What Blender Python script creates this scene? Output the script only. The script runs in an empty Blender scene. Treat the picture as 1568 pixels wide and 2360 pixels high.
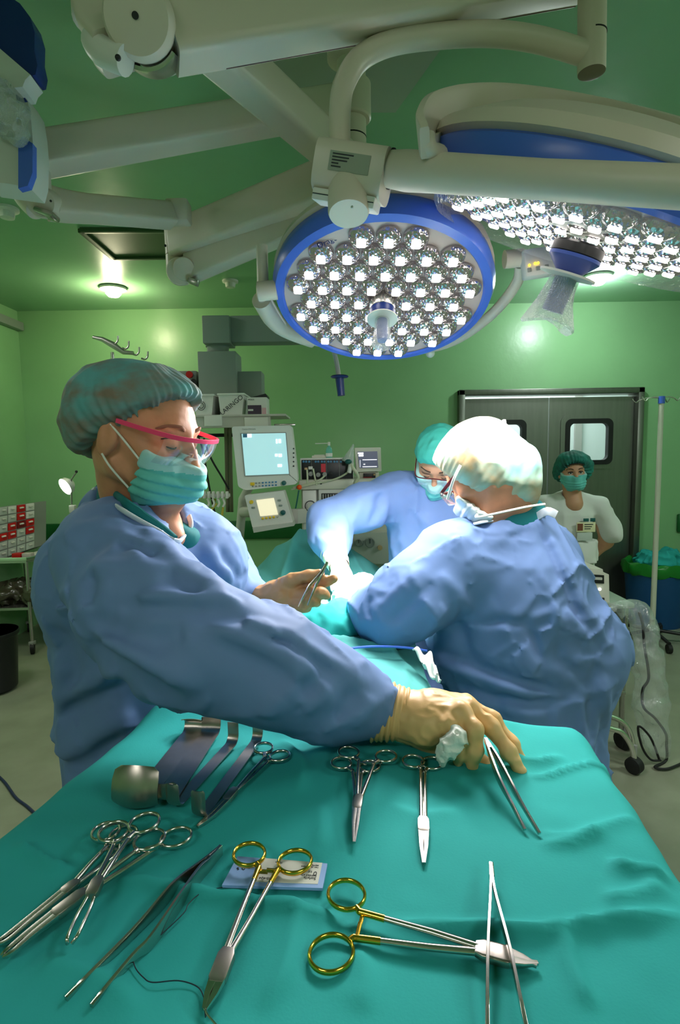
import bpy, bmesh, math, random
import numpy as np
from mathutils import Vector, Matrix
random.seed(7); rng = np.random.default_rng(7)
SC = bpy.context.scene
COL = SC.collection
R = math.radians
# ------------------------------------------------------------------ camera
F, CX, CY, CZ = 1300.0, 784.0, 1180.0, 1.53
PITCH, ROLL = R(5.7), R(0.9)
FW = Vector((0, math.cos(PITCH), -math.sin(PITCH)))
U0 = Vector((0, math.sin(PITCH), math.cos(PITCH))); X0 = Vector((1, 0, 0))
RT = X0*math.cos(ROLL) - U0*math.sin(ROLL)
UP = U0*math.cos(ROLL) + X0*math.sin(ROLL)
CAM = Vector((0, 0, CZ))
cam = bpy.data.objects.new('camera', bpy.data.cameras.new('camera')); COL.objects.link(cam)
M = Matrix.Identity(4)
for i, v in enumerate((RT, UP, -FW)):
    for j in range(3): M[j][i] = v[j]
M.translation = CAM; cam.matrix_world = M
cam.data.sensor_fit = 'VERTICAL'; cam.data.sensor_height = 36; cam.data.sensor_width = 36*1568/2360
cam.data.lens = 36*F/2360; cam.data.clip_start = 0.02; cam.data.clip_end = 60
SC.camera = cam
SC.view_settings.view_transform = 'Standard'; SC.view_settings.look = 'None'
SC.view_settings.gamma = 1; SC.view_settings.exposure = 0.15; SC.view_settings.use_curve_mapping = False

def ray(px, py): return FW + RT*((px-CX)/F) + UP*((CY-py)/F)
def P(px, py, Y):
    d = ray(px, py); return CAM + d*(Y/d.y)
def PZ(px, py, z):
    d = ray(px, py); return CAM + d*((z-CZ)/d.z)
def PX(px, py, x):
    d = ray(px, py); return CAM + d*(x/d.x)
def PP(px, py, p0, n):
    d = ray(px, py); return CAM + d*((Vector(p0)-CAM).dot(n)/d.dot(n))
def depth(p): return (Vector(p)-CAM).dot(FW)
def size(px, p): return px*depth(p)/F
def to_px(p):
    q = Vector(p)-CAM; d = q.dot(FW); return (CX+F*q.dot(RT)/d, CY-F*q.dot(UP)/d)

# ------------------------------------------------------------------ materials
def lin(c):
    out = []
    for v in c:
        v = v/255.0
        out.append(v/12.92 if v <= 0.04045 else ((v+0.055)/1.055)**2.4)
    return (*out, 1.0)
MATS = {}
def mat(name, col, rough=0.5, metal=0.0, bump=0.0, bscale=80.0, tint=0.0, tscale=6.0, emit=0.0, ecol=None, alpha=1.0,
        trans=0.0, ior=1.45, coat=0.0, sheen=0.0, bdist=0.002, col2=None, subsurf=0.0, stretch=None, bkind='noise', detail=6, spec=0.5):
    m = bpy.data.materials.new(name); m.use_nodes = True
    nt = m.node_tree; b = nt.nodes['Principled BSDF']; L = nt.links
    c1 = lin(col)
    b.inputs['Base Color'].default_value = c1
    b.inputs['Roughness'].default_value = rough; b.inputs['Metallic'].default_value = metal
    b.inputs['IOR'].default_value = ior
    b.inputs['Specular IOR Level'].default_value = spec
    b.inputs['Transmission Weight'].default_value = trans
    b.inputs['Alpha'].default_value = alpha
    b.inputs['Coat Weight'].default_value = coat
    b.inputs['Sheen Weight'].default_value = sheen
    if subsurf:
        b.inputs['Subsurface Weight'].default_value = subsurf; b.inputs['Subsurface Radius'].default_value = (0.012, 0.004, 0.002)
        b.inputs['Subsurface Scale'].default_value = 1.0
    if emit:
        b.inputs['Emission Color'].default_value = lin(ecol or col); b.inputs['Emission Strength'].default_value = emit
    tc = nt.nodes.new('ShaderNodeTexCoord'); vec = tc.outputs['Object']
    if stretch:
        mp = nt.nodes.new('ShaderNodeMapping'); mp.inputs['Scale'].default_value = stretch
        L.new(vec, mp.inputs['Vector']); vec = mp.outputs['Vector']
    if tint or col2:
        n = nt.nodes.new('ShaderNodeTexNoise'); n.inputs['Scale'].default_value = tscale; n.inputs['Detail'].default_value = 5
        L.new(vec, n.inputs['Vector'])
        mx = nt.nodes.new('ShaderNodeMix'); mx.data_type = 'RGBA'
        if col2: a, c = c1, lin(col2)
        else:
            a = tuple(min(1, v*(1+tint)) for v in c1[:3])+(1,); c = tuple(v*(1-tint) for v in c1[:3])+(1,)
        mx.inputs['A'].default_value = a; mx.inputs['B'].default_value = c
        mr = nt.nodes.new('ShaderNodeMapRange'); mr.inputs['From Min'].default_value = 0.35; mr.inputs['From Max'].default_value = 0.65
        L.new(n.outputs['Fac'], mr.inputs['Value']); L.new(mr.outputs['Result'], mx.inputs['Factor'])
        L.new(mx.outputs['Result'], b.inputs['Base Color'])
    if bump:
        if bkind == 'noise':
            n2 = nt.nodes.new('ShaderNodeTexNoise'); n2.inputs['Detail'].default_value = detail; out = n2.outputs['Fac']
        elif bkind == 'ridged':
            n2 = nt.nodes.new('ShaderNodeTexNoise'); n2.noise_type = 'RIDGED_MULTIFRACTAL'; n2.inputs['Detail'].default_value = detail; out = n2.outputs['Fac']
        elif bkind == 'wave':
            n2 = nt.nodes.new('ShaderNodeTexWave'); n2.inputs['Distortion'].default_value = 3; out = n2.outputs['Fac']
        else:
            n2 = nt.nodes.new('ShaderNodeTexVoronoi'); out = n2.outputs['Distance']
        n2.inputs['Scale'].default_value = bscale; L.new(vec, n2.inputs['Vector'])
        bp = nt.nodes.new('ShaderNodeBump'); bp.inputs['Strength'].default_value = bump; bp.inputs['Distance'].default_value = bdist
        L.new(out, bp.inputs['Height']); L.new(bp.outputs['Normal'], b.inputs['Normal'])
    MATS[name] = m
    return m
def clear(name, col=(235, 240, 240), alpha=0.2, rough=0.08, bump=0.0, bscale=40):
    """thin clear film: mostly see-through with glints"""
    m = bpy.data.materials.new(name); m.use_nodes = True
    nt = m.node_tree; nt.nodes.remove(nt.nodes['Principled BSDF']); L = nt.links
    out = nt.nodes['Material Output']
    t = nt.nodes.new('ShaderNodeBsdfTransparent'); g = nt.nodes.new('ShaderNodeBsdfGlossy'); d = nt.nodes.new('ShaderNodeBsdfDiffuse')
    g.inputs['Roughness'].default_value = rough; g.inputs['Color'].default_value = (1, 1, 1, 1); d.inputs['Color'].default_value = lin(col)
    m1 = nt.nodes.new('ShaderNodeMixShader'); m2 = nt.nodes.new('ShaderNodeMixShader')
    m1.inputs['Fac'].default_value = alpha; L.new(t.outputs[0], m1.inputs[1]); L.new(d.outputs[0], m1.inputs[2])
    lw = nt.nodes.new('ShaderNodeLayerWeight'); lw.inputs['Blend'].default_value = 0.25
    mm = nt.nodes.new('ShaderNodeMath'); mm.operation = 'MULTIPLY_ADD'; mm.inputs[1].default_value = 0.55; mm.inputs[2].default_value = 0.05
    L.new(lw.outputs['Facing'], mm.inputs[0]); L.new(mm.outputs[0], m2.inputs['Fac'])
    L.new(m1.outputs[0], m2.inputs[1]); L.new(g.outputs[0], m2.inputs[2]); L.new(m2.outputs[0], out.inputs['Surface'])
    if bump:
        n2 = nt.nodes.new('ShaderNodeTexNoise'); n2.inputs['Scale'].default_value = bscale
        bp = nt.nodes.new('ShaderNodeBump'); bp.inputs['Strength'].default_value = bump; bp.inputs['Distance'].default_value = 0.01
        L.new(n2.outputs['Fac'], bp.inputs['Height']); L.new(bp.outputs['Normal'], g.inputs['Normal']); L.new(bp.outputs['Normal'], lw.inputs['Normal'])
    MATS[name] = m
    return m

# ------------------------------------------------------------------ objects
OFF = {}
def tag(o, label=None, cat=None, group=None, kind=None):
    if label: o['label'] = label
    if cat: o['category'] = cat
    if group: o['group'] = group
    if kind: o['kind'] = kind
    return o
def thing(name, loc, label, cat, group=None):
    o = bpy.data.objects.new(name, None); COL.objects.link(o); o.location = loc; o.empty_display_size = 0.05
    OFF[o.name] = Vector(loc); return tag(o, label, cat, group)
def link(name, me, parent=None):
    o = bpy.data.objects.new(name, me); COL.objects.link(o)
    if parent is not None:
        o.parent = parent; OFF[o.name] = OFF[parent.name]
    else: OFF[o.name] = Vector((0, 0, 0))
    return o
def mesh_from(name, v, f, mats, midx=None, smooth=True, sharp=None, parent=None):
    off = OFF[parent.name] if parent is not None else Vector((0, 0, 0))
    v = np.asarray(v, dtype=np.float64) - np.array(off)
    me = bpy.data.meshes.new(name); me.from_pydata(v.tolist(), [], f)
    if not isinstance(mats, (list, tuple)): mats = [mats]
    for m in mats: me.materials.append(m)
    if midx is not None: me.polygons.foreach_set('material_index', np.asarray(midx, dtype=np.int32))
    if smooth:
        me.polygons.foreach_set('use_smooth', np.ones(len(me.polygons), dtype=bool))
        if sharp is not None: me.set_sharp_from_angle(angle=R(sharp))
    me.update()
    return link(name, me, parent)

class MB:
    """collects pieces of ONE mesh"""
    def __init__(s): s.v = []; s.f = []; s.m = []
    def raw(s, v, f, mi=0):
        n = len(s.v); s.v += [tuple(p) for p in v]; s.f += [tuple(i+n for i in q) for q in f]; s.m += [mi]*len(f); return s
    def box(s, c, d, bev=0.0, rot=None, mi=0, seg=2):
        bm = bmesh.new(); bmesh.ops.create_cube(bm, size=1.0)
        for v in bm.verts: v.co = Vector((v.co.x*d[0], v.co.y*d[1], v.co.z*d[2]))
        if bev: bmesh.ops.bevel(bm, geom=bm.edges[:], offset=min(bev, min(d)*0.49), segments=seg, affect='EDGES', profile=0.5)
        T = Matrix.Translation(Vector(c)) @ (rot.to_4x4() if rot is not None else Matrix.Identity(4))
        bm.verts.index_update()
        s.raw([T @ v.co for v in bm.verts], [[v.index for v in f.verts] for f in bm.faces], mi); bm.free(); return s
    def prism(s, pts, ext, mi=0):
        """planar polygon pts extruded by vector ext"""
        n = len(pts); pts = [Vector(p) for p in pts]; e = Vector(ext)
        v = pts+[p+e for p in pts]
        f = [list(range(n))[::-1], list(range(n, 2*n))]+[[i, (i+1) % n, n+(i+1) % n, n+i] for i in range(n)]
        return s.raw(v, f, mi)
    def sweep(s, pts, w, h=None, side=None, seg=10, closed=False, cap=True, mi=0, square=False):
        """tube along pts; w/h = half sizes (scalars or per point) along side / normal"""
        pts = [Vector(p) for p in pts]; n = len(pts)
        if h is None: h = w
        W = w if isinstance(w, (list, tuple, np.ndarray)) else [w]*n
        H = h if isinstance(h, (list, tuple, np.ndarray)) else [h]*n
        T = []
        for i in range(n):
            a = pts[(i-1) % n] if closed or i > 0 else pts[i]; b = pts[(i+1) % n] if closed or i < n-1 else pts[i]
            t = (b-a); T.append(t.normalized() if t.length > 1e-9 else Vector((0, 0, 1)))
        if side is None:
            u = Vector((0, 0, 1)) if abs(T[0].z) < 0.9 else Vector((1, 0, 0)); S = [T[0].cross(u).normalized()]
            for i in range(1, n):
                q = S[-1]-T[i]*S[-1].dot(T[i]); S.append(q.normalized() if q.length > 1e-6 else S[-1])
        else:
            sd = side if isinstance(side, list) else [side]*n; S = []
            for i in range(n):
                q = Vector(sd[i]); q = q-T[i]*q.dot(T[i]); S.append(q.normalized())
        v = []; 
        for i in range(n):
            N = T[i].cross(S[i])
            for k in range(seg):
                a = 2*math.pi*(k+0.5)/seg; c, q = math.cos(a), math.sin(a)
                if square:
                    e = 0.24; c = math.copysign(abs(c)**e, c); q = math.copysign(abs(q)**e, q)
                v.append(pts[i]+S[i]*(W[i]*c)+N*(H[i]*q))
        f = []
        for i in range(n if closed else n-1):
            j = (i+1) % n
            for k in range(seg):
                l = (k+1) % seg; f.append([i*seg+k, i*seg+l, j*seg+l, j*seg+k])
        if cap and not closed:
            f.append(list(range(seg))[::-1]); f.append([(n-1)*seg+k for k in range(seg)])
        return s.raw(v, f, mi)
    def lathe(s, prof, c=(0, 0, 0), axis=(0, 0, 1), seg=32, mi=0, cap=True):
        """prof: (r, t) list along axis from c"""
        ax = Vector(axis).normalized(); u = ax.orthogonal().normalized(); w = ax.cross(u); c = Vector(c)
        v = []; f = []
        for r, t in prof:
            for k in range(seg):
                a = 2*math.pi*k/seg; v.append(c+ax*t+(u*math.cos(a)+w*math.sin(a))*max(r, 1e-5))
        for i in range(len(prof)-1):
            for k in range(seg):
                l = (k+1) % seg; f.append([i*seg+k, i*seg+l, (i+1)*seg+l, (i+1)*seg+k])
        if cap and prof[0][0] > 1e-4: f.append(list(range(seg))[::-1])
        if cap and prof[-1][0] > 1e-4: f.append([(len(prof)-1)*seg+k for k in range(seg)])
        return s.raw(v, f, mi)
    def ball(s, c, r, mi=0, seg=16, rot=None):
        r = r if isinstance(r, (tuple, list)) else (r, r, r)
        v = []; f = []; n = seg//2; c = Vector(c)
        for i in range(n+1):
            th = math.pi*i/n
            for k in range(seg):
                a = 2*math.pi*k/seg
                q = Vector((r[0]*math.sin(th)*math.cos(a), r[1]*math.sin(th)*math.sin(a), r[2]*math.cos(th)))
                v.append(c+(rot @ q if rot is not None else q))
        for i in range(n):
            for k in range(seg):
                l = (k+1) % seg; f.append([i*seg+k, (i+1)*seg+k, (i+1)*seg+l, i*seg+l])
        return s.raw(v, f, mi)
    def build(s, name, m, parent=None, sharp=40, smooth=True):
        o = mesh_from(name, s.v, s.f, m, s.m, smooth, sharp, parent)
        bm = bmesh.new(); bm.from_mesh(o.data); bmesh.ops.remove_doubles(bm, verts=bm.verts[:], dist=1e-6)
        bmesh.ops.recalc_face_normals(bm, faces=bm.faces[:]); bm.to_mesh(o.data); bm.free()
        if smooth and sharp is not None: o.data.set_sharp_from_angle(angle=R(sharp))
        return o
def spline(pts, n=8, closed=False):
    """Catmull-Rom through pts"""
    p = [Vector(q) for q in pts]; out = []; m = len(p)
    for i in range(m if closed else m-1):
        if closed: a, b, c, d = p[(i-1) % m], p[i], p[(i+1) % m], p[(i+2) % m]
        else: a, b, c, d = p[max(i-1, 0)], p[i], p[i+1], p[min(i+2, m-1)]
        for k in range(n):
            t = k/n
            out.append(0.5*((2*b)+(c-a)*t+(2*a-5*b+4*c-d)*t*t+(3*b-a-3*c+d)*t**3))
    if not closed: out.append(p[-1])
    return out
def text(name, body, size_, loc, xdir, ydir, m, parent=None, align='CENTER', ext=0.0003):
    cu = bpy.data.curves.new(name, 'FONT'); cu.body = body; cu.size = size_; cu.extrude = ext
    cu.align_x = align; cu.align_y = 'CENTER'
    tmp = bpy.data.objects.new('tmp', cu); COL.objects.link(tmp); bpy.context.view_layer.update()
    me = bpy.data.meshes.new_from_object(tmp.evaluated_get(bpy.context.evaluated_depsgraph_get()))
    bpy.data.objects.remove(tmp); bpy.data.curves.remove(cu)
    x = Vector(xdir).normalized(); y = Vector(ydir); y = (y-x*y.dot(x)).normalized(); z = x.cross(y)
    T = Matrix.Identity(4)
    for i, q in enumerate((x, y, z)):
        for j in range(3): T[j][i] = q[j]
    T.translation = Vector(loc)-(OFF[parent.name] if parent is not None else Vector((0, 0, 0)))
    me.transform(T); me.name = name; me.materials.clear(); me.materials.append(m)
    return link(name, me, parent)
def frame(fwd, up=(0, 0, 1)):
    """rotation whose Y axis is fwd, Z near up"""
    y = Vector(fwd).normalized(); x = y.cross(Vector(up)).normalized(); z = x.cross(y)
    m = Matrix.Identity(3)
    for i, q in enumerate((x, y, z)):
        for j in range(3): m[j][i] = q[j]
    return m

# ------------------------------------------------------------------ signed distance volumes -> one continuous mesh
class Vol:
    def __init__(s, lo, hi, h):
        s.lo = np.array(lo, dtype=np.float32); s.h = h
        n = np.ceil((np.array(hi)-np.array(lo))/h).astype(int)+1
        s.ax = [s.lo[i]+h*np.arange(n[i], dtype=np.float32) for i in range(3)]
        s.d = np.full(n, 0.5, dtype=np.float32)
    def _sl(s, lo, hi):
        out = []
        for i in range(3):
            a = int(np.searchsorted(s.ax[i], lo[i])); b = int(np.searchsorted(s.ax[i], hi[i]))
            if b <= a: return None
            out.append(slice(a, b))
        return tuple(out)
    def _pts(s, sl):
        return (s.ax[0][sl[0]][:, None, None], s.ax[1][sl[1]][None, :, None], s.ax[2][sl[2]][None, None, :])
    def _mix(s, sl, dd, k, op):
        c = s.d[sl]
        if op == '+':
            if k > 0:
                hh = np.maximum(k-np.abs(c-dd), 0)/k; r = np.minimum(c, dd)-hh*hh*k*0.25
            else: r = np.minimum(c, dd)
        elif op == '-':
            dd = -dd
            if k > 0:
                hh = np.maximum(k-np.abs(c-dd), 0)/k; r = np.maximum(c, dd)+hh*hh*k*0.25
            else: r = np.maximum(c, dd)
        s.d[sl] = r
    def cone(s, a, b, ra, rb, k=0.02, op='+', sq=None):
        a = np.array(a, dtype=np.float32); b = np.array(b, dtype=np.float32); m = max(ra, rb)+k+0.03
        sl = s._sl(np.minimum(a, b)-m, np.maximum(a, b)+m)
        if sl is None: return s
        X, Y, Z = s._pts(sl); ba = b-a; l2 = float((ba*ba).sum())+1e-12
        t = np.clip(((X-a[0])*ba[0]+(Y-a[1])*ba[1]+(Z-a[2])*ba[2])/l2, 0, 1)
        dd = np.sqrt((X-a[0]-t*ba[0])**2+(Y-a[1]-t*ba[1])**2+(Z-a[2]-t*ba[2])**2)-(ra+(rb-ra)*t)
        s._mix(sl, dd, k, op); return s
    def chain(s, pts, k=0.02, op='+'):
        for (a, ra), (b, rb) in zip(pts[:-1], pts[1:]): s.cone(a, b, ra, rb, k, op)
        return s
    def ell(s, c, r, rot=None, k=0.02, op='+'):
        c = np.array(c, dtype=np.float32); m = max(r)+k+0.03
        sl = s._sl(c-m, c+m)
        if sl is None: return s
        X, Y, Z = s._pts(sl); X = X-c[0]; Y = Y-c[1]; Z = Z-c[2]
        if rot is not None:
            q = np.array(rot, dtype=np.float32)
            X, Y, Z = (q[0, 0]*X+q[1, 0]*Y+q[2, 0]*Z, q[0, 1]*X+q[1, 1]*Y+q[2, 1]*Z, q[0, 2]*X+q[1, 2]*Y+q[2, 2]*Z)
        k0 = np.sqrt((X/r[0])**2+(Y/r[1])**2+(Z/r[2])**2)
        k1 = np.sqrt((X/r[0]**2)**2+(Y/r[1]**2)**2+(Z/r[2]**2)**2)+1e-9
        s._mix(sl, k0*(k0-1)/k1, k, op); return s
    def loft(s, rows, k=0.03, nf=0, amp=0.0, ph=0.0, op='+'):
        """rows: (z, cx, cy, rx, ry, angle, fold_amp) from low to high; ellipse sections"""
        rows = np.array(rows, dtype=np.float32); zs = rows[:, 0]; m = 0.05
        lo = (float((rows[:, 1]-rows[:, 3:5].max(1)).min())-m, float((rows[:, 2]-rows[:, 3:5].max(1)).min())-m, zs[0]-m)
        hi = (float((rows[:, 1]+rows[:, 3:5].max(1)).max())+m, float((rows[:, 2]+rows[:, 3:5].max(1)).max())+m, zs[-1]+m)
        sl = s._sl(lo, hi)
        X, Y, Z = s._pts(sl); zc = np.clip(Z[0, 0], zs[0], zs[-1])
        f = lambda j: np.interp(zc, zs, rows[:, j])[None, None, :].astype(np.float32)
        cx, cy, rx, ry, an, fa = f(1), f(2), f(3), f(4), f(5), f(6)
        u = (X-cx)*np.cos(an)+(Y-cy)*np.sin(an); v = -(X-cx)*np.sin(an)+(Y-cy)*np.cos(an)
        q = np.sqrt((u/rx)**2+(v/ry)**2)
        if nf:
            th = np.arctan2(v/ry, u/rx); q = q/(1+fa*(np.sin(nf*th+ph+2*Z)+0.5*np.sin((2*nf-3)*th+1.7*ph-3*Z)))
        dd = (q-1)*np.minimum(rx, ry)*1.0
        dz = np.abs(Z-zc); dd = np.where(dz > 0, np.sqrt(np.maximum(dd, 0)**2+dz**2), dd)
        s._mix(sl, dd.astype(np.float32), k, op); return s
    def half(s, p, n, k=0.004):
        """keep the side the normal n points away from"""
        n = Vector(n).normalized(); X, Y, Z = s._pts((slice(None),)*3)
        dd = (X-p[0])*n[0]+(Y-p[1])*n[1]+(Z-p[2])*n[2]
        c = s.d; hh = np.maximum(k-np.abs(c-dd), 0)/k; s.d = np.maximum(c, dd)+hh*hh*k*0.25
        return s
    def band(s, w=0.03):
        s.bi = np.nonzero(np.abs(s.d) < w); s.bp = np.stack([s.ax[i][s.bi[i]] for i in range(3)], 1); s.bd = s.d[s.bi].copy(); return s
    def unband(s): s.d[s.bi] = s.bd; return s
    def fold(s, pts, A, w, ends=True):
        """ridge (A>0) or valley (A<0) along a polyline on the surface"""
        pts = [np.array(p, dtype=np.float32) for p in pts]
        lo = np.min(pts, 0)-3*w; hi = np.max(pts, 0)+3*w
        ii = np.nonzero(((s.bp > lo) & (s.bp < hi)).all(1))[0]
        if len(ii) == 0: return s
        q = s.bp[ii]; best = np.full(len(ii), 1e9, dtype=np.float32); ta = np.zeros(len(ii), dtype=np.float32)
        L = [float(np.linalg.norm(b-a)) for a, b in zip(pts[:-1], pts[1:])]; tot = sum(L)+1e-9; acc = 0
        for a, b, l in zip(pts[:-1], pts[1:], L):
            ba = b-a; t = np.clip(((q-a)@ba)/(l*l+1e-12), 0, 1); dist = np.linalg.norm(q-a-t[:, None]*ba, axis=1)
            m = dist < best; best[m] = dist[m]; ta[m] = (acc+t[m]*l)/tot; acc += l
        prof = np.exp(-(best/w)**1.15)
        if ends: prof = prof*np.clip(4*ta*(1-ta)*1.4, 0.0, 1)
        s.bd[ii] -= A*prof; return s
    def noise(s, amp, scale, seed=0, ridge=False, zmax=None):
        g = np.random.default_rng(seed).random((24, 24, 24)).astype(np.float32)
        q = s.bp/scale; i = np.floor(q).astype(int); t = q-i; t = t*t*(3-2*t); i %= 24; j = (i+1) % 24
        def G(a, b, c): return g[a, b, c]
        x0 = G(i[:, 0], i[:, 1], i[:, 2])*(1-t[:, 0])+G(j[:, 0], i[:, 1], i[:, 2])*t[:, 0]
        x1 = G(i[:, 0], j[:, 1], i[:, 2])*(1-t[:, 0])+G(j[:, 0], j[:, 1], i[:, 2])*t[:, 0]
        x2 = G(i[:, 0], i[:, 1], j[:, 2])*(1-t[:, 0])+G(j[:, 0], i[:, 1], j[:, 2])*t[:, 0]
        x3 = G(i[:, 0], j[:, 1], j[:, 2])*(1-t[:, 0])+G(j[:, 0], j[:, 1], j[:, 2])*t[:, 0]
        v = (x0*(1-t[:, 1])+x1*t[:, 1])*(1-t[:, 2])+(x2*(1-t[:, 1])+x3*t[:, 1])*t[:, 2]
        v = 2*v-1
        if ridge: v = 0.5-np.abs(v)*2
        s.bd -= amp*v; return s
    def crumple(s, scale, A, w, seed=0, lo=0.15):
        """straight creases along the borders of random cells, as in stiff non-woven cloth"""
        g = np.random.default_rng(seed).random((16, 16, 16, 3)).astype(np.float32); mk = np.random.default_rng(seed+1).random((16, 16, 16)).astype(np.float32)
        q = (s.bp/scale).astype(np.float32); i = np.floor(q).astype(int); f1 = np.full(len(q), 9, np.float32); f2 = f1.copy(); m1 = f1*0; m2 = f1*0
        for a in (-1, 0, 1):
            for b in (-1, 0, 1):
                for c in (-1, 0, 1):
                    j = i+np.array([a, b, c]); k = j % 16; d = np.linalg.norm(j+g[k[:, 0], k[:, 1], k[:, 2]]-q, axis=1); mm = mk[k[:, 0], k[:, 1], k[:, 2]]
                    n1 = d < f1; n2 = (~n1) & (d < f2)
                    f2 = np.where(n1, f1, np.where(n2, d, f2)); m2 = np.where(n1, m1, np.where(n2, mm, m2)); f1 = np.where(n1, d, f1); m1 = np.where(n1, mm, m1)
        amp = np.clip((m1*m2*2.2-lo), 0, 1); e = (f2-f1)*scale*0.5
        s.bd -= A*(amp*np.exp(-e/w) - 0.9*(m1-0.5)*np.clip(e/(scale*0.25), 0, 1)*0.6); return s
    def samp(s, p):
        i = [int(round((p[k]-float(s.lo[k]))/s.h)) for k in range(3)]
        if any(i[k] < 0 or i[k] >= s.d.shape[k] for k in range(3)): return 0.5
        return float(s.d[i[0], i[1], i[2]])
    def hit(s, px, py, y0=0.3, y1=3.0):
        d = ray(px, py); d = d/d.y; y = y0
        while y < y1:
            v = s.samp(CAM+d*y)
            if v < 0.002: return CAM+d*y
            y += max(0.002, min(v, 0.05)*0.7)
        return None
    def foldpx(s, pxs, A, w, y0=0.3, y1=3.0, ends=True, n=6):
        h = []
        for a, b in zip(pxs[:-1], pxs[1:]):
            for k in range(n):
                t = k/n; h.append(s.hit(a[0]+(b[0]-a[0])*t, a[1]+(b[1]-a[1])*t, y0, y1))
        h.append(s.hit(*pxs[-1], y0, y1)); h = [q for q in h if q is not None]
        if len(h) > 1: s.fold(h, A, w, ends)
        return s
    def mesh(s, smooth=2):
        d = s.d; d[d == 0] = 1e-6
        g = d < 0
        g[0] = g[-1] = False; g[:, 0] = g[:, -1] = False; g[:, :, 0] = g[:, :, -1] = False
        d = np.where(g, d, np.maximum(d, 1e-5))
        cnt = np.zeros(tuple(n-1 for n in g.shape), dtype=np.int8)
        offs = [(a, b, c) for a in (0, 1) for b in (0, 1) for c in (0, 1)]
        nx, ny, nz = g.shape
        for a, b, c in offs: cnt += g[a:nx-1+a, b:ny-1+b, c:nz-1+c]
        cell = np.nonzero((cnt > 0) & (cnt < 8)); ci = np.stack(cell, 1)
        vid = np.full(cnt.shape, -1, dtype=np.int64); vid[cell] = np.arange(len(ci))
        val = np.stack([d[ci[:, 0]+a, ci[:, 1]+b, ci[:, 2]+c] for a, b, c in offs], 1)
        acc = np.zeros((len(ci), 3)); num = np.zeros(len(ci))
        for i in range(8):
            for j in range(i+1, 8):
                o1, o2 = np.array(offs[i]), np.array(offs[j])
                if np.abs(o1-o2).sum() != 1: continue
                m = (val[:, i] < 0) != (val[:, j] < 0)
                t = val[m, i]/(val[m, i]-val[m, j]); acc[m] += o1+(o2-o1)*t[:, None]; num[m] += 1
        v = np.array(s.lo, dtype=np.float64)+s.h*(ci+acc/np.maximum(num, 1)[:, None])
        faces = []
        def quads(m, cells):
            idx = np.nonzero(m); q = np.stack([vid[tuple(idx[k]+off[k] for k in range(3))] for off in cells], 1); return q, idx
        for axn in range(3):
            sa = [slice(1, -1)]*3; sb = [slice(1, -1)]*3; sa[axn] = slice(0, -1); sb[axn] = slice(1, None)
            A, B = g[tuple(sa)], g[tuple(sb)]; m = A != B; idx = np.nonzero(m)
            base = [idx[k]+(0 if k == axn else 1) for k in range(3)]
            u, w = [(1, 2), (2, 0), (0, 1)][axn]
            def C(du, dw):
                c = [b.copy() for b in base]; c[u] = c[u]-1+du; c[w] = c[w]-1+dw; return vid[c[0], c[1], c[2]]
            q = np.stack([C(0, 0), C(1, 0), C(1, 1), C(0, 1)], 1)
            flip = ~A[idx]; q[flip] = q[flip][:, ::-1]; faces.append(q)
        f = np.concatenate(faces); f = f[(f >= 0).all(1)]
        if smooth:
            e = np.concatenate([f[:, [0, 1]], f[:, [1, 2]], f[:, [2, 3]], f[:, [3, 0]]]); e = np.concatenate([e, e[:, ::-1]])
            deg = np.bincount(e[:, 0], minlength=len(v))[:, None]
            for _ in range(smooth):
                sm = np.stack([np.bincount(e[:, 0], weights=v[e[:, 1], k], minlength=len(v)) for k in range(3)], 1)
                v = 0.5*v+0.5*sm/np.maximum(deg, 1)
        return v, f
def vmesh(name, vf, mats, parent=None, midx=None):
    v, f = vf
    off = np.array(OFF[parent.name]) if parent is not None else np.zeros(3)
    me = bpy.data.meshes.new(name); n = len(f)
    me.vertices.add(len(v)); me.vertices.foreach_set('co', (v-off).astype(np.float32).ravel())
    me.loops.add(4*n); me.loops.foreach_set('vertex_index', f.astype(np.int32).ravel())
    me.polygons.add(n); me.polygons.foreach_set('loop_start', np.arange(0, 4*n, 4, dtype=np.int32))
    if not isinstance(mats, (list, tuple)): mats = [mats]
    for m in mats: me.materials.append(m)
    if midx is not None: me.polygons.foreach_set('material_index', np.asarray(midx, dtype=np.int32))
    me.polygons.foreach_set('use_smooth', np.ones(n, dtype=bool))
    me.update(calc_edges=True); me.validate()
    return link(name, me, parent)
def merge(*vfs):
    V = []; Fs = []; n = 0
    for v, f in vfs: V.append(v); Fs.append(f+n); n += len(v)
    return np.concatenate(V), np.concatenate(Fs)
SC.cycles.max_bounces = 5; SC.cycles.diffuse_bounces = 3; SC.cycles.glossy_bounces = 3; SC.cycles.transmission_bounces = 3; SC.cycles.transparent_max_bounces = 6
SC.cycles.caustics_reflective = False; SC.cycles.caustics_refractive = False
# ------------------------------------------------------------------ materials used across the room
mat('wall_green', (142, 190, 138), 0.30, bump=0.25, bscale=22, bdist=0.004, tint=0.03, tscale=3)
mat('ceiling_green', (138, 186, 146), 0.34, bump=0.35, bscale=7, bdist=0.006, tint=0.03, tscale=2)
mat('rail_green', (18, 92, 40), 0.4)
mat('floor_vinyl', (146, 150, 128), 0.32, bump=0.05, bscale=30, col2=(134, 138, 116), tscale=5)
mat('steel_door', (122, 124, 116), 0.36, 0.85, bump=0.06, bscale=60, stretch=(14, 14, 1), tint=0.05, tscale=3)
mat('steel', (190, 186, 180), 0.25, 0.9)
mat('chrome', (222, 220, 216), 0.14, 1.0)
mat('instrument', (205, 200, 194), 0.2, 1.0, tint=0.05, tscale=60)
mat('instrument_satin', (176, 168, 160), 0.33, 1.0, tint=0.06, tscale=40)
mat('gold', (236, 190, 72), 0.16, 1.0)
mat('black_rubber', (18, 18, 18), 0.6)
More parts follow.
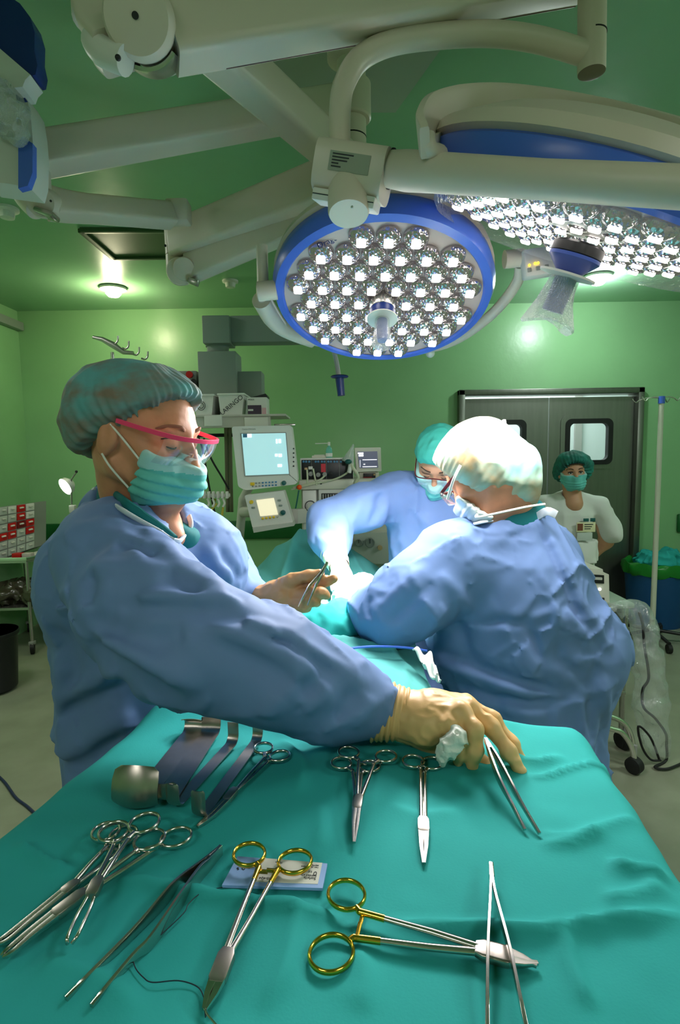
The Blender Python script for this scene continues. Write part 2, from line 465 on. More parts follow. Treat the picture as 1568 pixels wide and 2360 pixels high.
mat('black_plastic', (28, 28, 30), 0.4)
mat('dark_gap', (14, 16, 15), 0.7)
mat('cream_paint', (214, 212, 196), 0.35, tint=0.02)
mat('white_paint', (224, 222, 216), 0.4)
mat('white_plastic', (222, 222, 214), 0.42)
mat('grey_plastic', (196, 196, 186), 0.45)
mat('mid_grey', (150, 152, 146), 0.5)
mat('grey_panel', (142, 152, 144), 0.5)
mat('lamp_blue', (76, 114, 220), 0.3)
mat('deep_blue', (22, 48, 120), 0.35)
mat('teal', (46, 162, 158), 0.85, bump=0.12, bscale=420, bdist=0.0012, tint=0.05, tscale=7, spec=0.2)
mat('teal_drape', (84, 164, 160), 0.8, bump=0.10, bscale=300, bdist=0.0012, tint=0.04, tscale=6, spec=0.25)
mat('gown_blue', (112, 140, 190), 0.66, bump=0.55, bscale=6.5, bdist=0.012, bkind='ridged', detail=3, tint=0.04, tscale=9, spec=0.25)
mat('gown_trim', (214, 222, 232), 0.7)
mat('scrub_teal', (12, 112, 116), 0.8)
mat('white_cloth', (222, 224, 218), 0.8, bump=0.15, bscale=60, bdist=0.003)
mat('gauze', (226, 232, 222), 0.9, bump=0.4, bscale=300, bdist=0.002)
mat('corridor', (196, 206, 204), 0.6)
mat('door_glass', (240, 246, 246), 0.03, trans=1.0, ior=1.05)
clear('film', (226, 236, 236), 0.16, 0.10, bump=0.8, bscale=26)
clear('film_milky', (232, 238, 240), 0.34, 0.12, bump=0.7, bscale=40)

BY, LX, RX, FY, CH = 5.2, -2.86, 3.7, -2.6, 2.86
def structure(o): o['kind'] = 'structure'; return o
# back wall with the double-door opening
dl = P(1055, 915, BY); dr = P(1478, 908, BY)
DX0, DX1, DZ = dl.x, dr.x, 2.10
wb = MB()
wb.box(((LX+DX0)/2-0.05, BY+0.06, CH/2), (DX0-LX+0.1, 0.12, CH)).box(((RX+DX1)/2+0.05, BY+0.06, CH/2), (RX-DX1+0.1, 0.12, CH))
wb.box(((DX0+DX1)/2, BY+0.06, (CH+DZ)/2), (DX1-DX0, 0.12, CH-DZ))
structure(wb.build('wall_back', MATS['wall_green']))
structure(MB().box((LX-0.06, (BY+FY)/2, CH/2), (0.12, BY-FY, CH)).build('wall_left', MATS['wall_green']))
structure(MB().box((RX+0.06, (BY+FY)/2, CH/2), (0.12, BY-FY, CH)).build('wall_right', MATS['wall_green']))
structure(MB().box(((LX+RX)/2, FY-0.06, CH/2), (RX-LX+0.24, 0.12, CH)).build('wall_front', MATS['wall_green']))
structure(MB().box(((LX+RX)/2, (BY+FY)/2+0.6, -0.05), (RX-LX+0.24, BY-FY+1.6, 0.1)).build('floor', MATS['floor_vinyl']))
structure(MB().box(((LX+RX)/2, (BY+FY)/2, CH+0.05), (RX-LX+0.24, BY-FY+0.24, 0.1)).build('ceiling', MATS['ceiling_green']))
# bumper rails, cove moulding at top of the left wall, skirting
rl0, rl1 = P(101, 1230, BY).x, DX0-0.03
structure(MB().box(((rl0+rl1)/2, BY-0.018, 0.86), (rl1-rl0, 0.036, 0.17), 0.012).build('trim_1', MATS['rail_green']))
structure(MB().box(((P(1559, 1210, BY).x+RX)/2, BY-0.018, 0.86), (RX-P(1559, 1210, BY).x, 0.036, 0.17), 0.012).build('trim_2', MATS['rail_green']))
structure(MB().box((LX+0.03, (BY+FY)/2, 2.72), (0.06, BY-FY-0.02, 0.075), 0.01).build('trim_3', MATS['grey_panel']))
structure(MB().box(((LX+DX0)/2, BY-0.01, 0.06), (DX0-LX, 0.02, 0.12), 0.006).build('baseboard_back', MATS['rail_green']))
# steel door frame and two leaves
fr = MB(); cxd = (DX0+DX1)/2; wd = DX1-DX0; ft = 0.055
for x in (DX0+ft/2, DX1-ft/2): fr.box((x, BY+0.03, DZ/2), (ft, 0.2, DZ), 0.006)
fr.box((cxd, BY+0.03, DZ-0.025), (wd, 0.2, 0.05), 0.006)
structure(fr.build('trim_4', MATS['steel_door']))
lw_ = (wd-2*ft)/2; wz0, wz1 = P(1350, 1068, BY).z, P(1350, 968, BY).z; ww = 0.41
for k, (name, wxc) in enumerate((('door_1', P(1158, 1020, BY).x), ('door_2', P(1357, 1020, BY).x))):
    x0 = DX0+ft+k*lw_+0.006; x1 = x0+lw_-0.012; z0, z1 = 0.01, DZ-0.075
    ya, yb = BY+0.0, BY+0.045; m = MB()
    def blk(a, b, c, d): m.box(((a+b)/2, (ya+yb)/2, (c+d)/2), (b-a, yb-ya, d-c))
    blk(x0, wxc-ww/2, z0, z1); blk(wxc+ww/2, x1, z0, z1); blk(wxc-ww/2, wxc+ww/2, z0, wz0); blk(wxc-ww/2, wxc+ww/2, wz1, z1)
    d = structure(m.build(name, MATS['steel_door']))
    def rr(w, h, r, n=6):
        o = []
        for cx, cz, a0 in ((w-r, h-r, 0), (-w+r, h-r, 90), (-w+r, -h+r, 180), (w-r, -h+r, 270)):
            for i in range(n+1): a = R(a0+90*i/n); o.append((cx+r*math.cos(a), cz+r*math.sin(a)))
        return o
    wzc, wh = (wz0+wz1)/2, (wz1-wz0)/2
    def ringmesh(w0, h0, r0, w1, h1, r1, yy0, yy1):
        A = rr(w0, h0, r0); B = rr(w1, h1, r1); n = len(A); v = []; f = []
        for pts, y in ((A, yy0), (A, yy1), (B, yy1), (B, yy0)):
            v += [(wxc+p[0], y, wzc+p[1]) for p in pts]
        for ring in range(4):
            for i in range(n):
                j = (i+1) % n; a, b = ring*n, ((ring+1) % 4)*n; f.append([a+i, a+j, b+j, b+i])
        return MB().raw(v, f)
    ringmesh(ww/2+0.055, wh+0.05, 0.07, ww/2-0.02, wh-0.02, 0.05, ya-0.008, ya-0.002).build('window_surround', MATS['steel_door'], d)
    ringmesh(ww/2+0.012, wh+0.012, 0.055, ww/2-0.03, wh-0.03, 0.045, ya-0.016, yb).build('window_gasket', MATS['black_rubber'], d)
    MB().box((wxc, BY+0.025, wzc), (ww-0.03, 0.006, 2*wh-0.03)).build('window_pane', MATS['door_glass'], d)
# pale corridor seen through the door windows
structure(MB().box((cxd, BY+1.5, 1.4), (3.2, 0.06, 2.8)).build('wall_corridor', MATS['corridor']))
structure(MB().box((cxd-1.6, BY+0.8, 1.4), (0.06, 1.4, 2.8)).build('wall_corridor_left', MATS['corridor']))
structure(MB().box((cxd+1.6, BY+0.8, 1.4), (0.06, 1.4, 2.8)).build('wall_corridor_right', MATS['corridor']))
structure(MB().box((cxd, BY+0.8, 2.78), (3.2, 1.4, 0.06)).build('ceiling_corridor', MATS['corridor']))
pj = P(1333, 1020, BY+1.44)
structure(MB().box((pj.x, BY+1.45, 1.3), (0.08, 0.04, 2.6)).build('trim_5', MATS['mid_grey']))

# ------------------------------------------------------------------ lights of the place, plus added ceiling fill panels
def area(name, loc, target, sx, sy, power, col=(1, 1, 1), spread=180):
    l = bpy.data.lights.new(name, 'AREA'); l.shape = 'RECTANGLE'; l.size = sx; l.size_y = sy; l.energy = power; l.color = col; l.spread = R(spread)
    o = bpy.data.objects.new(name, l); COL.objects.link(o); o.location = loc
    o.rotation_euler = (Vector(target)-Vector(loc)).to_track_quat('-Z', 'Y').to_euler(); return o
def spot(name, loc, target, power, ang, blend=0.5, col=(1, 1, 1), rad=0.1):
    l = bpy.data.lights.new(name, 'SPOT'); l.energy = power; l.spot_size = R(ang); l.spot_blend = blend; l.color = col; l.shadow_soft_size = rad
    o = bpy.data.objects.new(name, l); COL.objects.link(o); o.location = loc
    o.rotation_euler = (Vector(target)-Vector(loc)).to_track_quat('-Z', 'Y').to_euler(); return o
def point(name, loc, power, col=(1, 1, 1), rad=0.05):
    l = bpy.data.lights.new(name, 'POINT'); l.energy = power; l.color = col; l.shadow_soft_size = rad
    o = bpy.data.objects.new(name, l); COL.objects.link(o); o.location = loc; return o
mat('added_panel_glow', (250, 252, 245), 0.4, emit=6.0)
# unseen ceiling panels added as fill, behind the camera and near the side walls
for (x, y, w_, p_) in ((-1.3, -1.2, 1.0, 6), (1.7, -1.2, 1.0, 10), (2.9, 1.6, 0.6, 26), (-2.3, 2.7, 0.6, 8)):
    t = thing('added_ceiling_panel', (x, y, CH), 'added square ceiling fill panel with white diffuser behind the instrument table' if y < 0 else ('added square ceiling fill panel with white diffuser near the right wall' if x > 0 else 'added square ceiling fill panel with white diffuser near the left wall'), 'added ceiling light', 'added fill panels')
    MB().box((x, y, CH-0.012), (w_+0.06, 0.66, 0.024), 0.004).build('frame', MATS['white_paint'], t)
    MB().box((x, y, CH-0.026), (w_, 0.6, 0.006)).build('diffuser', MATS['added_panel_glow'], t)
    area('added_panel_light', (x, y, CH-0.04), (x, y, 0), w_, 0.6, p_, (1.0, 0.97, 0.9) if x < 2 else (0.88, 1.0, 0.98))
area('corridor_light', (cxd, BY+0.8, 2.72), (cxd, BY+0.9, 0), 1.5, 0.5, 52, (0.92, 1.0, 1.0))
w = bpy.data.worlds.new('world'); SC.world = w; w.use_nodes = True
w.node_tree.nodes['Background'].inputs[0].default_value = (0.5, 0.6, 0.55, 1); w.node_tree.nodes['Background'].inputs[1].default_value = 0.05
# ------------------------------------------------------------------ surgical lamps, arms and ceiling column
mat('lamp_plate', (200, 176, 172), 0.4)
mat('lens_glass', (184, 178, 180), 0.08, 0.95, emit=0.04, ecol=(255, 246, 244), bump=0.55, bscale=130, bdist=0.004, bkind='voronoi')
mat('led_on', (255, 246, 240), 0.3, emit=7.0)
mat('led_rim', (255, 250, 248), 0.3, emit=1.6)
mat('arm_cream', (220, 208, 192), 0.38, bump=0.06, bscale=6)
mat('handle_blue', (64, 88, 168), 0.3)
mat('handle_dark', (20, 36, 84), 0.4)
mat('label_grey', (150, 158, 140), 0.5)
mat('ink', (40, 44, 48), 0.6)
mat('ink_blue', (52, 70, 130), 0.6)
mat('ceiling_plate', (176, 182, 172), 0.3, 0.3)

def beam(a, b, h, w, bev=0.02, mb=None):
    """square-section arm from a to b; h = height, w = width"""
    a, b = Vector(a), Vector(b); mb = mb or MB(); r = frame(b-a)
    mb.box((a+b)/2, (w, (b-a).length, h), bev, r, seg=3); return mb

# --- ceiling plate + central column
yc = 1.9
ctop = P(806, 112, yc)
t = thing('ceiling_column', (ctop.x, yc, CH), 'pale vertical ceiling column behind the lamp arms with square plate above', 'ceiling mount')
plate = MB(); pc = P(850, 130, 1.95)
pp = [PZ(605, 150, CH-0.012), PZ(740, 40, CH-0.012), PZ(1058, 42, CH-0.012), PZ(912, 248, CH-0.012), PZ(760, 248, CH-0.012)]
plate.prism([(q.x, q.y, CH-0.03) for q in pp], (0, 0, 0.03)); plate.build('ceiling_plate', MATS['ceiling_plate'], t)
bot = P(812, 360, yc)
rr_ = size(33, bot)
MB().lathe([(rr_, 0), (rr_, CH-0.05-bot.z)], (bot.x, yc, bot.z), seg=28).build('column', MATS['arm_cream'], t)
MB().lathe([(rr_*1.02, 0), (rr_*1.55, 0.01), (rr_*1.55, 0.05), (rr_*1.2, 0.075)], (ctop.x, yc, CH-0.105), seg=32).build('collar', MATS['arm_cream'], t)
for z in (0.19, 0.33): MB().lathe([(rr_*1.012, 0), (rr_*1.012, 0.004)], (bot.x, yc, CH-z), seg=28).build('ring_gap', MATS['dark_gap'], t)
for z in (2.64, 2.44): MB().lathe([(rr_*1.25, -0.055), (rr_*1.35, -0.05), (rr_*1.35, 0.05), (rr_*1.25, 0.055)], (bot.x, yc, z), seg=28).build('bearing', MATS['arm_cream'], t)

# --- first lamp suspension: boom B (to the near knuckle) + near spring arm + post + bent tube + joint housing + lamp head + yoke
nk = P(338, 62, 1.05)
t = thing('ceiling_lamp_arm', (nk.x, nk.y, nk.z), 'large cream spring arm with steel banded knuckle crossing top of room nearest camera', 'lamp arm')
ta = t; a1 = P(345, 84, 1.05); a2 = P(1338, -62, 1.32)
for s_ in (0,):
    v1 = (a2-a1); L1 = v1.length; e = frame(v1)
    h0 = size(150, a1)*0.5; h1 = size(96, a2)*0.5
    n_ = 10; pts = [a1+v1*(0.035+0.965*i/n_) for i in range(n_+1)]
    MB().sweep(pts, [0.042]*(n_+1), [h0*0.93+(h1-h0*0.93)*min(1, max(0, (i/n_-0.1)*1.2)) for i in range(n_+1)], side=e.col[0], seg=20, square=True).build('spring_arm', MATS['arm_cream'], t)
    sm = []
    for i in range(1, n_+1):
        hh_ = h0*0.93+(h1-h0*0.93)*min(1, max(0, (i/n_-0.1)*1.2)); sm.append(pts[i]-e.col[2]*hh_*0.97-e.col[0]*0.030)
    MB().sweep(sm, 0.0022, 0.0022, seg=6).build('cover_seam', mat('seam_brown', (92, 62, 60), 0.6), t)
toc = (CAM-nk).normalized(); kax = Vector((0.02, -1, -0.42)).normalized()
rk = size(77, nk)
MB().lathe([(rk*0.93, -0.1), (rk*0.93, 0.03), (rk, 0.034), (rk, 0.052), (rk*0.9, 0.062), (rk*0.3, 0.066), (0.0001, 0.066)], nk, kax, 48).build('knuckle', MATS['arm_cream'], t)
MB().lathe([(0.0055, 0.0655), (0.0055, 0.068), (0.0001, 0.068)], nk, kax, 16).build('screw', MATS['black_plastic'], t)
down = (Vector((0, 0, -1))-kax*Vector((0, 0, -1)).dot(kax)).normalized(); sidev = down.cross(kax).normalized()
band = MB(); pts = []
for i in range(17):
    a = R(-52+104*i/16); pts.append(nk+(down*math.cos(a)+sidev*math.sin(a)*1)*rk*1.06-kax*0.0+down*rk*0.06)
band.sweep(pts, 0.036, 0.004, side=kax, seg=8, square=True); band.build('steel_band', MATS['steel'], t)
cv = MB(); c0 = P(250, 60, 1.1); c1 = P(240, 115, 1.06)
pts = spline([P(222, -60, 1.12), P(226, 20, 1.1), P(238, 80, 1.08), P(270, 118, 1.05)], 6)
cv.sweep(pts, [size(44, c0)]*len(pts), [size(52, c0)*(1-0.35*max(0, i/len(pts)-0.6)) for i in range(len(pts))], side=X0, seg=20, square=True)
cv.build('end_cover', MATS['arm_cream'], t)
ec = MB(); pts = spline([P(215, 88, 1.05), P(236, 118, 1.035), P(290, 140, 1.02)], 6)
ec.sweep(pts, [size(26, c0), ]*len(pts), [size(30, c0)]*len(pts), seg=16); ec.build('end_cap', MATS['white_paint'], t)
MB().ball(P(272, 133, 0.992), 0.005).build('screw', MATS['black_plastic'], t)
# boom B from the column up and over to that knuckle
b0 = Vector((bot.x, yc, 2.44)); bB = P(520, 128, 1.40); bend = b0+(bB-b0)*1.55
hb = size(82, bB)
beam(b0, bend, hb*1.25, hb*1.1, 0.018).build('boom', MATS['arm_cream'], t)
MB().sweep([bend+Vector((0, 0, 0.06)), (bend.x, bend.y, 2.33)], 0.06, seg=24).build('boom_pivot', MATS['arm_cream'], t)
# post and bent tube
pp0 = P(1366, -80, 1.3); pp1 = P(1364, 160, 1.3); rp = size(31, pp1)
MB().lathe([(rp*0.96, 0), (rp, 0.006), (rp, (pp0-pp1).length)], P(1364, 168, 1.3), pp0-pp1, 32).build('post', MATS['arm_cream'], t)
MB().lathe([(rp*0.8, -0.0015), (rp*0.97, 0.0)], P(1364, 168, 1.3), pp0-pp1, 32).build('post_cap', mat('cap_taupe', (128, 118, 100), 0.5), t)
MB().lathe([(rp*1.006, 0), (rp*1.006, 0.003)], P(1366, 82, 1.3), pp0-pp1, 32).build('ring_gap', MATS['dark_gap'], t)
tube = spline([P(1345, 122, 1.3), P(1240, 92, 1.28), P(1130, 78, 1.26), P(1000, 84, 1.23), P(900, 100, 1.2), P(830, 136, 1.18), P(793, 196, 1.16), P(784, 260, 1.15), P(783, 345, 1.15)], 8)
MB().sweep(tube, [size(26-1*(i/len(tube)), q) for i, q in enumerate(tube)], seg=22).build('bent_tube', MATS['arm_cream'], t)

# --- joint housing with horizontal tube (part of the round lamp)
hc = P(816, 398, 1.15)
NL = None
lc = Vector((0.127, 1.617, 1.962)); nlamp = Vector((-0.046, -0.399, -0.916)).normalized()
t1 = thing('surgical_lamp', lc, 'round lit surgical lamp facing camera with blue rim and full disc of bright lenses', 'surgical lamp', None)
hx = (P(900, 418, 1.13)-P(735, 392, 1.16)).normalized(); hy = Vector((0, 1, 0.25)); hy = (hy-hx*hy.dot(hx)).normalized(); hz = hx.cross(hy)
hrot = Matrix((hx, hy, hz)).transposed()
hw = size(160, hc); hh = size(112, hc)
hs = MB(); prof = []
for i in range(24):
    a = 2*math.pi*i/24; cx_ = math.copysign(abs(math.cos(a))**0.55, math.cos(a)); sy_ = math.copysign(abs(math.sin(a))**0.55, math.sin(a))
    prof.append(hc+hy*(hh*0.55*cx_)+hz*(hh*0.5*sy_)-hx*hw*0.5)
hs.prism(prof, hx*hw); hs.build('joint_housing', MATS['arm_cream'], ta)
lh = hc-hz*hh*0.44-hy*hh*0.18
MB().box(lh-hz*0.012-hx*0.0, (hw*0.93, hh*0.62, 0.022), 0.004, hrot).build('lower_cover', MATS['white_paint'], ta)
MB().box(lh-hz*0.012-hy*hh*0.31, (hw*0.9, 0.002, 0.0016), 0, hrot).build('cover_seam', MATS['ink'], ta)
MB().box(hc-hy*(hh*0.555)+hz*0.004+hx*hw*0.02, (hw*0.58, 0.002, hh*0.34), 0, hrot).build('rating_label', MATS['label_grey'], ta)
lb = MB()
for i, (l_, o_) in enumerate(((0.3, 0), (0.24, -0.03), (0.22, -0.04), (0.1, -0.1), (0.14, -0.08))):
    lb.box(hc-hy*(hh*0.555+0.0012)+hz*(0.004+hh*0.12-i*hh*0.055)+hx*hw*(-0.08+o_), (hw*l_, 0.001, hh*0.022), 0, hrot)
lb.build('label_print', MATS['ink'], ta)
tb = [P(896, 390, 1.14), P(940, 394, 1.09), P(1000, 398, 1.03), P(1250, 414, 0.86), P(1580, 432, 0.76), P(1760, 445, 0.72)]
te = tb[-1]; rz = size(48, te); tb = tb[:-1]+spline([te, te+Vector((0.16, -0.05, 0.01)), te+Vector((0.24, -0.07, 0.08)), te+Vector((0.26, -0.08, 0.25)), Vector((te.x+0.26, te.y-0.08, CH-0.02))], 5)
MB().sweep(tb, [size(38, tb[0])*1.0, size(43, tb[1]), size(42, tb[2]), size(42, tb[3]), size(47, tb[4])]+[rz]*(len(tb)-5), seg=28).build('horizontal_tube', MATS['arm_cream'], ta)
e0 = P(899, 389, 1.14)
MB().lathe([(size(42, e0), 0), (size(42, e0), 0.004)], e0, hx, 28).build('ring_gap', MATS['dark_gap'], ta)
pk = P(806, 472, 1.14); 
MB().lathe([(size(44, pk), -0.0), (size(47, pk), 0.006), (size(47, pk), 0.03), (size(47, pk), 0.09)], P(804, 494, 1.12), Vector((0, 0.35, 1)), 32).build('pivot_puck', MATS['arm_cream'], ta)
MB().ball(P(812, 477, 1.075), 0.0026).build('screw', MATS['steel'], ta)

def lamp_head(t, c, n, rad, lens_r, pitch, xa, lit=1.0, rows=True):
    """disc head: c centre of the face, n facing direction, xa = face x axis"""
    xa = (Vector(xa)-n*Vector(xa).dot(n)).normalized(); ya = n.cross(xa)
    MB().lathe([(rad*0.89, 0.002), (rad*0.905, 0.008), (rad*0.97, 0.004), (rad*1.0, -0.02), (rad*0.985, -0.05), (rad*0.93, -0.065)], c, n, 72, cap=False).build('blue_rim', MATS['lamp_blue'], t)
    MB().lathe([(rad*0.94, -0.05), (rad*1.0, -0.062), (rad*0.98, -0.085), (rad*0.8, -0.12), (rad*0.35, -0.15), (0.0001, -0.155)], c, n, 64, cap=False).build('back_shell', MATS['arm_cream'], t)
    MB().lathe([(rad*0.9, 0.0), (0.0001, 0.0)], c, n, 64, cap=False).build('face_plate', MATS['lamp_plate'], t)
    first = None; firstled = None; cnt = 0
    N = 7
    for j in range(-N, N+1):
        for i in range(-N, N+1):
            x = (i+0.5*(j % 2))*pitch; y = j*pitch*0.866
            q = math.hypot(x, y)
            if q < pitch*0.75 or q > rad*0.89-lens_r*1.05: continue
            pos = c+xa*x+ya*y
            if first is None:
                first = MB(); prof = [(lens_r, 0.0), (lens_r*0.99, 0.006)]
                for k in range(1, 8): a = R(90*k/8); prof.append((lens_r*0.98*math.cos(a)+0.0, 0.006+lens_r*0.62*math.sin(a)))
                prof.append((0.0001, 0.006+lens_r*0.62))
                first = MB().lathe(prof, OFF[t.name], n, 24).build('lens', MATS['lens_glass'], t, sharp=None)
                s_ = lens_r*0.36; rt = Matrix((xa, ya, n)).transposed()
                firstled = MB().box(OFF[t.name]+n*(0.006+lens_r*0.60), (s_*2, s_*2.1, lens_r*0.24), s_*0.5, rt).build('led', MATS['led_on'], first)
                o = first; l = firstled
            else:
                o = first.copy(); COL.objects.link(o); o.parent = t; l = firstled.copy(); COL.objects.link(l); l.parent = o
            o.location = pos-OFF[t.name]; cnt += 1
    return cnt
radl = 0.305
n1 = lamp_head(t1, lc, nlamp, radl, 0.0322, 0.0655, X0)
# centre handle with sterile bag
nb = nlamp
MB().lathe([(0.036, -0.0000), (0.036, 0.0340), (0.034, 0.0374)], lc, nb, 32).build('handle_socket', MATS['steel'], t1)
MB().lathe([(0.0345, 0.0374), (0.0345, 0.0449), (0.037, 0.0462), (0.037, 0.0612), (0.03, 0.0680)], lc, nb, 32).build('handle_collar', MATS['deep_blue'], t1)
MB().lathe([(0.02, 0.0626), (0.042, 0.0653), (0.042, 0.0687), (0.02, 0.0707)], lc, nb, 32).build('handle_disc', MATS['white_plastic'], t1)
MB().lathe([(0.014, 0.0680), (0.016, 0.0884), (0.015, 0.1292), (0.012, 0.1360), (0.0001, 0.1360)], lc, nb, 20).build('handle_grip', MATS['handle_blue'], t1)
MB().lathe([(0.02, 0.0694), (0.021, 0.0952), (0.024, 0.1292), (0.029, 0.1462), (0.0265, 0.1510), (0.014, 0.1469)], lc, nb, 20).build('handle_cover_bag', MATS['film'], t1)
lx_ = X0; ly_ = nlamp.cross(X0)
tp = lc-X0*0.128+ly_*0.0; 
text('lettering', 'Dräger', 0.021, PP(758, 556, lc+nlamp*0.002, nlamp), (X0*0.86+Vector((0, 0, 0.35))), (0, 0.3, 1), MATS['ink_blue'], t1)
# yoke ring behind the head, side joints, control panel
yb0 = [P(603, 660, 1.68), P(612, 710, 1.76), P(660, 766, 1.88), P(760, 792, 2.02), P(870, 800, 2.06), P(960, 806, 2.04), P(1045, 786, 1.94), P(1130, 728, 1.80), P(1190, 655, 1.68), P(1200, 610, 1.62)]
MB().sweep(spline(yb0, 6), 0.016, seg=14).build('yoke', MATS['arm_cream'], t1)
MB().sweep([P(595, 672, 1.60), P(638, 668, 1.60)], 0.026, seg=20).build('yoke_joint', MATS['arm_cream'], t1)
MB().sweep([P(604, 566, 1.62), P(606, 655, 1.62)], 0.016, seg=16).build('yoke_stem', MATS['arm_cream'], t1)
MB().sweep(spline([P(603, 690, 1.72), P(645, 752, 1.86), P(720, 792, 1.98)], 6), [0.03, 0.03, 0.03, 0.03, 0.03, 0.028, 0.026, 0.024, 0.022, 0.02, 0.018, 0.016, 0.014], seg=16).build('yoke_cover', MATS['arm_cream'], t1)
MB().sweep([P(1163, 598, 1.6), P(1206, 594, 1.6)], 0.024, seg=20).build('yoke_joint', MATS['arm_cream'], t1)
cp0 = P(1248, 606, 1.58); cr = Matrix.Rotation(R(-7), 3, 'Y')
MB().box(cp0, (size(88, cp0), 0.04, size(62, cp0)), 0.006, cr).build('control_panel', MATS['white_paint'], t1)
for k in range(3):
    MB().box(P(1221+k*20, 622-k*4, 1.555), (0.011, 0.003, 0.011), 0.002, cr).build('control_button', MATS['mid_grey'], t1)
mat('led_yellow', (255, 214, 60), 0.4, emit=2.2)
for px in ((1221, 611), (1234, 607), (1241, 606)): MB().ball(P(*px, 1.556), 0.0035).build('indicator', MATS['led_yellow'], t1)
MB().ball(P(992, 814, 2.02), 0.016).build('end_knob', MATS['white_plastic'], t1)

# --- second lamp, edge-on at the right
c2 = Vector((0.503, 1.2, 1.984)); n2 = Vector((-0.30, 0.29, -0.909)).normalized()
v2 = (c2-CAM).normalized(); up2 = (UP-v2*UP.dot(v2)).normalized(); rt2 = v2.cross(up2)
t2 = thing('surgical_lamp', c2, 'surgical lamp seen nearly edge on at upper right with bagged blue handle below', 'surgical lamp')
lamp_head(t2, c2, n2, 0.352, 0.0322, 0.0655, rt2)
MB().lathe([(0.312, 0.002), (0.308, 0.03), (0.296, 0.044)], c2, n2, 64, cap=False).build('glass_skirt', MATS['film'], t2)
hb2 = PP(1360, 512, c2, n2)-n2*0.022
MB().lathe([(0.052, 0.0), (0.052, 0.03), (0.075, 0.036), (0.075, 0.041), (0.04, 0.044)], hb2, n2, 32).build('handle_socket', MATS['white_plastic'], t2)
MB().lathe([(0.046, 0.062), (0.05, 0.066), (0.05, 0.082), (0.046, 0.086)], hb2, n2, 32).build('handle_collar', MATS['black_plastic'], t2)
MB().lathe([(0.05, 0.084), (0.05, 0.09), (0.028, 0.112), (0.02, 0.118)], hb2, n2, 32).build('handle_flange', MATS['handle_blue'], t2)
MB().lathe([(0.02, 0.116), (0.055, 0.118), (0.055, 0.122), (0.02, 0.126)], hb2, n2, 32).build('handle_disc', MATS['white_plastic'], t2)
MB().lathe([(0.022, 0.12), (0.021, 0.175), (0.0215, 0.19), (0.0001, 0.191)], hb2, n2, 24).build('handle_grip', MATS['handle_blue'], t2)
bag = MB(); prof = [(0.026, 0.12), (0.028, 0.14), (0.034, 0.17), (0.044, 0.195), (0.052, 0.212), (0.049, 0.216), (0.03, 0.209)]
ax = n2; u_ = ax.orthogonal().normalized(); w_ = ax.cross(u_); sg = 28; v = []; f = []
for r_, tt in prof:
    for k in range(sg):
        a = 2*math.pi*k/sg; q = r_*(1+0.12*math.sin(3*a+tt*30)+0.05*math.sin(7*a))
        v.append(hb2+ax*(tt+0.012*math.sin(2*a)*(tt-0.12)/0.12)+(u_*math.cos(a)+w_*math.sin(a))*q)
for i in range(len(prof)-1):
    for k in range(sg): f.append([i*sg+k, i*sg+(k+1) % sg, (i+1)*sg+(k+1) % sg, (i+1)*sg+k])
bag.raw(v, f); bag.build('handle_cover_bag', MATS['film_milky'], t2)
# broad cream yoke band arching over the head
yk = [(980, 330, 0.98), (974, 300, 1.02), (1000, 262, 1.12), (1060, 246, 1.2), (1140, 240, 1.24), (1240, 250, 1.24), (1350, 270, 1.2), (1460, 298, 1.14), (1580, 335, 1.06), (1700, 380, 0.98)]
ypts = spline([P(*q) for q in yk], 6)
MB().sweep(ypts, [0.024+0.012*min(1, i/18) for i in range(len(ypts))], 0.008, side=up2, seg=12, square=True).build('yoke', MATS['arm_cream'], t2)
yk2 = [(985, 336, 1.0), (1030, 318, 1.16), (1130, 308, 1.24), (1260, 322, 1.22), (1400, 358, 1.14), (1520, 398, 1.05), (1640, 440, 0.98)]
y2 = spline([P(*q) for q in yk2], 6)
MB().sweep(y2, [0.006+0.016*min(1, i/10) for i in range(len(y2))], 0.008, side=up2, seg=12, square=True).build('inner_yoke', MATS['arm_cream'], t2)
MB().sweep(spline([P(985, 318, 1.0), P(990, 345, 1.0), P(1010, 352, 1.02)], 6), 0.02, 0.014, seg=14).build('yoke_end', MATS['arm_cream'], t2)

# --- third lamp head behind the round one: only its hanging handle shows
hp = P(783, 868, 2.15)
t = thing('lamp_handle', hp, 'dark blue lamp handle with round guard hanging below the round lamp', 'lamp handle')
MB().sweep(spline([P(768, 802, 2.15), P(776, 835, 2.15), P(781, 866, 2.15)], 5), 0.009, seg=12).build('stem', MATS['mid_grey'], t)
MB().lathe([(0.012, 0.006), (0.03, 0.004), (0.034, 0), (0.03, -0.004), (0.014, -0.006)], hp, (0, 0, 1), 28).build('guard', MATS['handle_dark'], t)
MB().lathe([(0.13, 0), (0.135, 0.01), (0.12, 0.03), (0.03, 0.05), (0.0001, 0.05)], P(770, 772, 2.15), (0, 0, 1), 32).build('lamp_head', MATS['mid_grey'], t)
MB().sweep(spline([P(772, 765, 2.15), P(800, 650, 2.1), P(812, 520, 1.96), P(813, 380, 1.9)], 6), 0.022, seg=14).build('hanger', MATS['arm_cream'], t)
MB().sweep([P(783, 872, 2.15), P(787, 912, 2.15)], [0.0165, 0.014], seg=16).build('grip', MATS['handle_dark'], t)

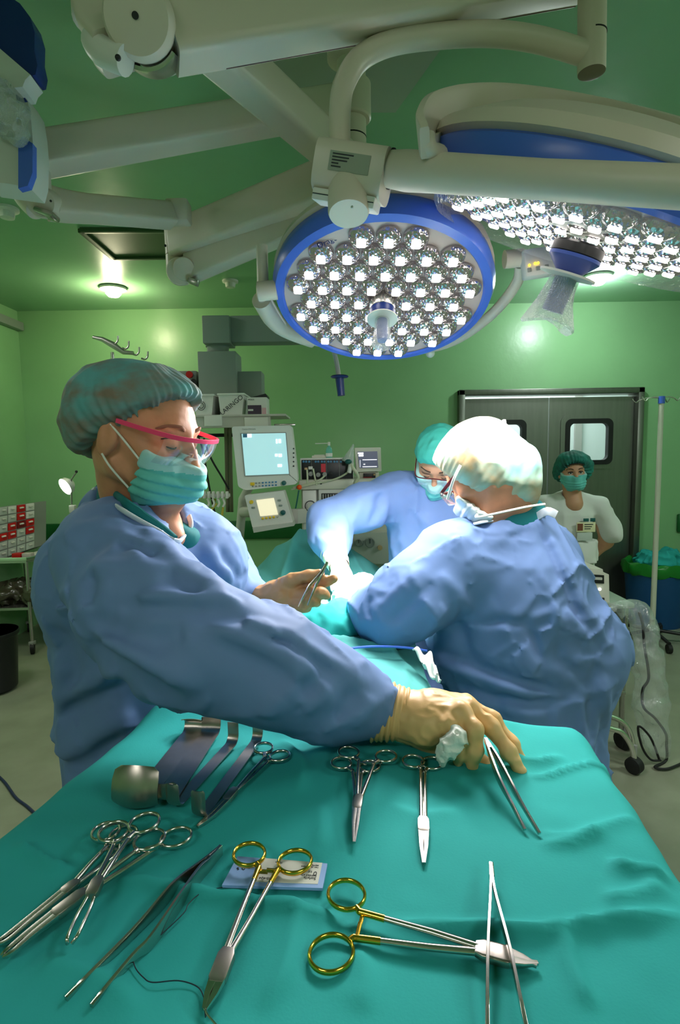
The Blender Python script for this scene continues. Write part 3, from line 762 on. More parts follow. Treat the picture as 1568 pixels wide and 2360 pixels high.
# --- booms A, C and the far spring arms
cA = Vector((bot.x, yc, 2.64)); eA = P(66, 362, 1.72)
t = thing('ceiling_boom', cA, 'long cream boom running from column to the blue and white device at left edge', 'ceiling boom')
hA = size(66, eA)
n_ = 6; r = frame(eA-cA)
MB().sweep([cA+(eA-cA)*(i/n_) for i in range(n_+1)], [hA*0.5+0.002*i for i in range(n_+1)], [hA*(0.55+0.04*i/n_) for i in range(n_+1)], side=r.col[0], seg=20, square=True).build('beam', MATS['arm_cream'], t)
MB().lathe([(0.05, -0.09), (0.055, -0.08), (0.055, 0.08), (0.05, 0.09)], eA, (0, 0, 1), 24).build('end_pivot', MATS['arm_cream'], t)
# left spring arm (towards blue/white device)
k3 = P(104, 468, 1.75)
MB().lathe([(size(32, k3), -0.06), (size(34, k3), 0.02), (size(31, k3), 0.034), (0.0001, 0.036)], k3, (0.05, -1, -0.3), 36).build('knuckle', MATS['arm_cream'], t)
MB().ball(P(117, 463, 1.70), 0.0035).build('screw', MATS['black_plastic'], t)
MB().sweep(spline([P(58, 420, 1.78), P(62, 450, 1.77), P(88, 478, 1.76)], 5), size(30, k3), size(30, k3), seg=20).build('end_cover', MATS['arm_cream'], t)
MB().box(P(108, 494, 1.735), (size(46, k3), 0.05, size(13, k3)), 0.006, Matrix.Rotation(R(20), 3, 'Y')).build('steel_band', MATS['steel'], t)
ar = spline([P(112, 468, 1.77), P(160, 477, 1.83), P(250, 485, 1.93), P(392, 497, 2.1)], 5)
MB().sweep(ar, 0.035, [size(33-8*min(1, i/8), q) for i, q in enumerate(ar)], side=X0.cross(Vector((0, 0, 1))), seg=20, square=True).build('arm', MATS['arm_cream'], t)
MB().box(P(412, 490, 2.12), (0.08, 0.07, size(50, P(412, 490, 2.12))), 0.01).build('end_block', MATS['arm_cream'], t)

# boom C and its down post with second spring arm
cC = Vector((bot.x, yc, 2.43)); eC = P(404, 560, 2.3)
t = thing('ceiling_boom', cC, 'cream boom slanting from column down to knuckle beside the ceiling hatch', 'ceiling boom')
beam(cC, eC, size(76, eC)*0.98, size(60, eC), 0.014).build('beam', MATS['arm_cream'], t)
kp = P(402, 540, 2.3)
MB().sweep([P(398, 512, 2.3), P(402, 588, 2.3)], size(20, kp), seg=22).build('pivot_post', MATS['arm_cream'], t)
MB().ball(P(381, 566, 2.26), 0.005).build('screw', MATS['black_plastic'], t)
k2 = P(430, 620, 2.26)
MB().sweep([P(404, 590, 2.3), P(406, 632, 2.3)], size(22, k2), seg=20).build('pivot_post', MATS['arm_cream'], t)
MB().lathe([(size(25, k2), -0.05), (size(26, k2), 0.03), (size(24, k2), 0.04), (0.0001, 0.042)], k2, (0, -1, -0.3), 32).build('knuckle', MATS['arm_cream'], t)
MB().lathe([(size(30, k2), -0.04), (size(31, k2), 0.012), (size(28, k2), 0.02)], P(416, 626, 2.27), (0, -1, -0.3), 28).build('knuckle_cover', MATS['arm_cream'], t)
MB().box(P(446, 650, 2.23), (size(24, k2), 0.03, size(13, k2)), 0.004, Matrix.Rotation(R(20), 3, 'Y')).build('steel_band', MATS['steel'], t)
s0, s1 = P(440, 618, 2.27), P(705, 505, 2.05)
MB().sweep([s0+(s1-s0)*(i/5) for i in range(6)], 0.035, [size(30, s0)*(1-0.02*i) for i in range(6)], side=frame(s1-s0).col[0], seg=20, square=True).build('arm', MATS['arm_cream'], t)
# --- blue and white device at left edge
dv = P(20, 300, 1.55)
t = thing('pendant_device', dv, 'white pendant device with dark blue edge panels at the upper left edge', 'medical device')
q0 = P(-60, 60, 1.5)
def slab(pts, thick, name, m):
    p = [P(*q) for q in pts]; MB().prism(p, FW*thick).build(name, m, t)
slab([(-40, -30, 1.5), (4, -20, 1.5), (46, 8, 1.5), (70, 40, 1.5), (80, 75, 1.5), (79, 118, 1.5), (86, 150, 1.5), (82, 172, 1.5), (74, 174, 1.5), (0, 112, 1.5), (-40, 80, 1.5)], 0.05, 'blue_panel', MATS['deep_blue'])
slab([(-40, 90, 1.49), (0, 112, 1.49), (70, 172, 1.49), (58, 184, 1.49), (52, 200, 1.49), (30, 202, 1.49), (-40, 150, 1.49)], 0.06, 'lower_cover', MATS['white_paint'])
slab([(-40, 180, 1.53), (30, 190, 1.53), (48, 206, 1.53), (64, 232, 1.53), (72, 280, 1.53), (76, 330, 1.53), (74, 400, 1.53), (66, 430, 1.53), (-40, 415, 1.53)], 0.08, 'white_shell', MATS['white_paint'])
slab([(42, 322, 1.52), (62, 322, 1.52), (75, 330, 1.52), (75, 398, 1.52), (64, 428, 1.52), (42, 434, 1.52)], 0.02, 'blue_edge', MATS['lamp_blue'])
slab([(36, 208, 1.525), (50, 214, 1.525), (62, 232, 1.525), (38, 234, 1.525)], 0.02, 'blue_edge', MATS['deep_blue'])
vv = MB(); g = Vol(P(-30, 350, 1.47)-Vector((0.05, 0.1, 0.05)), P(80, 190, 1.47)+Vector((0.05, 0.12, 0.08)), 0.004)
g.ell(P(8, 248, 1.5), (0.055, 0.05, 0.065), k=0.01).ell(P(38, 285, 1.5), (0.03, 0.03, 0.05), k=0.02).band().noise(0.012, 0.02, 3, True).unband()
vmesh('plastic_cover', g.mesh(1), MATS['film_milky'], t)

# --- ceiling fittings
hz_ = [PZ(187, 528, CH-0.004), PZ(478, 528, CH-0.004), PZ(505, 588, CH-0.004), PZ(262, 592, CH-0.004)]
t = thing('ceiling_hatch', hz_[3], 'dark recessed rectangular hatch in the green ceiling at left', 'ceiling hatch')
MB().prism([(q.x, q.y, CH-0.012) for q in hz_], (0, 0, 0.012)).build('panel', mat('hatch_green', (60, 84, 50), 0.5), t)
for a, b in zip(hz_, hz_[1:]+hz_[:1]): MB().sweep([Vector((a.x, a.y, CH-0.012)), Vector((b.x, b.y, CH-0.012))], 0.02, 0.012, seg=8, square=True).build('frame', MATS['hatch_green'], t)
mat('bulb_warm', (255, 246, 196), 0.4, emit=22.0); mat('bulb_cool', (240, 252, 255), 0.4, emit=40.0)
for px, py, lab, bm_, pw, colr in ((261, 668, 'small warm ceiling downlight shining left of the knuckles', 'bulb_warm', 11, (1, 0.93, 0.6)), (1379, 640, 'small brilliant white ceiling downlight beside the bagged handle', 'bulb_cool', 20, (0.9, 1.0, 1.0))):
    q = PZ(px, py, CH-0.02)
    t = thing('downlight', (q.x, q.y, CH), lab, 'downlight')
    MB().lathe([(0.05, 0), (0.10, -0.004), (0.10, -0.02), (0.062, -0.03)], (q.x, q.y, CH), (0, 0, 1), 28).build('housing', MATS['mid_grey'], t)
    MB().lathe([(0.06, -0.02), (0.058, -0.05), (0.04, -0.07), (0.0001, -0.075)], (q.x, q.y, CH), (0, 0, 1), 24).build('bulb', MATS[bm_], t)
    point('downlight_light', (q.x, q.y-0.0, CH-0.14), pw, colr, 0.05)
for px, py, lab in ((16, 489, 'small white smoke detector on the ceiling at far left'), (531, 653, 'small white ceiling sensor near the cream knuckles')):
    q = PZ(px, py, CH-0.02)
    t = thing('smoke_detector', (q.x, q.y, CH), lab, 'detector')
    MB().lathe([(0.06, 0), (0.06, -0.012), (0.04, -0.02), (0.035, -0.05), (0.0001, -0.055)], (q.x, q.y, CH), (0, 0, 1), 24).build('body', MATS['white_plastic'], t)

# light thrown by the two lamp heads onto the field
field = P(800, 1345, 1.66)
spot('lamp_light', lc+nlamp*0.32, field, 300, 48, 1.0, (1.0, 0.97, 0.93), 0.09)
spot('lamp_light', c2+n2*0.3, P(960, 1230, 1.62), 70, 44, 0.9, (1.0, 0.98, 0.95), 0.10)
spot('lamp_light', lc+nlamp*0.33, P(805, 1352, 1.66), 1900, 14, 0.6, (1.0, 0.95, 0.92), 0.06)
# wide stray light of the two lamp heads
spot('lamp_stray', lc+nlamp*0.26, lc+nlamp, 38, 165, 0.5, (1.0, 0.95, 0.94), 0.12)
spot('lamp_stray', c2+n2*0.28, c2+n2, 22, 165, 0.5, (1.0, 0.96, 0.95), 0.12)
# ------------------------------------------------------------------ instrument table, its drape and the instruments
TZ = 1.12
FL, FR = PZ(372, 1640, TZ), PZ(1312, 1684, TZ)
lq, rq = PZ(0, 1948, TZ), PZ(1568, 2085, TZ)
def extr(a, b, y): k = (y-a.y)/(b.y-a.y); return a+(b-a)*k
NLc, NRc = extr(FL, lq, 0.16), extr(FR, rq, 0.16)
def polydist(X, Y, pts):
    best = np.full(X.shape, 9.0); ta = np.zeros(X.shape); L = [math.hypot(b[0]-a[0], b[1]-a[1]) for a, b in zip(pts[:-1], pts[1:])]; tot = sum(L); acc = 0; sg = np.zeros(X.shape)
    for (a, b, l) in zip(pts[:-1], pts[1:], L):
        ux, uy = (b[0]-a[0])/l, (b[1]-a[1])/l
        t = np.clip((X-a[0])*ux+(Y-a[1])*uy, 0, l); d = np.hypot(X-a[0]-t*ux, Y-a[1]-t*uy); m = d < best
        best[m] = d[m]; ta[m] = (acc+t[m])/tot; sg[m] = np.sign((X-a[0])*uy-(Y-a[1])*ux)[m]; acc += l
    return best, ta, sg
def vnoise(X, Y, scale, seed):
    g = np.random.default_rng(seed).random((64, 64)); q = X/scale; r = Y/scale; i = np.floor(q).astype(int); j = np.floor(r).astype(int)
    t = q-i; u = r-j; t = t*t*(3-2*t); u = u*u*(3-2*u); i %= 64; j %= 64; i2 = (i+1) % 64; j2 = (j+1) % 64
    return 2*((g[i, j]*(1-t)+g[i2, j]*t)*(1-u)+(g[i, j2]*(1-t)+g[i2, j2]*t)*u)-1
creases = [  # px polyline, height, width
    ([(1215, 1792), (1260, 1788), (1320, 1768), (1385, 1758), (1440, 1776)], 0.0035, 0.005),
    ([(880, 2122), (1000, 2136), (1130, 2142), (1250, 2145), (1400, 2122), (1600, 2108)], 0.006, 0.010),
    ([(1295, 2142), (1312, 2180), (1325, 2230), (1370, 2330)], 0.0035, 0.008),
    ([(262, 2026), (340, 2035), (440, 2056), (560, 2075), (720, 2098), (800, 2120)], 0.0055, 0.009),
    ([(22, 1950), (60, 1955), (120, 1990), (178, 2008)], 0.004, 0.006),
    ([(665, 2080), (690, 2110), (680, 2160), (660, 2250), (600, 2340)], 0.003, 0.012),
    ([(1240, 1915), (1300, 1930), (1380, 1912), (1470, 1880)], 0.003, 0.010),
    ([(1240, 1945), (1310, 1945), (1390, 1915)], 0.003, 0.008),
    ([(1160, 1680), (1180, 1740), (1230, 1760), (1300, 1740)], 0.005, 0.012),
    ([(1400, 1990), (1480, 2010), (1540, 2015)], 0.006, 0.012),
    ([(1390, 2070), (1470, 2060), (1530, 2040)], 0.004, 0.014),
    ([(740, 1850), (745, 1900), (738, 1960)], 0.002, 0.010),
    ([(820, 2180), (850, 2260), (830, 2340)], 0.002, 0.014),
    ([(80, 2210), (160, 2230), (260, 2270), (330, 2340)], 0.003, 0.016),
    ([(420, 1690), (520, 1660), (640, 1670), (700, 1690)], 0.006, 0.018),
    ([(650, 1700), (700, 1760), (690, 1830)], 0.004, 0.014),
    ([(900, 1850), (960, 1880), (1060, 1870)], 0.002, 0.018)]
Wn, Dn = 0.78, FL.y-0.16
ga = np.arange(-0.42, Wn+0.42+1e-6, 0.006); gb = np.arange(-0.36, Dn+0.12, 0.006)
A_, B_ = np.meshgrid(ga, gb, indexing='ij')
ca, cb = np.clip(A_, 0, Wn), np.clip(B_, 0, Dn); ou, ov = A_-ca, -(B_-cb)
u_ = (ca/Wn)[..., None]; v_ = (cb/Dn)[..., None]
far = np.array(FL)*(1-u_)+np.array(FR)*u_; near = np.array(NLc)*(1-u_)+np.array(NRc)*u_
base = far*(1-v_)+near*v_
o = np.hypot(ou, ov); rr0 = 0.025; ang = np.minimum(o/rr0, math.pi/2); outd = rr0*np.sin(ang); drop = rr0*(1-np.cos(ang))+np.maximum(0, o-rr0*math.pi/2)
dxn = np.where(o > 1e-9, ou/np.maximum(o, 1e-9), 0); dyn = np.where(o > 1e-9, ov/np.maximum(o, 1e-9), 0)
along = np.where(np.abs(dxn) > 0.7, B_, A_)
rip = np.clip(drop*0.12, 0, 0.03)*(1+0.9*np.sin(along*38)+0.6*np.sin(along*71+1.3))
X_ = base[..., 0]+dxn*(outd+rip); Y_ = base[..., 1]+dyn*(outd+rip)
Z_ = np.full(X_.shape, TZ)-drop
hgt = 0.0016*vnoise(X_, Y_, 0.07, 1)+0.0022*vnoise(X_, Y_, 0.16, 2)+0.0007*vnoise(X_, Y_, 0.03, 3)
for pts, A, w in creases:
    q = [PZ(x, y, TZ) for x, y in pts]; q = spline(q, 5); d, t, sg = polydist(X_, Y_, [(a.x, a.y) for a in q])
    tp = np.clip(4*t*(1-t)*1.6, 0, 1); hgt += 2.1*A*tp*np.exp(-(d/w)**1.4*np.where(sg > 0, 1.0, 3.0))
# soft lumps along the far edge
for (px, py, A, w) in ((400, 1632, 0.014, 0.05), (520, 1632, 0.010, 0.06), (1110, 1652, 0.014, 0.06), (1310, 1690, 0.004, 0.04), (700, 1670, -0.006, 0.08)):
    q = PZ(px, py, TZ); hgt += A*np.exp(-((X_-q.x)**2+(Y_-q.y)**2)/w**2)
hgt *= np.where(o > 0.05, np.exp(-(o-0.05)/0.05), 1.0)
Z_ = Z_+hgt
ni, nj = X_.shape; V = np.stack([X_, Y_, Z_], -1).reshape(-1, 3)
I, J = np.meshgrid(np.arange(ni-1), np.arange(nj-1), indexing='ij'); i0 = (I*nj+J).ravel()
Fq = np.stack([i0, i0+1, i0+nj+1, i0+nj], 1)
def solidify(ob, th):
    m = ob.modifiers.new('thickness', 'SOLIDIFY'); m.thickness = th; m.offset = -1; return ob
dr_ = vmesh('table_drape', (V, Fq), MATS['teal'])
bm = bmesh.new(); bm.from_mesh(dr_.data); bmesh.ops.recalc_face_normals(bm, faces=bm.faces[:]); bm.to_mesh(dr_.data); bm.free()
solidify(dr_, 0.0012)
tag(dr_, 'teal cloth drape with creases covering the instrument table in front', 'surgical drape')
ct = (FL+FR+NLc+NRc)/4
t = thing('instrument_table', (ct.x, ct.y, 0), 'instrument table on steel legs hidden beneath the creased teal drape', 'table')
tt = [p+(ct-p)*0.03 for p in (FL, FR, NRc, NLc)]
MB().prism([(p.x, p.y, TZ-0.03) for p in tt], (0, 0, 0.025)).build('tabletop', MATS['steel'], t)
for p in tt:
    q = p+(ct-p)*0.12; MB().sweep([(q.x, q.y, 0.05), (q.x, q.y, TZ-0.03)], 0.014, seg=12).build('leg', MATS['steel'], t)
    MB().lathe([(0.025, 0), (0.04, 0.01), (0.04, 0.04), (0.02, 0.055)], (q.x, q.y, 0), seg=16).build('foot', MATS['black_rubber'], t)

# ---- ring-handled instruments -------------------------------------------------------------
def tz(p, z=0.0): return PZ(p[0], p[1], TZ+z)
def ring_tool(name, label, cat, rings, rr, starts, ja, jb, tips, group=None, gold=None, z=0.005, jw=0.0045, sh=(0.0022, 0.0036), bend=None, fen=False, base_m='instrument'):
    m = MATS[base_m]; hm = MATS['gold'] if gold else m
    J0, J1 = tz(ja, z), tz(jb, z)
    t = thing(name, J0, label, cat, group)
    ax = (J1-J0).normalized(); sd = ax.cross(Vector((0, 0, 1))).normalized()
    for k in range(2):
        c = tz(rings[k], z); s0 = tz(starts[k], z); dz = Vector((0, 0, 0.0016*(1 if k == 0 else -1)))
        dirn = (s0-c); dirn.z = 0; dirn.normalize(); prp = dirn.cross(Vector((0, 0, 1)))
        pts = []; ra, rb = rr[k] if isinstance(rr[0], tuple) else rr
        for i in range(36):
            a = 2*math.pi*i/36; pts.append(c+dirn*(ra*math.cos(a))+prp*(rb*math.sin(a))+dz)
        h = MB(); h.sweep(pts, 0.0017, 0.0026, side=None, seg=10, closed=True)
        h.sweep([c+dirn*ra*0.98+dz, c+dirn*(ra+0.004)+dz, s0+dz], [0.0026, 0.003, 0.0028], [0.0028, 0.003, 0.003], seg=10)
        je = J0+sd*(0.0016 if k == 0 else -0.0016)*(-1 if (s0-J0).dot(sd) < 0 else 1)
        if (s0-J0).dot(sd) < 0: je = J0-sd*0.0022
        else: je = J0+sd*0.0022
        g = gold or 0.0
        if g:
            sg_ = s0+(je-s0)*g; h.sweep([s0+dz, sg_+dz], [0.003, sh[0]*1.15], [0.003, sh[0]*1.2], seg=10)
        else: sg_ = s0
        h.build('ring_handle', hm, t)
        MB().sweep([sg_+dz, sg_+(je-sg_)*0.5+dz, je], [sh[0], sh[0]*1.15, sh[1]*0.8], [sh[0], sh[0]*1.1, sh[1]*0.7], seg=10).build('shank', m, t)
        # ratchet tooth bar
        o_ = tz(starts[1-k], z); q = s0+(o_-s0)*0.52; q.z += 0.001*(1 if k else -1); s1 = s0+(je-s0)*0.03
        MB().sweep([s1, q+(je-s0)*0.03], 0.0018, 0.0014, seg=8, square=True).build('ratchet', hm, t)
        tip = tz(tips[k], z*0.55); side = sd*(jw*0.42*(1 if k == 0 else -1)); pj = J1+side
        if bend: path = [pj]+[tz(b_, z*0.8)+side*0.6 for b_ in bend[k]]+[tip]; path = spline(path, 5)
        else: path = [pj, pj+(tip-pj)*0.5+side*0.3, tip]
        n = len(path)
        MB().sweep(path, [jw*0.5*(1-0.62*i/(n-1)) if not fen else 0.0016 for i in range(n)], [0.0028*(1-0.5*i/(n-1)) if not fen else 0.0018 for i in range(n)], side=None, seg=10, square=not fen).build('jaw', m, t)
    MB().sweep([J0-ax*0.004, J0+ax*0.002, J1, J1+ax*0.003], [jw*0.7, jw, jw, jw*0.75], [0.0026, 0.0034, 0.0034, 0.0026], side=sd, seg=12, square=True).build('box_joint', MATS['instrument_satin'] if base_m == 'instrument' else m, t)
    return t
ring_tool('needle_holder', 'gold ringed needle holder lying across the pale blue suture packet', 'needle holder', [(575, 1972), (680, 1982)], ((0.0165, 0.0155), (0.0168, 0.0158)), [(597, 2003), (640, 2002)], (524, 2198), (501, 2258), [(470, 2326), (474, 2326)], gold=0.17, z=0.010, jw=0.0072)
ring_tool('needle_holder', 'gold ringed needle holder with its tip under the open tweezers', 'needle holder', [(799, 2065), (764, 2192)], ((0.0178, 0.0166), (0.0185, 0.0172)), [(829, 2105), (815, 2157)], (1108, 2189), (1172, 2206), [(1240, 2220), (1238, 2226)], gold=0.22, z=0.006, jw=0.0085, sh=(0.0026, 0.0042))
ring_tool('artery_clamp', 'upper steel clamp of the crossed pair at table centre with wider set rings', 'surgical clamp', [(804, 1737), (890, 1741)], (0.0146, 0.0134), [(827, 1755), (863, 1757)], (828, 1838), (824, 1862), [(815, 1942), (818, 1942)], 'crossed clamp pair', z=0.011, jw=0.005)
ring_tool('artery_clamp', 'lower steel clamp of the crossed pair at table centre with rings close together', 'surgical clamp', [(787, 1762), (853, 1764)], (0.0138, 0.0128), [(813, 1780), (834, 1780)], (824, 1838), (821, 1860), [(814, 1936), (817, 1936)], 'crossed clamp pair', z=0.005, jw=0.005)
ring_tool('surgical_scissors', 'closed steel scissors pointing at viewer beside the gloved hand', 'scissors', [(953, 1758), (996, 1757)], (0.0148, 0.0138), [(970, 1776), (980, 1776)], (976, 1890), (977, 1915), [(976, 1990), (979, 1990)], z=0.005, jw=0.0066)
ring_tool('curved_clamp', 'curved steel clamp lying alongside the retractors', 'surgical clamp', [(608, 1727), (645, 1740)], (0.0140, 0.0125), [(611, 1748), (618, 1752)], (540, 1822), (524, 1842), [(454, 1905), (456, 1906)], z=0.007, jw=0.0056, bend=[[(486, 1878)], [(488, 1880)]])
ring_tool('long_clamp', 'long steel clamp reaching the left edge, upper of the two long ones', 'surgical clamp', [(244, 1920), (284, 1922)], (0.0152, 0.0142), [(246, 1955), (276, 1958)], (172, 2038), (150, 2056), [(-14, 2174), (-10, 2178)], 'long clamps at left', z=0.006, jw=0.0055, bend=[[(60, 2126), (10, 2164)], [(62, 2130), (14, 2168)]])
ring_tool('long_clamp', 'long steel clamp with bent tips near the left edge, lower of the long pair', 'surgical clamp', [(345, 1939), (406, 1927)], (0.0162, 0.0145), [(312, 1966), (368, 1946)], (190, 2060), (130, 2106), [(4, 2202), (8, 2206)], 'long clamps at left', z=0.010, jw=0.0062, bend=[[(70, 2150), (24, 2188)], [(72, 2154), (28, 2192)]])
ring_tool('tissue_clamp', 'short steel clamp with open looped jaws lying over the long clamps', 'surgical clamp', [(333, 1900), (262, 1914)], (0.0165, 0.0150), [(296, 1936), (264, 1940)], (226, 2030), (212, 2060), [(156, 2174), (166, 2174)], z=0.018, jw=0.0058, fen=True, bend=[[(182, 2110), (160, 2160)], [(206, 2090), (178, 2150)]])

def tweezers(name, label, end, leg1, leg2, z=0.005, w=0.004, group=None, zs=None):
    t = thing(name, end, label, 'forceps', group)
    for leg in (leg1, leg2):
        pts = spline(leg, 6); n = len(pts)
        wd = [w*(0.8+0.5*math.sin(math.pi*min(1, i/(n-1)*1.25))**2)*(1-0.62*max(0, i/(n-1)-0.5)/0.5) for i in range(n)]
        MB().sweep(pts, wd, [0.0011+0.0006*i/(n-1) for i in range(n)], side=Vector((0, 0, 1)), seg=10, square=True).build('arm', MATS['instrument'], t)
    a, b = leg1[0], leg2[0]; c = (a+b)/2; dd = (leg1[1]+leg2[1])/2-c; dd.normalize()
    MB().sweep([c-dd*0.006, c+dd*0.012], [w*0.75, w*0.85], [0.0022, 0.0026], side=Vector((0, 0, 1)), seg=10, square=True).build('spring_end', MATS['instrument'], t)
    return t
Z6 = 0.006
tweezers('tissue_forceps', 'long plain steel forceps lying diagonally on the left of the table', tz((500, 1965), Z6),
         [tz((500, 1966), Z6), tz((455, 2008), Z6), tz((393, 2060), Z6), tz((304, 2153), Z6), tz((152, 2303), 0.003)],
         [tz((503, 1968), Z6), tz((480, 1995), Z6), tz((454, 2026), Z6), tz((357, 2160), Z6), tz((307, 2207), Z6), tz((211, 2320), 0.003)], w=0.0075)
tweezers('dressing_forceps', 'slim steel forceps at lower right crossing over a needle holder', tz((1132, 2002), 0.013),
         [tz((1132, 2002), 0.013), tz((1131, 2063), 0.013), tz((1125, 2197), 0.013), tz((1124, 2359), 0.009), tz((1124, 2460), 0.004)],
         [tz((1134, 2002), 0.013), tz((1142, 2063), 0.013), tz((1177, 2197), 0.013), tz((1212, 2359), 0.009), tz((1236, 2460), 0.004)], w=0.0036)
# ---- retractors: steel ribbons with both ends curled up -----------------------------------
def retractor(label, top, bot, w, ht, hb, wb=None, m='instrument_satin', lift=0.003, tilt=0.0, curl=0.012):
    a, b = tz(top, lift), tz(bot, lift); d = (b-a).normalized(); sd = d.cross(Vector((0, 0, 1))).normalized(); up = Vector((0, 0, 1))
    t = thing('retractor', (a+b)/2, label, 'retractor', 'double ended retractors')
    def curlpts(p, dirn, h):
        o_ = []
        for i in range(7): an = R(90*i/6*1.0); o_.append(p+dirn*(curl*math.sin(an))+up*(curl*(1-math.cos(an))))
        q = o_[-1]; [o_.append(q+up*(h-curl)*k_-dirn*tilt*k_*k_) for k_ in (0.3, 0.6, 0.88, 1.0)]; return o_
    def ribbon(name, pts, ws, cup):
        n = len(pts); K = 9; v = []; f = []; th = 0.0012
        for i in range(n):
            tn = (pts[min(i+1, n-1)]-pts[max(i-1, 0)]).normalized(); nn = sd.cross(tn).normalized()
            for s_ in (1, -1):
                for k in range(K):
                    x = (k/(K-1)*2-1); v.append(pts[i]+sd*(x*ws[i])+nn*(cup[i]*(1-x*x)+s_*th*0.5))
        st = 2*K
        for i in range(n-1):
            for k in range(K-1):
                f.append([i*st+k, i*st+k+1, (i+1)*st+k+1, (i+1)*st+k]); f.append([i*st+K+k+1, i*st+K+k, (i+1)*st+K+k, (i+1)*st+K+k+1])
            f.append([i*st, (i+1)*st, (i+1)*st+K, i*st+K]); f.append([i*st+K-1, i*st+2*K-1, (i+1)*st+2*K-1, (i+1)*st+K-1])
        for e in (0, n-1):
            for k in range(K-1): f.append([e*st+k, e*st+K+k, e*st+K+k+1, e*st+k+1])
        MB().raw(v, f).build(name, MATS[m], t)
    ribbon('shaft', [a+(b-a)*(i/10) for i in range(11)], [w]*11, [0]*11)
    wb = wb or w
    p1 = curlpts(a, -d, ht); ribbon('blade', p1, [w+(w*0.05)*(i/len(p1)) for i in range(len(p1))], [w*0.12*i/len(p1) for i in range(len(p1))])
    p2 = curlpts(b, d, hb); nn = len(p2); ribbon('blade', p2, [(w+(wb-w)*min(1, i/3.0))*(1 if i < nn-2 else (0.95 if i == nn-2 else 0.72)) for i in range(nn)], [-wb*0.28*min(1, i/4.0) for i in range(nn)])
    return t
retractor('widest steel retractor with broad scooped end at left of the four', (442, 1690), (322, 1846), 0.0145, 0.020, 0.044, 0.0285, tilt=0.012)
retractor('dark wide steel retractor lying second from left of the four', (482, 1692), (388, 1832), 0.0140, 0.020, 0.024, 0.016, lift=0.006)
retractor('narrow steel retractor with brassy sheen, third from left of the four', (530, 1718), (412, 1848), 0.0080, 0.028, 0.030, 0.0085, lift=0.004)
retractor('narrowest steel retractor at right of the four, next to the curved clamp', (588, 1712), (470, 1872), 0.0075, 0.026, 0.034, 0.0085, lift=0.004)
# ---- suture packet, thread and needle -----------------------------------------------------
c4 = [tz(q, 0.0006) for q in ((548, 1979), (755, 1996), (744, 2053), (512, 2046))]
t = thing('suture_packet', sum(c4, Vector())/4, 'pale blue and cream suture packet lying under the gold ringed needle holder', 'suture packet')
mat('packet_blue', (142, 176, 226), 0.5); mat('packet_cream', (224, 222, 208), 0.5)
def quad(u0, u1, v0, v1, z):
    f_ = lambda u, v: (c4[0]*(1-u)+c4[1]*u)*(1-v)+(c4[3]*(1-u)+c4[2]*u)*v
    return [f_(u0, v0)+Vector((0, 0, z)), f_(u1, v0)+Vector((0, 0, z)), f_(u1, v1)+Vector((0, 0, z)), f_(u0, v1)+Vector((0, 0, z))]
MB().prism(quad(0, 1, 0, 1, 0), (0, 0, 0.0028)).build('sleeve', MATS['packet_blue'], t)
MB().prism(quad(0.30, 0.945, 0.0, 0.86, 0.0028), (0, 0, 0.0003)).build('printed_panel', MATS['packet_cream'], t)
px_ = (c4[0]-c4[1]).normalized(); py_ = (c4[3]-c4[0]); py_ = py_.normalized()
def ptext(s_, sz, u, v, al='LEFT'):
    q = quad(u, u, v, v, 0.0033)[0]; text('lettering', s_, sz, q, px_, py_, MATS['ink'], t, al, 0.0001)
ptext('0', 0.0075, 0.915, 0.46); ptext('Sofsilk', 0.0048, 0.915, 0.66); ptext('3.5 metric', 0.003, 0.86, 0.40); ptext('braided silk', 0.0034, 0.915, 0.56)
ptext('8S-424', 0.0042, 0.46, 0.74); ptext('non absorbable', 0.0028, 0.915, 0.22); ptext('sterile', 0.0028, 0.915, 0.14); ptext('75 cm', 0.003, 0.52, 0.12)
q = quad(0.13, 0.13, 0.40, 0.40, 0.0029)[0]; text('lettering', '2.0 s', 0.0075, q, px_+py_*0.5, py_, MATS['ink'], t)
th = [(513, 2045, 0.003), (490, 2050, 0.002), (463, 2058, 0.004), (435, 2083, 0.004), (422, 2106, 0.003), (364, 2160, 0.002), (320, 2188, 0.003), (308, 2206, 0.003), (312, 2230, 0.002), (330, 2252, 0.002), (352, 2264, 0.002), (411, 2260, 0.002), (455, 2274, 0.002), (470, 2300, 0.004), (472, 2326, 0.005), (474, 2345, 0.003)]
t = MB().sweep(spline([tz(q[:2], q[2]+0.001) for q in th], 6), 0.00045, seg=6).build('suture_thread', mat('thread_dark', (14, 40, 52), 0.6))
tag(t, 'thin dark suture thread winding from packet to the needle holder tip', 'thread')
t = MB().sweep(spline([tz((470, 2322), 0.006), tz((478, 2338), 0.005), tz((490, 2352), 0.004), tz((502, 2366), 0.003)], 6), [0.0009]*18+[0.0004], seg=8).build('suture_needle', MATS['chrome'])
tag(t, 'small curved suture needle in the jaws of the needle holder over the packet', 'needle')
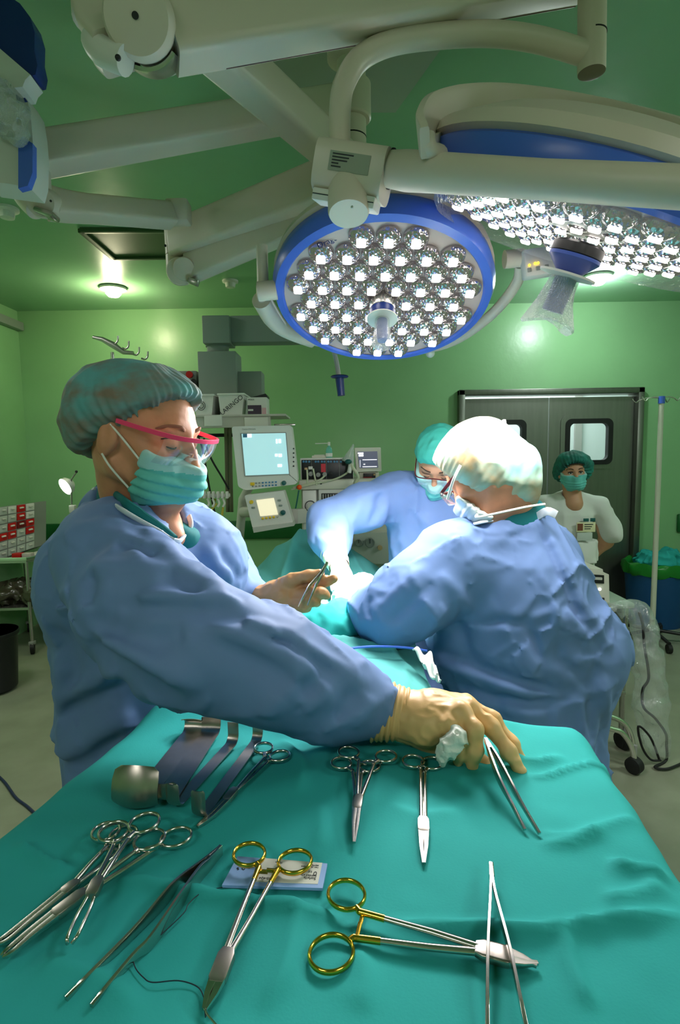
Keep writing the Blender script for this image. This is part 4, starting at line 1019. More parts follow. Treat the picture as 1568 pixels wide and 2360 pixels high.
# ------------------------------------------------------------------ patient, drapes, anaesthesia equipment, carts
def pquad(px, Y, th=0.0, dY=None):
    return [P(x, y, (Y[i] if isinstance(Y, (list, tuple)) else Y)) for i, (x, y) in enumerate(px)]
def pslab(mb, px, Y, th, mi=0):
    """plate whose front outline is seen at px, standing at depth Y and th thick"""
    q = pquad(px, Y); n = (q[1]-q[0]).cross(q[2]-q[0]).normalized()
    if n.y < 0: n = -n
    mb.prism(q, n*th, mi); return mb
def prect(mb, x0, y0, x1, y1, Y, th, bev=0.004, mi=0):
    a, b = P(x0, y0, Y), P(x1, y1, Y)
    mb.box(((a.x+b.x)/2, Y+th/2, (a.z+b.z)/2), (abs(b.x-a.x), th, abs(a.z-b.z)), bev, mi=mi); return mb
def rounded(px, r):
    """round the corners of a pixel polygon"""
    out = []; n = len(px)
    for i in range(n):
        p0, p, p1 = (Vector((*px[(i-1) % n], 0)), Vector((*px[i], 0)), Vector((*px[(i+1) % n], 0)))
        a = p+(p0-p).normalized()*r; b = p+(p1-p).normalized()*r
        for k in range(5): t = k/4; q = a*(1-t)**2+p*2*t*(1-t)+b*t*t; out.append((q.x, q.y))
    return out
mat('screen_blue', (150, 196, 200), 0.3, emit=0.75, ecol=(168, 214, 216), col2=(120, 170, 186), tscale=3)
mat('screen_dark', (60, 70, 84), 0.3, emit=0.25, ecol=(110, 116, 150))
mat('screen_warm', (236, 226, 190), 0.3, emit=0.7, ecol=(240, 230, 196))
mat('screen_white', (250, 250, 255), 0.3, emit=1.2)
mat('knob_green', (24, 92, 88), 0.4); mat('yellow', (232, 196, 40), 0.5); mat('orange', (250, 92, 20), 0.5); mat('red', (196, 24, 22), 0.45)
mat('dark_red', (120, 14, 16), 0.5); mat('btn_blue', (70, 130, 170), 0.4); mat('tube_yellow', (190, 180, 60), 0.4); mat('tube_clear', (196, 200, 170), 0.3)
mat('skin', (222, 164, 130), 0.5, bump=0.25, bscale=160, bdist=0.0012, tint=0.05, tscale=14)

# --- patient drape on the operating table (mound, anaesthesia tent, edges hanging down)
gx = np.arange(-0.62, 0.74, 0.008); gy = np.arange(0.93, 2.75, 0.008); XX, YY = np.meshgrid(gx, gy, indexing='ij')
xl = np.interp(YY, [0.9, 1.3, 2.0, 2.7], [-0.10, -0.18, -0.32, -0.50]); xr = np.interp(YY, [0.9, 1.3, 2.0, 2.7], [0.18, 0.20, 0.19, 0.28])
top = np.interp(YY, [0.9, 1.05, 1.3, 1.5, 1.8, 2.1, 2.7], [1.085, 1.085, 1.06, 1.075, 1.07, 1.05, 1.0])
xc = (xl+xr)/2; hw_ = (xr-xl)/2; s_ = (XX-xc)/hw_
top = top-0.05*np.clip(np.abs(s_), 0, 1)**2.5
tent = P(712, 1219, 2.3)
ridge = 0.205*np.exp(-np.abs((YY-2.3)/0.17)**1.7)*np.clip(1-np.abs(XX-tent.x-0.01)/np.where(XX < tent.x, 0.33, 0.36), 0, 1)**0.85
Zd = top+ridge
for i, (a, b, A, w) in enumerate((((640, 1390), (780, 1340), 0.02, 0.03), ((690, 1225), (640, 1330), 0.03, 0.022), ((745, 1225), (738, 1330), 0.03, 0.02), ((800, 1245), (860, 1340), 0.02, 0.02), ((600, 1290), (650, 1330), -0.02, 0.02), ((775, 1240), (800, 1300), -0.02, 0.02))):
    pa, pb = P(*a, 2.28), P(*b, 2.05); d_, t_, _ = polydist(XX, YY, [(pa.x, pa.y), (pb.x, pb.y)]); Zd += A*np.exp(-(d_/w)**1.5)
for a, b, A, w in (((770, 1505), (830, 1492), 0.0, 0.01), ((935, 1500), (935, 1570), 0.006, 0.008), ((760, 1465), (905, 1478), 0.016, 0.012), ((905, 1478), (1000, 1530), 0.012, 0.012), ((800, 1600), (900, 1520), 0.004, 0.01)):
    pa, pb = PZ(*a, 1.08), PZ(*b, 1.08); d_, t_, _ = polydist(XX, YY, [(pa.x, pa.y), (pb.x, pb.y)]); Zd += A*np.exp(-(d_/w)**1.5)
Zd += 0.004*vnoise(XX, YY, 0.09, 11)+0.006*vnoise(XX, YY, 0.22, 12)+0.0012*vnoise(XX, YY, 0.03, 13)
out_ = np.maximum(np.maximum(xl-XX, XX-xr), YY-2.62); out_ = np.maximum(out_, 0)
Zd = Zd-np.minimum(0.7, 10*out_*(0.6+np.clip(out_*20, 0, 1)))
XX2 = XX+np.clip(out_, 0, 0.3)*(np.where(XX > 0, -1, 1))*0.6+0.012*np.sin(YY*34)*np.clip(out_*15, 0, 1)
ni, nj = XX.shape; V = np.stack([XX2, YY, Zd], -1).reshape(-1, 3); I, J = np.meshgrid(np.arange(ni-1), np.arange(nj-1), indexing='ij'); i0 = (I*nj+J).ravel()
pd = vmesh('patient_drape', (V, np.stack([i0, i0+1, i0+nj+1, i0+nj], 1)[:, ::-1]), MATS['teal_drape']); solidify(pd, 0.0015)
tag(pd, 'large teal drape over the patient rising to a tent before the anaesthesia machine', 'surgical drape')
t = thing('operating_table', (0.02, 1.9, 0), 'operating table with steel column hidden under the large teal patient drape', 'operating table')
MB().box((0.02, 1.80, 0.78), (0.36, 1.55, 0.07), 0.02).build('table_top', MATS['black_rubber'], t)
MB().box((0.02, 1.95, 0.42), (0.22, 0.3, 0.66), 0.02).build('column', MATS['steel'], t)
MB().box((0.02, 1.9, 0.06), (0.34, 1.1, 0.12), 0.03).build('base', MATS['steel'], t)
# rolled towel in front of the wound
g = Vol((-0.22, 1.2, 0.98), (0.12, 1.72, 1.22), 0.006)
a, b = P(668, 1432, 1.40), P(800, 1432, 1.44)
g.cone(a-Vector((0, 0, 0.02)), b-Vector((0, 0, 0.015)), 0.045, 0.04, 0.02); g.cone(P(720, 1418, 1.45), P(800, 1412, 1.52), 0.04, 0.035, 0.03); g.ell(P(655, 1436, 1.42), (0.03, 0.05, 0.03), k=0.03)
g.band().noise(0.012, 0.05, 5, True).noise(0.006, 0.02, 6).unband()
o = vmesh('rolled_towel', g.mesh(2), MATS['teal']); tag(o, 'bright teal rolled towel lying on the drape under the held forceps', 'surgical towel')
g = Vol((-0.06, 1.42, 1.0), (0.2, 1.9, 1.25), 0.006)
g.ell(P(815, 1352, 1.66), (0.06, 0.07, 0.03), k=0.02).ell(P(790, 1375, 1.60), (0.03, 0.05, 0.025), k=0.02).ell(P(840, 1345, 1.70), (0.04, 0.05, 0.03), k=0.02).ell(P(815, 1395, 1.56), (0.045, 0.05, 0.025), k=0.02)
g.band().noise(0.010, 0.035, 8, True).unband()
o = vmesh('surgical_gauze', g.mesh(2), MATS['gauze']); tag(o, 'crumpled white gauze glaring under the lamp at the operating field', 'gauze')
wq = [P(950, 1496, 1.245), P(994, 1502, 1.235), P(1014, 1568, 1.15), P(1004, 1562, 1.155)]; v = []; f = []; n_ = 12
for i in range(n_+1):
    for j in range(n_+1):
        u, w_ = i/n_, j/n_; p = (wq[0]*(1-u)+wq[1]*u)*(1-w_)+(wq[3]*(1-u)+wq[2]*u)*w_
        v.append(p+Vector((0, 0, 0.012*math.sin(u*7+w_*5)*math.sin(math.pi*u)+0.006*math.sin(w_*13))))
for i in range(n_):
    for j in range(n_): k = i*(n_+1)+j; f.append([k, k+n_+1, k+n_+2, k+1])
o = MB().raw(v, f).build('white_towel', MATS['white_cloth'], sharp=None); solidify(o, 0.004); tag(o, 'small white towel corner tucked between the patient drape and right surgeon', 'towel')
t = MB().sweep(spline([P(768, 1510, 1.24)+Vector((0, 0, .0)), P(800, 1496, 1.27), P(860, 1490, 1.285), P(930, 1492, 1.285), P(985, 1500, 1.27)], 8), 0.0028, seg=8).build('diathermy_cable', MATS['lamp_blue'])
tag(t, 'thin dark blue cable lying across the patient drape', 'cable')

# --- gas supply pendant
t = pend_ = thing('supply_pendant', P(500, 960, 3.4), 'grey ceiling supply pendant column hanging above the white storage bins', 'ceiling pendant')
prect(MB(), 465, 727, 530, 790, 3.4, 0.18).build('arm_head', MATS['grey_panel'], t)
hb_ = P(530, 728, 3.45), P(860, 728, 3.45)
MB().box(((hb_[0].x+hb_[1].x)/2, 3.5, P(600, 758, 3.45).z), (hb_[1].x-hb_[0].x, 0.12, size(60, hb_[0])), 0.006).build('arm', MATS['grey_panel'], t)
MB().sweep([(hb_[1].x, 3.5, P(600, 758, 3.45).z), (hb_[1].x, 3.5, CH)], 0.07, seg=20).build('ceiling_tube', MATS['grey_panel'], t)
q = P(502, 788, 3.5); MB().lathe([(size(28, q), 0), (size(28, q), -0.03), (size(25, q), -0.034), (size(25, q), -0.06), (size(29, q), -0.064), (size(29, q), -0.09)], q, (0, 0, 1), 32).build('swivel', MATS['grey_panel'], t)
prect(MB(), 455, 810, 548, 968, 3.4, 0.2).build('column', MATS['grey_panel'], t)
prect(MB(), 547, 856, 605, 940, 3.46, 0.14).build('side_panel', MATS['grey_panel'], t)
prect(MB(), 404, 855, 456, 940, 3.44, 0.14).build('side_panel', MATS['mid_grey'], t)
for y in (864, 882): MB().lathe([(0.02, 0), (0.02, -0.02), (0.0001, -0.022)], P(438 if y == 864 else 448, y, 3.43), (0, 1, 0), 16).build('gas_socket', MATS['red'] if y == 864 else MATS['black_plastic'], t)
sh = MB(); prect(sh, 430, 960, 624, 984, 3.18, 0.03); a = P(430, 962, 3.2); b = P(690, 980, 3.2)
sh.box(((a.x+P(660, 962, 3.2).x)/2, 3.32, a.z+0.004), (P(660, 962, 3.2).x-a.x, 0.3, 0.012), 0.003)
sh.build('shelf', MATS['grey_plastic'], t)
prect(MB(), 470, 958, 512, 982, 3.165, 0.014).build('shelf_label', MATS['white_plastic'], t)
prect(MB(), 563, 962, 618, 984, 3.165, 0.014).build('shelf_label', MATS['white_plastic'], t)
MB().box((P(655, 978, 3.2).x, 3.25, P(655, 978, 3.2).z), (0.12, 0.02, 0.012), 0.002).build('side_rail', MATS['steel'], t)
for x in (521, 530): MB().sweep([P(x, 984, 3.3), P(x+4, 1180, 3.3)], 0.011, seg=12).build('rail_pole', mat('pole_olive', (110, 108, 84), 0.5) if x == 521 else MATS['pole_olive'], t)
prect(MB(), 440, 1000, 560, 1006, 3.3, 0.02).build('cross_rail', MATS['dark_gap'], t)
def bin_(x0, x1, y0, y1, lab):
    t = thing('storage_bin', P((x0+x1)/2, y1, 3.24), lab, 'storage bin', 'white bins on the pendant shelf')
    a, b, c, d = P(x0, y0, 3.2), P(x1, y0, 3.2), P(x1-4, y1, 3.2), P(x0+6, y1, 3.2)
    MB().prism([a, b, c, d], (0, 0.2, 0)).build('tub', MATS['white_plastic'], t)
    MB().box(((a.x+b.x)/2, 3.3, a.z), (b.x-a.x+0.012, 0.215, 0.012), 0.004).build('rim', MATS['white_plastic'], t); return t
t = bin_(446, 492, 911, 959, 'white storage bin with a scribbled round mark beside the nurse cap')
q = P(464, 935, 3.197); m = MB()
for r_ in (0.022, 0.013): m.sweep([q+Vector((r_*math.cos(a*0.39), -0.001, r_*1.15*math.sin(a*0.39))) for a in range(16)], 0.0016, seg=6, closed=True)
m.build('marker_scribble', MATS['ink'], t)
t = bin_(503, 562, 909, 959, 'white storage bin marked LARINGO in marker on the pendant shelf')
text('lettering', 'LARINGO', 0.036, P(534, 934, 3.194), (0.8, 0, 0.62), (-0.6, 0, 0.8), MATS['ink'], t)
t = thing('glove_box', P(594, 962, 3.24), 'white and purple carton with open lid at right end of the pendant shelf', 'box')
prect(MB(), 570, 916, 616, 962, 3.2, 0.12, 0.002).build('carton', MATS['white_plastic'], t)
prect(MB(), 571, 934, 603, 960, 3.198, 0.002, 0).build('printed_panel', mat('plum', (72, 56, 74), 0.6), t)
prect(MB(), 604, 940, 614, 960, 3.198, 0.002, 0).build('printed_panel', mat('pink', (214, 170, 176), 0.6), t)
prect(MB(), 572, 943, 584, 947, 3.196, 0.002, 0).build('printed_panel', MATS['white_plastic'], t)
text('lettering', 'MOLN', 0.012, P(579, 921, 3.198), X0, (0, 0, 1), MATS['ink'], t)
pslab(MB(), [(578, 916), (612, 907), (616, 912), (616, 916)], 3.22, 0.1).build('lid', MATS['black_plastic'], t)

# --- big patient monitor and ventilator display on arms
t = thing('patient_monitor', P(610, 1128, 2.95), 'large white patient monitor with bright pale blue screen', 'monitor')
pslab(MB(), rounded([(534, 983), (672, 980), (687, 1104), (684, 1116), (566, 1130), (549, 1122)], 7), 2.9, 0.09).build('housing', MATS['white_plastic'], t)
pslab(MB(), rounded([(554, 998), (660, 996), (668, 1094), (564, 1099)], 2), 2.896, 0.004).build('screen_bezel', MATS['mid_grey'], t)
pslab(MB(), [(557, 1000), (658, 998), (666, 1092), (566, 1096)], 2.893, 0.004).build('screen', MATS['screen_blue'], t)
for x0, y0, x1, y1, mm in ((560, 1000, 570, 1008, 'btn_blue'), (570, 1000, 580, 1008, 'screen_white'), (636, 1012, 640, 1022, 'screen_white'), (642, 1012, 648, 1021, 'screen_white'), (634, 1046, 640, 1052, 'screen_white'), (642, 1046, 650, 1053, 'screen_white'), (640, 1070, 650, 1076, 'screen_white')):
    prect(MB(), x0, y0, x1, y1, 2.890, 0.002, 0).build('screen_figure', MATS[mm], t)
for row, y in enumerate((1114, 1121)):
    for k in range(8):
        x = 583+k*7.6; prect(MB(), x-2.2, y-k*0.45-1.8, x+2.2, y-k*0.45+1.8, 2.894, 0.006, 0.002).build('key', MATS['btn_blue'] if 3 <= k else MATS['mid_grey'], t)
prect(MB(), 577, 1112, 587, 1119, 2.893, 0.006, 0.002).build('key', MATS['yellow'], t)
MB().lathe([(0.012, 0), (0.0115, -0.016), (0.0001, -0.018)], P(655, 1113, 2.896), (0, 1, 0), 20).build('dial', MATS['knob_green'], t)
for k in range(5): MB().ball(P(677, 1034+k*10, 2.896), 0.004).build('side_button', MATS['ink'], t)
text('lettering', 'Datex-Ohmeda', 0.011, P(574, 989, 2.897), X0, (0, 0, 1), MATS['mid_grey'], t)
MB().box(P(608, 1060, 3.03), (0.12, 0.1, 0.12), 0.02).build('mount', MATS['grey_plastic'], t)
MB().sweep([P(608, 1060, 3.07), P(560, 1150, 3.16), P(548, 1290, 3.16), P(548, 1430, 3.2)], 0.025, seg=14).build('support_pole', MATS['grey_plastic'], t)
t = thing('ventilator_display', P(620, 1225, 2.9), 'white ventilator control unit with small warm lit screen under the large monitor', 'monitor')
pslab(MB(), rounded([(564, 1142), (654, 1131), (676, 1204), (582, 1216)], 3), 2.85, 0.10).build('housing', MATS['white_plastic'], t)
pslab(MB(), [(582, 1216), (676, 1204), (678, 1212), (585, 1228)], 2.835, 0.1).build('lower_lip', MATS['grey_plastic'], t)
pslab(MB(), [(591, 1153), (631, 1148), (641, 1186), (600, 1190)], 2.846, 0.004).build('screen', MATS['screen_warm'], t)
MB().lathe([(0.013, 0), (0.012, -0.016), (0.0001, -0.018)], P(653, 1181, 2.846), (0, 1, 0), 20).build('dial', MATS['knob_green'], t)
MB().lathe([(0.010, 0), (0.010, -0.004), (0.0001, -0.005)], P(580, 1157, 2.848), (0, 1, 0), 16).build('key', MATS['yellow'], t)
for x, y in ((584, 1170), (644, 1153), (647, 1165)): MB().box(P(x, y, 2.846), (0.018, 0.006, 0.01), 0.003).build('key', MATS['grey_panel'], t)
for k in range(5): MB().ball(P(606+k*8.4, 1195-k*1.1, 2.848), 0.0065).build('key', MATS['yellow'] if k < 4 else MATS['grey_plastic'], t)
MB().sweep([P(676, 1190, 2.95), P(700, 1188, 3.05)], 0.03, 0.04, seg=10, square=True).build('arm', MATS['grey_plastic'], t)
MB().sweep([P(616, 1180, 2.97), P(560, 1180, 3.14)], 0.03, seg=10).build('bracket', MATS['grey_plastic'], t)
# rack of tube connectors with yellow tubing
t = thing('tube_rack', P(490, 1150, 3.0), 'white rack of tube connectors with yellow coiled tubing left of the ventilator', 'tube rack')
MB().box((P(491, 1142, 3.02).x, 3.02, P(491, 1142, 3.02).z), (size(78, P(491, 1142, 3.02)), 0.04, 0.02), 0.004).build('rail', MATS['white_plastic'], t)
for k in range(7): prect(MB(), 456+k*10.6, 1133, 462+k*10.6, 1149, 2.985, 0.03, 0.002).build('clip', MATS['white_plastic'], t)
for k in range(4): MB().sweep(spline([P(478+k*12, 1150, 3.0), P(482+k*12, 1160, 2.99), P(478+k*12, 1168, 2.99)], 4), 0.006, seg=8).build('connector', MATS['white_plastic'], t)
m = MB(); m.sweep(spline([P(470, 1128, 3.05), P(445, 1132, 3.0), P(432, 1155, 2.98), P(445, 1180, 2.98), P(470, 1182, 3.0), P(490, 1170, 3.02), P(496, 1150, 3.04)], 6), 0.006, seg=8)
m.sweep(spline([P(500, 1160, 3.0), P(470, 1192, 2.98), P(440, 1196, 2.98), P(430, 1170, 2.98)], 6), 0.006, seg=8); m.sweep(spline([P(515, 1165, 3.0), P(512, 1200, 2.98), P(520, 1240, 2.96), P(530, 1280, 2.96)], 6), 0.006, seg=8)
m.build('tubing', MATS['tube_yellow'], t)
for i, (pts) in enumerate(([(455, 1000), (468, 1040), (484, 1130), (500, 1200), (520, 1260)], [(470, 1010), (486, 1055), (512, 1100), (528, 1128)], [(432, 1090), (440, 1140), (455, 1220), (462, 1300)])):
    MB().sweep(spline([P(x, y, 3.24) for x, y in pts], 6), 0.0055, seg=8).build('cable', MATS['black_rubber'], pend_)

# --- anaesthesia machine with things on top
t = thing('anaesthesia_machine', (P(780, 1200, 3.1).x, 3.3, 0), 'beige anaesthesia machine with gauge and bellows window behind the draped patient', 'anaesthesia machine')
Ya = 3.05
prect(MB(), 688, 1106, 905, 1126, Ya-0.04, 0.5, 0.01).build('work_top', MATS['cream_paint'], t)
zb = 0.12; a = P(694, 1126, Ya); b = P(905, 1126, Ya)
MB().box(((a.x+b.x)/2, Ya+0.22, (a.z+zb)/2), (b.x-a.x, 0.42, a.z-zb), 0.01).build('body', MATS['cream_paint'], t)
prect(MB(), 697, 1130, 731, 1238, Ya-0.02, 0.02, 0.004).build('gauge_panel', MATS['white_plastic'], t)
prect(MB(), 734, 1128, 806, 1240, Ya-0.025, 0.025, 0.005).build('bellows_panel', MATS['white_plastic'], t)
prect(MB(), 741, 1137, 798, 1188, Ya-0.03, 0.006, 0.002).build('bellows_window', MATS['black_plastic'], t)
for k in range(9):
    x = 744+k*6; prect(MB(), x, 1139, x+2.6, 1186, Ya-0.034, 0.004, 0.001).build('bellows_rib', MATS['mid_grey'] if k % 2 else MATS['white_plastic'], t)
q = P(716, 1166, Ya-0.02); m = MB(); m.lathe([(0.03, 0), (0.03, -0.008), (0.026, -0.009), (0.026, -0.003)], q, (0, 1, 0), 32, cap=False); m.build('gauge_ring', MATS['black_plastic'], t)
MB().lathe([(0.02, 0), (0.02, -0.006), (0.017, -0.007), (0.008, -0.007), (0.0001, -0.007)], q, (0, 1, 0), 28).build('gauge_face', MATS['grey_plastic'], t)
prect(MB(), 786, 1228, 905, 1300, Ya-0.05, 0.1, 0.006).build('dial_panel', MATS['grey_plastic'], t)
for x, r_ in ((805, 0.024), (827, 0.02), (853, 0.027)):
    q = P(x, 1250, Ya-0.055); MB().lathe([(r_, 0), (r_, -0.014), (r_*0.85, -0.016), (r_*0.85, -0.012), (0.0001, -0.012)], q, (0, 1, 0), 28).build('dial', MATS['mid_grey'], t)
    MB().box(q+Vector((0, -0.015, r_*0.3)), (0.003, 0.003, r_*0.9)).build('dial_needle', MATS['ink'], t)
MB().lathe([(0.014, 0), (0.013, -0.012), (0.0001, -0.013)], P(876, 1262, Ya-0.055), (0, 1, 0), 16).build('switch', mat('tan', (206, 172, 128), 0.5), t)
m = MB()
for k in range(3): m.box(P(720+k*10, 1115, Ya-0.042), (0.010, 0.002, 0.006))
m.build('printed_mark', MATS['ink'], t)
for sx in (-0.2, 0.2):
    for sy in (0.06, 0.38): MB().lathe([(0.05, -0.015), (0.05, 0.015)], ((a.x+b.x)/2+sx, Ya+sy, 0.05), (1, 0, 0), 18).build('caster', MATS['black_rubber'], t)
MB().box(((a.x+b.x)/2, Ya+0.22, 0.1), (b.x-a.x, 0.44, 0.05), 0.01).build('base', MATS['mid_grey'], t)
t = thing('module_rack', P(752, 1106, 3.1), 'black module rack with blue buttons and red display on the anaesthesia machine', 'medical device')
prect(MB(), 692, 1056, 816, 1106, 3.06, 0.3, 0.004).build('housing', MATS['white_plastic'], t)
prect(MB(), 695, 1060, 814, 1104, 3.054, 0.008, 0.002).build('front_panel', MATS['black_plastic'], t)
for x in (700, 706, 713, 728, 734, 742, 748, 757, 763, 771, 777, 786): MB().lathe([(0.006, 0), (0.006, -0.004), (0.0001, -0.005)], P(x, 1064, 3.053), (0, 1, 0), 12).build('button', MATS['btn_blue'], t)
for x in (718.5, 752.5, 782.5): prect(MB(), x-0.7, 1060, x+0.7, 1104, 3.051, 0.004, 0).build('module_gap', MATS['mid_grey'], t)
prect(MB(), 740, 1069, 751, 1088, 3.051, 0.003, 0).build('red_display', mat('display_red', (150, 24, 34), 0.4, emit=0.3), t)
prect(MB(), 711, 1075, 721, 1082, 3.04, 0.02, 0.002).build('plug', MATS['white_plastic'], t)
prect(MB(), 702, 1078, 709, 1083, 3.04, 0.02, 0.002).build('plug', MATS['tan'], t)
for x, y in ((717, 1092), (734, 1094), (749, 1093), (763, 1092)): MB().lathe([(0.012, 0), (0.012, -0.03), (0.0001, -0.032)], P(x, y, 3.053), (0, 1, 0), 14).build('socket', MATS['mid_grey'] if x != 763 else MATS['black_rubber'], t)
for pts in ([(708, 1082), (709, 1100), (709, 1116)], [(722, 1080), (726, 1100), (730, 1118)], [(749, 1096), (735, 1107), (700, 1118), (676, 1124)], [(808, 1075), (800, 1090), (770, 1105), (720, 1116), (672, 1128)]):
    MB().sweep(spline([P(x, y, 3.0) for x, y in pts], 6), 0.005, seg=8).build('lead', MATS['tube_clear'], t)
t = thing('flat_tray', P(742, 1055, 3.15), 'flat pale tray lying on the black module rack', 'tray')
prect(MB(), 719, 1050, 760, 1056, 3.1, 0.16, 0.004).build('body', MATS['cream_paint'], t); prect(MB(), 724, 1048, 755, 1050, 3.12, 0.12, 0.002).build('lid', MATS['white_plastic'], t)
t = thing('spray_bottle', P(758, 1054, 3.08), 'small teal spray bottle with long nozzle standing on the module rack', 'bottle')
q = P(759, 1055, 3.09)
MB().lathe([(0.016, 0), (0.018, 0.004), (0.018, 0.04), (0.013, 0.055), (0.006, 0.062), (0.006, 0.07)], q, (0, 0, 1), 20).build('body', mat('bottle_teal', (110, 196, 176), 0.2, alpha=0.85), t)
MB().lathe([(0.0185, 0.006), (0.0187, 0.007), (0.0187, 0.024), (0.0185, 0.025)], q, (0, 0, 1), 20).build('bottle_label', MATS['white_plastic'], t)
MB().lathe([(0.007, 0.066), (0.007, 0.085), (0.0001, 0.086)], q, (0, 0, 1), 14).build('pump', MATS['white_plastic'], t); MB().sweep([q+Vector((0, 0, 0.078)), q+Vector((-0.075, 0, 0.078))], 0.0025, seg=8).build('nozzle', MATS['white_plastic'], t)
t = thing('small_monitor', P(848, 1104, 3.12), 'small beige monitor with grey waveform screen on the right of the machine top', 'monitor')
pslab(MB(), rounded([(818, 1032), (878, 1031), (880, 1086), (822, 1088)], 2), 3.1, 0.12).build('housing', MATS['cream_paint'], t)
pslab(MB(), [(824, 1041), (870, 1040), (872, 1078), (829, 1079)], 3.096, 0.004).build('screen', MATS['screen_dark'], t)
for r_ in ((825, 1043, 838, 1046), (827, 1047, 838, 1052), (830, 1060, 831, 1077), (836, 1059, 869, 1060), (836, 1075, 869, 1076), (838, 1069, 842, 1071)): prect(MB(), *r_, 3.093, 0.002, 0).build('screen_figure', MATS['screen_white'], t)
prect(MB(), 828, 1088, 874, 1104, 3.12, 0.1, 0.004).build('stand', MATS['cream_paint'], t)
prect(MB(), 838, 1091, 866, 1102, 3.105, 0.012, 0.002).build('socket_panel', MATS['black_plastic'], t); MB().ball(P(863, 1094, 3.1), 0.006).build('power_light', MATS['tan'], t)
prect(MB(), 838, 1099, 858, 1102, 3.1, 0.006, 0).build('socket_stripe', MATS['dark_red'], t)
# breathing circuit: clear cone and tube
t = thing('breathing_circuit', P(808, 1090, 3.0), 'clear breathing mask and corrugated tubing hanging in front of the small monitor', 'breathing circuit')
MB().lathe([(0.004, 0), (0.012, -0.03), (0.03, -0.085), (0.032, -0.1)], P(815, 1024, 3.0), (0.35, 0, 1), 18, cap=False).build('mask_cone', MATS['film_milky'], t)
MB().sweep(spline([P(806, 1060, 3.0), P(812, 1076, 2.98), P(826, 1098, 2.98), P(820, 1112, 2.98), P(812, 1140, 2.98)], 6), 0.009, seg=10).build('tube', MATS['tube_clear'], t)
MB().sweep(spline([P(800, 1058, 3.0), P(808, 1068, 2.99), P(805, 1090, 2.98)], 6), 0.012, seg=10).build('elbow', MATS['white_plastic'], t)
MB().ball(P(803, 1064, 2.98), (0.02, 0.02, 0.014)).build('valve', MATS['knob_green'], t)
t = MB().ball(P(690, 1123, 2.98), 0.014).build('orange_ball', MATS['orange']); tag(t, 'small bright orange ball clip on the tubing beside the large monitor', 'clip')
o = MB().sweep(spline([P(689, 1130, 2.98), P(684, 1160, 2.98), P(676, 1200, 3.0)], 5), 0.004, seg=8).build('green_tube', MATS['knob_green']); tag(o, 'thin green tube hanging below the orange ball clip', 'tube')

# --- IV stand behind the nurse's head
t = thing('drip_stand', (P(259, 900, 3.7).x, 3.7, 0), 'drip stand with steel hook bar rising behind the nurse cap', 'drip stand')
MB().sweep([P(259, 812, 3.7), (P(259, 812, 3.7).x, 3.7, 0.1)], 0.011, seg=14).build('pole', MATS['steel'], t)
MB().sweep([P(214, 777, 3.7), P(236, 782, 3.7), P(262, 796, 3.7), P(285, 812, 3.7), P(308, 814, 3.7)], [0.010, 0.016, 0.022, 0.015, 0.012], 0.008, seg=10, side=(0, 0, 1)).build('hook_bar', MATS['steel'], t)
for x, y in ((269, 788), (294, 800), (318, 814), (338, 824)):
    MB().sweep(spline([P(x-12, y+2, 3.7), P(x-4, y+4, 3.7), P(x+2, y-2, 3.7), P(x+3, y-14, 3.7)], 5), 0.006, seg=10).build('hook', MATS['steel'], t)
for k in range(5):
    a = R(72*k+10); c = P(259, 812, 3.7); MB().sweep([(c.x, 3.7, 0.12), (c.x+0.26*math.cos(a), 3.7+0.26*math.sin(a), 0.075)], 0.012, seg=10).build('foot', MATS['steel'], t)
    MB().lathe([(0.035, -0.012), (0.035, 0.012)], (c.x+0.26*math.cos(a), 3.7+0.26*math.sin(a), 0.036), (math.sin(a), -math.cos(a), 0), 14).build('caster', MATS['black_rubber'], t)

# --- left: trolley with drawer organiser, lamp, bags
lg = PZ(74, 1508, 0.0); Yt = lg.y
zt_ = P(62, 1290, Yt).z
t = thing('steel_trolley', (lg.x-0.3, Yt+0.3, 0), 'steel trolley with lower shelf standing by the left wall', 'trolley')
x1 = lg.x+0.02; ztop = zt_
fx = P(60, 1290, Yt).x
tp = [P(-60, 1310, Yt-0.05), P(58, 1290, Yt), P(150, 1258, Yt+0.62), P(-60, 1258, Yt+0.62)]
tp = [Vector((p.x, p.y, ztop)) for p in (Vector((LX+0.05, Yt-0.02, 0)), Vector((fx, Yt, 0)), Vector((fx+0.25, Yt+0.6, 0)), Vector((LX+0.05, Yt+0.6, 0)))]
MB().prism([p-Vector((0, 0, 0.025)) for p in tp], (0, 0, 0.025)).build('table_top', MATS['steel'], t)
MB().sweep([tp[0]+Vector((0, 0, .006)), tp[1]+Vector((0, 0, .006)), tp[2]+Vector((0, 0, .006))], 0.008, 0.014, seg=8, square=True).build('rim', MATS['chrome'], t)
for p in (tp[1], tp[2], tp[3], tp[0]):
    q = p+(Vector((sum(a.x for a in tp)/4, sum(a.y for a in tp)/4, 0))-Vector((p.x, p.y, 0)))*0.04
    MB().sweep([(q.x, q.y, 0.1), (q.x, q.y, ztop-0.02)], 0.014, seg=12).build('leg', MATS['steel'], t)
    MB().lathe([(0.045, -0.014), (0.045, 0.014)], (q.x, q.y, 0.047), (1, 0.4, 0), 18).build('caster', MATS['black_rubber'], t)
    MB().box((q.x, q.y, 0.09), (0.04, 0.05, 0.03), 0.006).build('caster_fork', MATS['mid_grey'], t)
zs_ = 0.36
MB().prism([Vector((p.x, p.y, zs_)) for p in tp], (0, 0, 0.02)).build('lower_shelf', MATS['steel'], t)
t = thing('drawer_organiser', P(40, 1285, Yt+0.3), 'wall of small red and grey plastic drawers standing on the steel trolley', 'drawer organiser')
oa = lambda u, v: P(-24+u*102, 0, Yt+0.1+0.3*u)  # left edge nearer than right
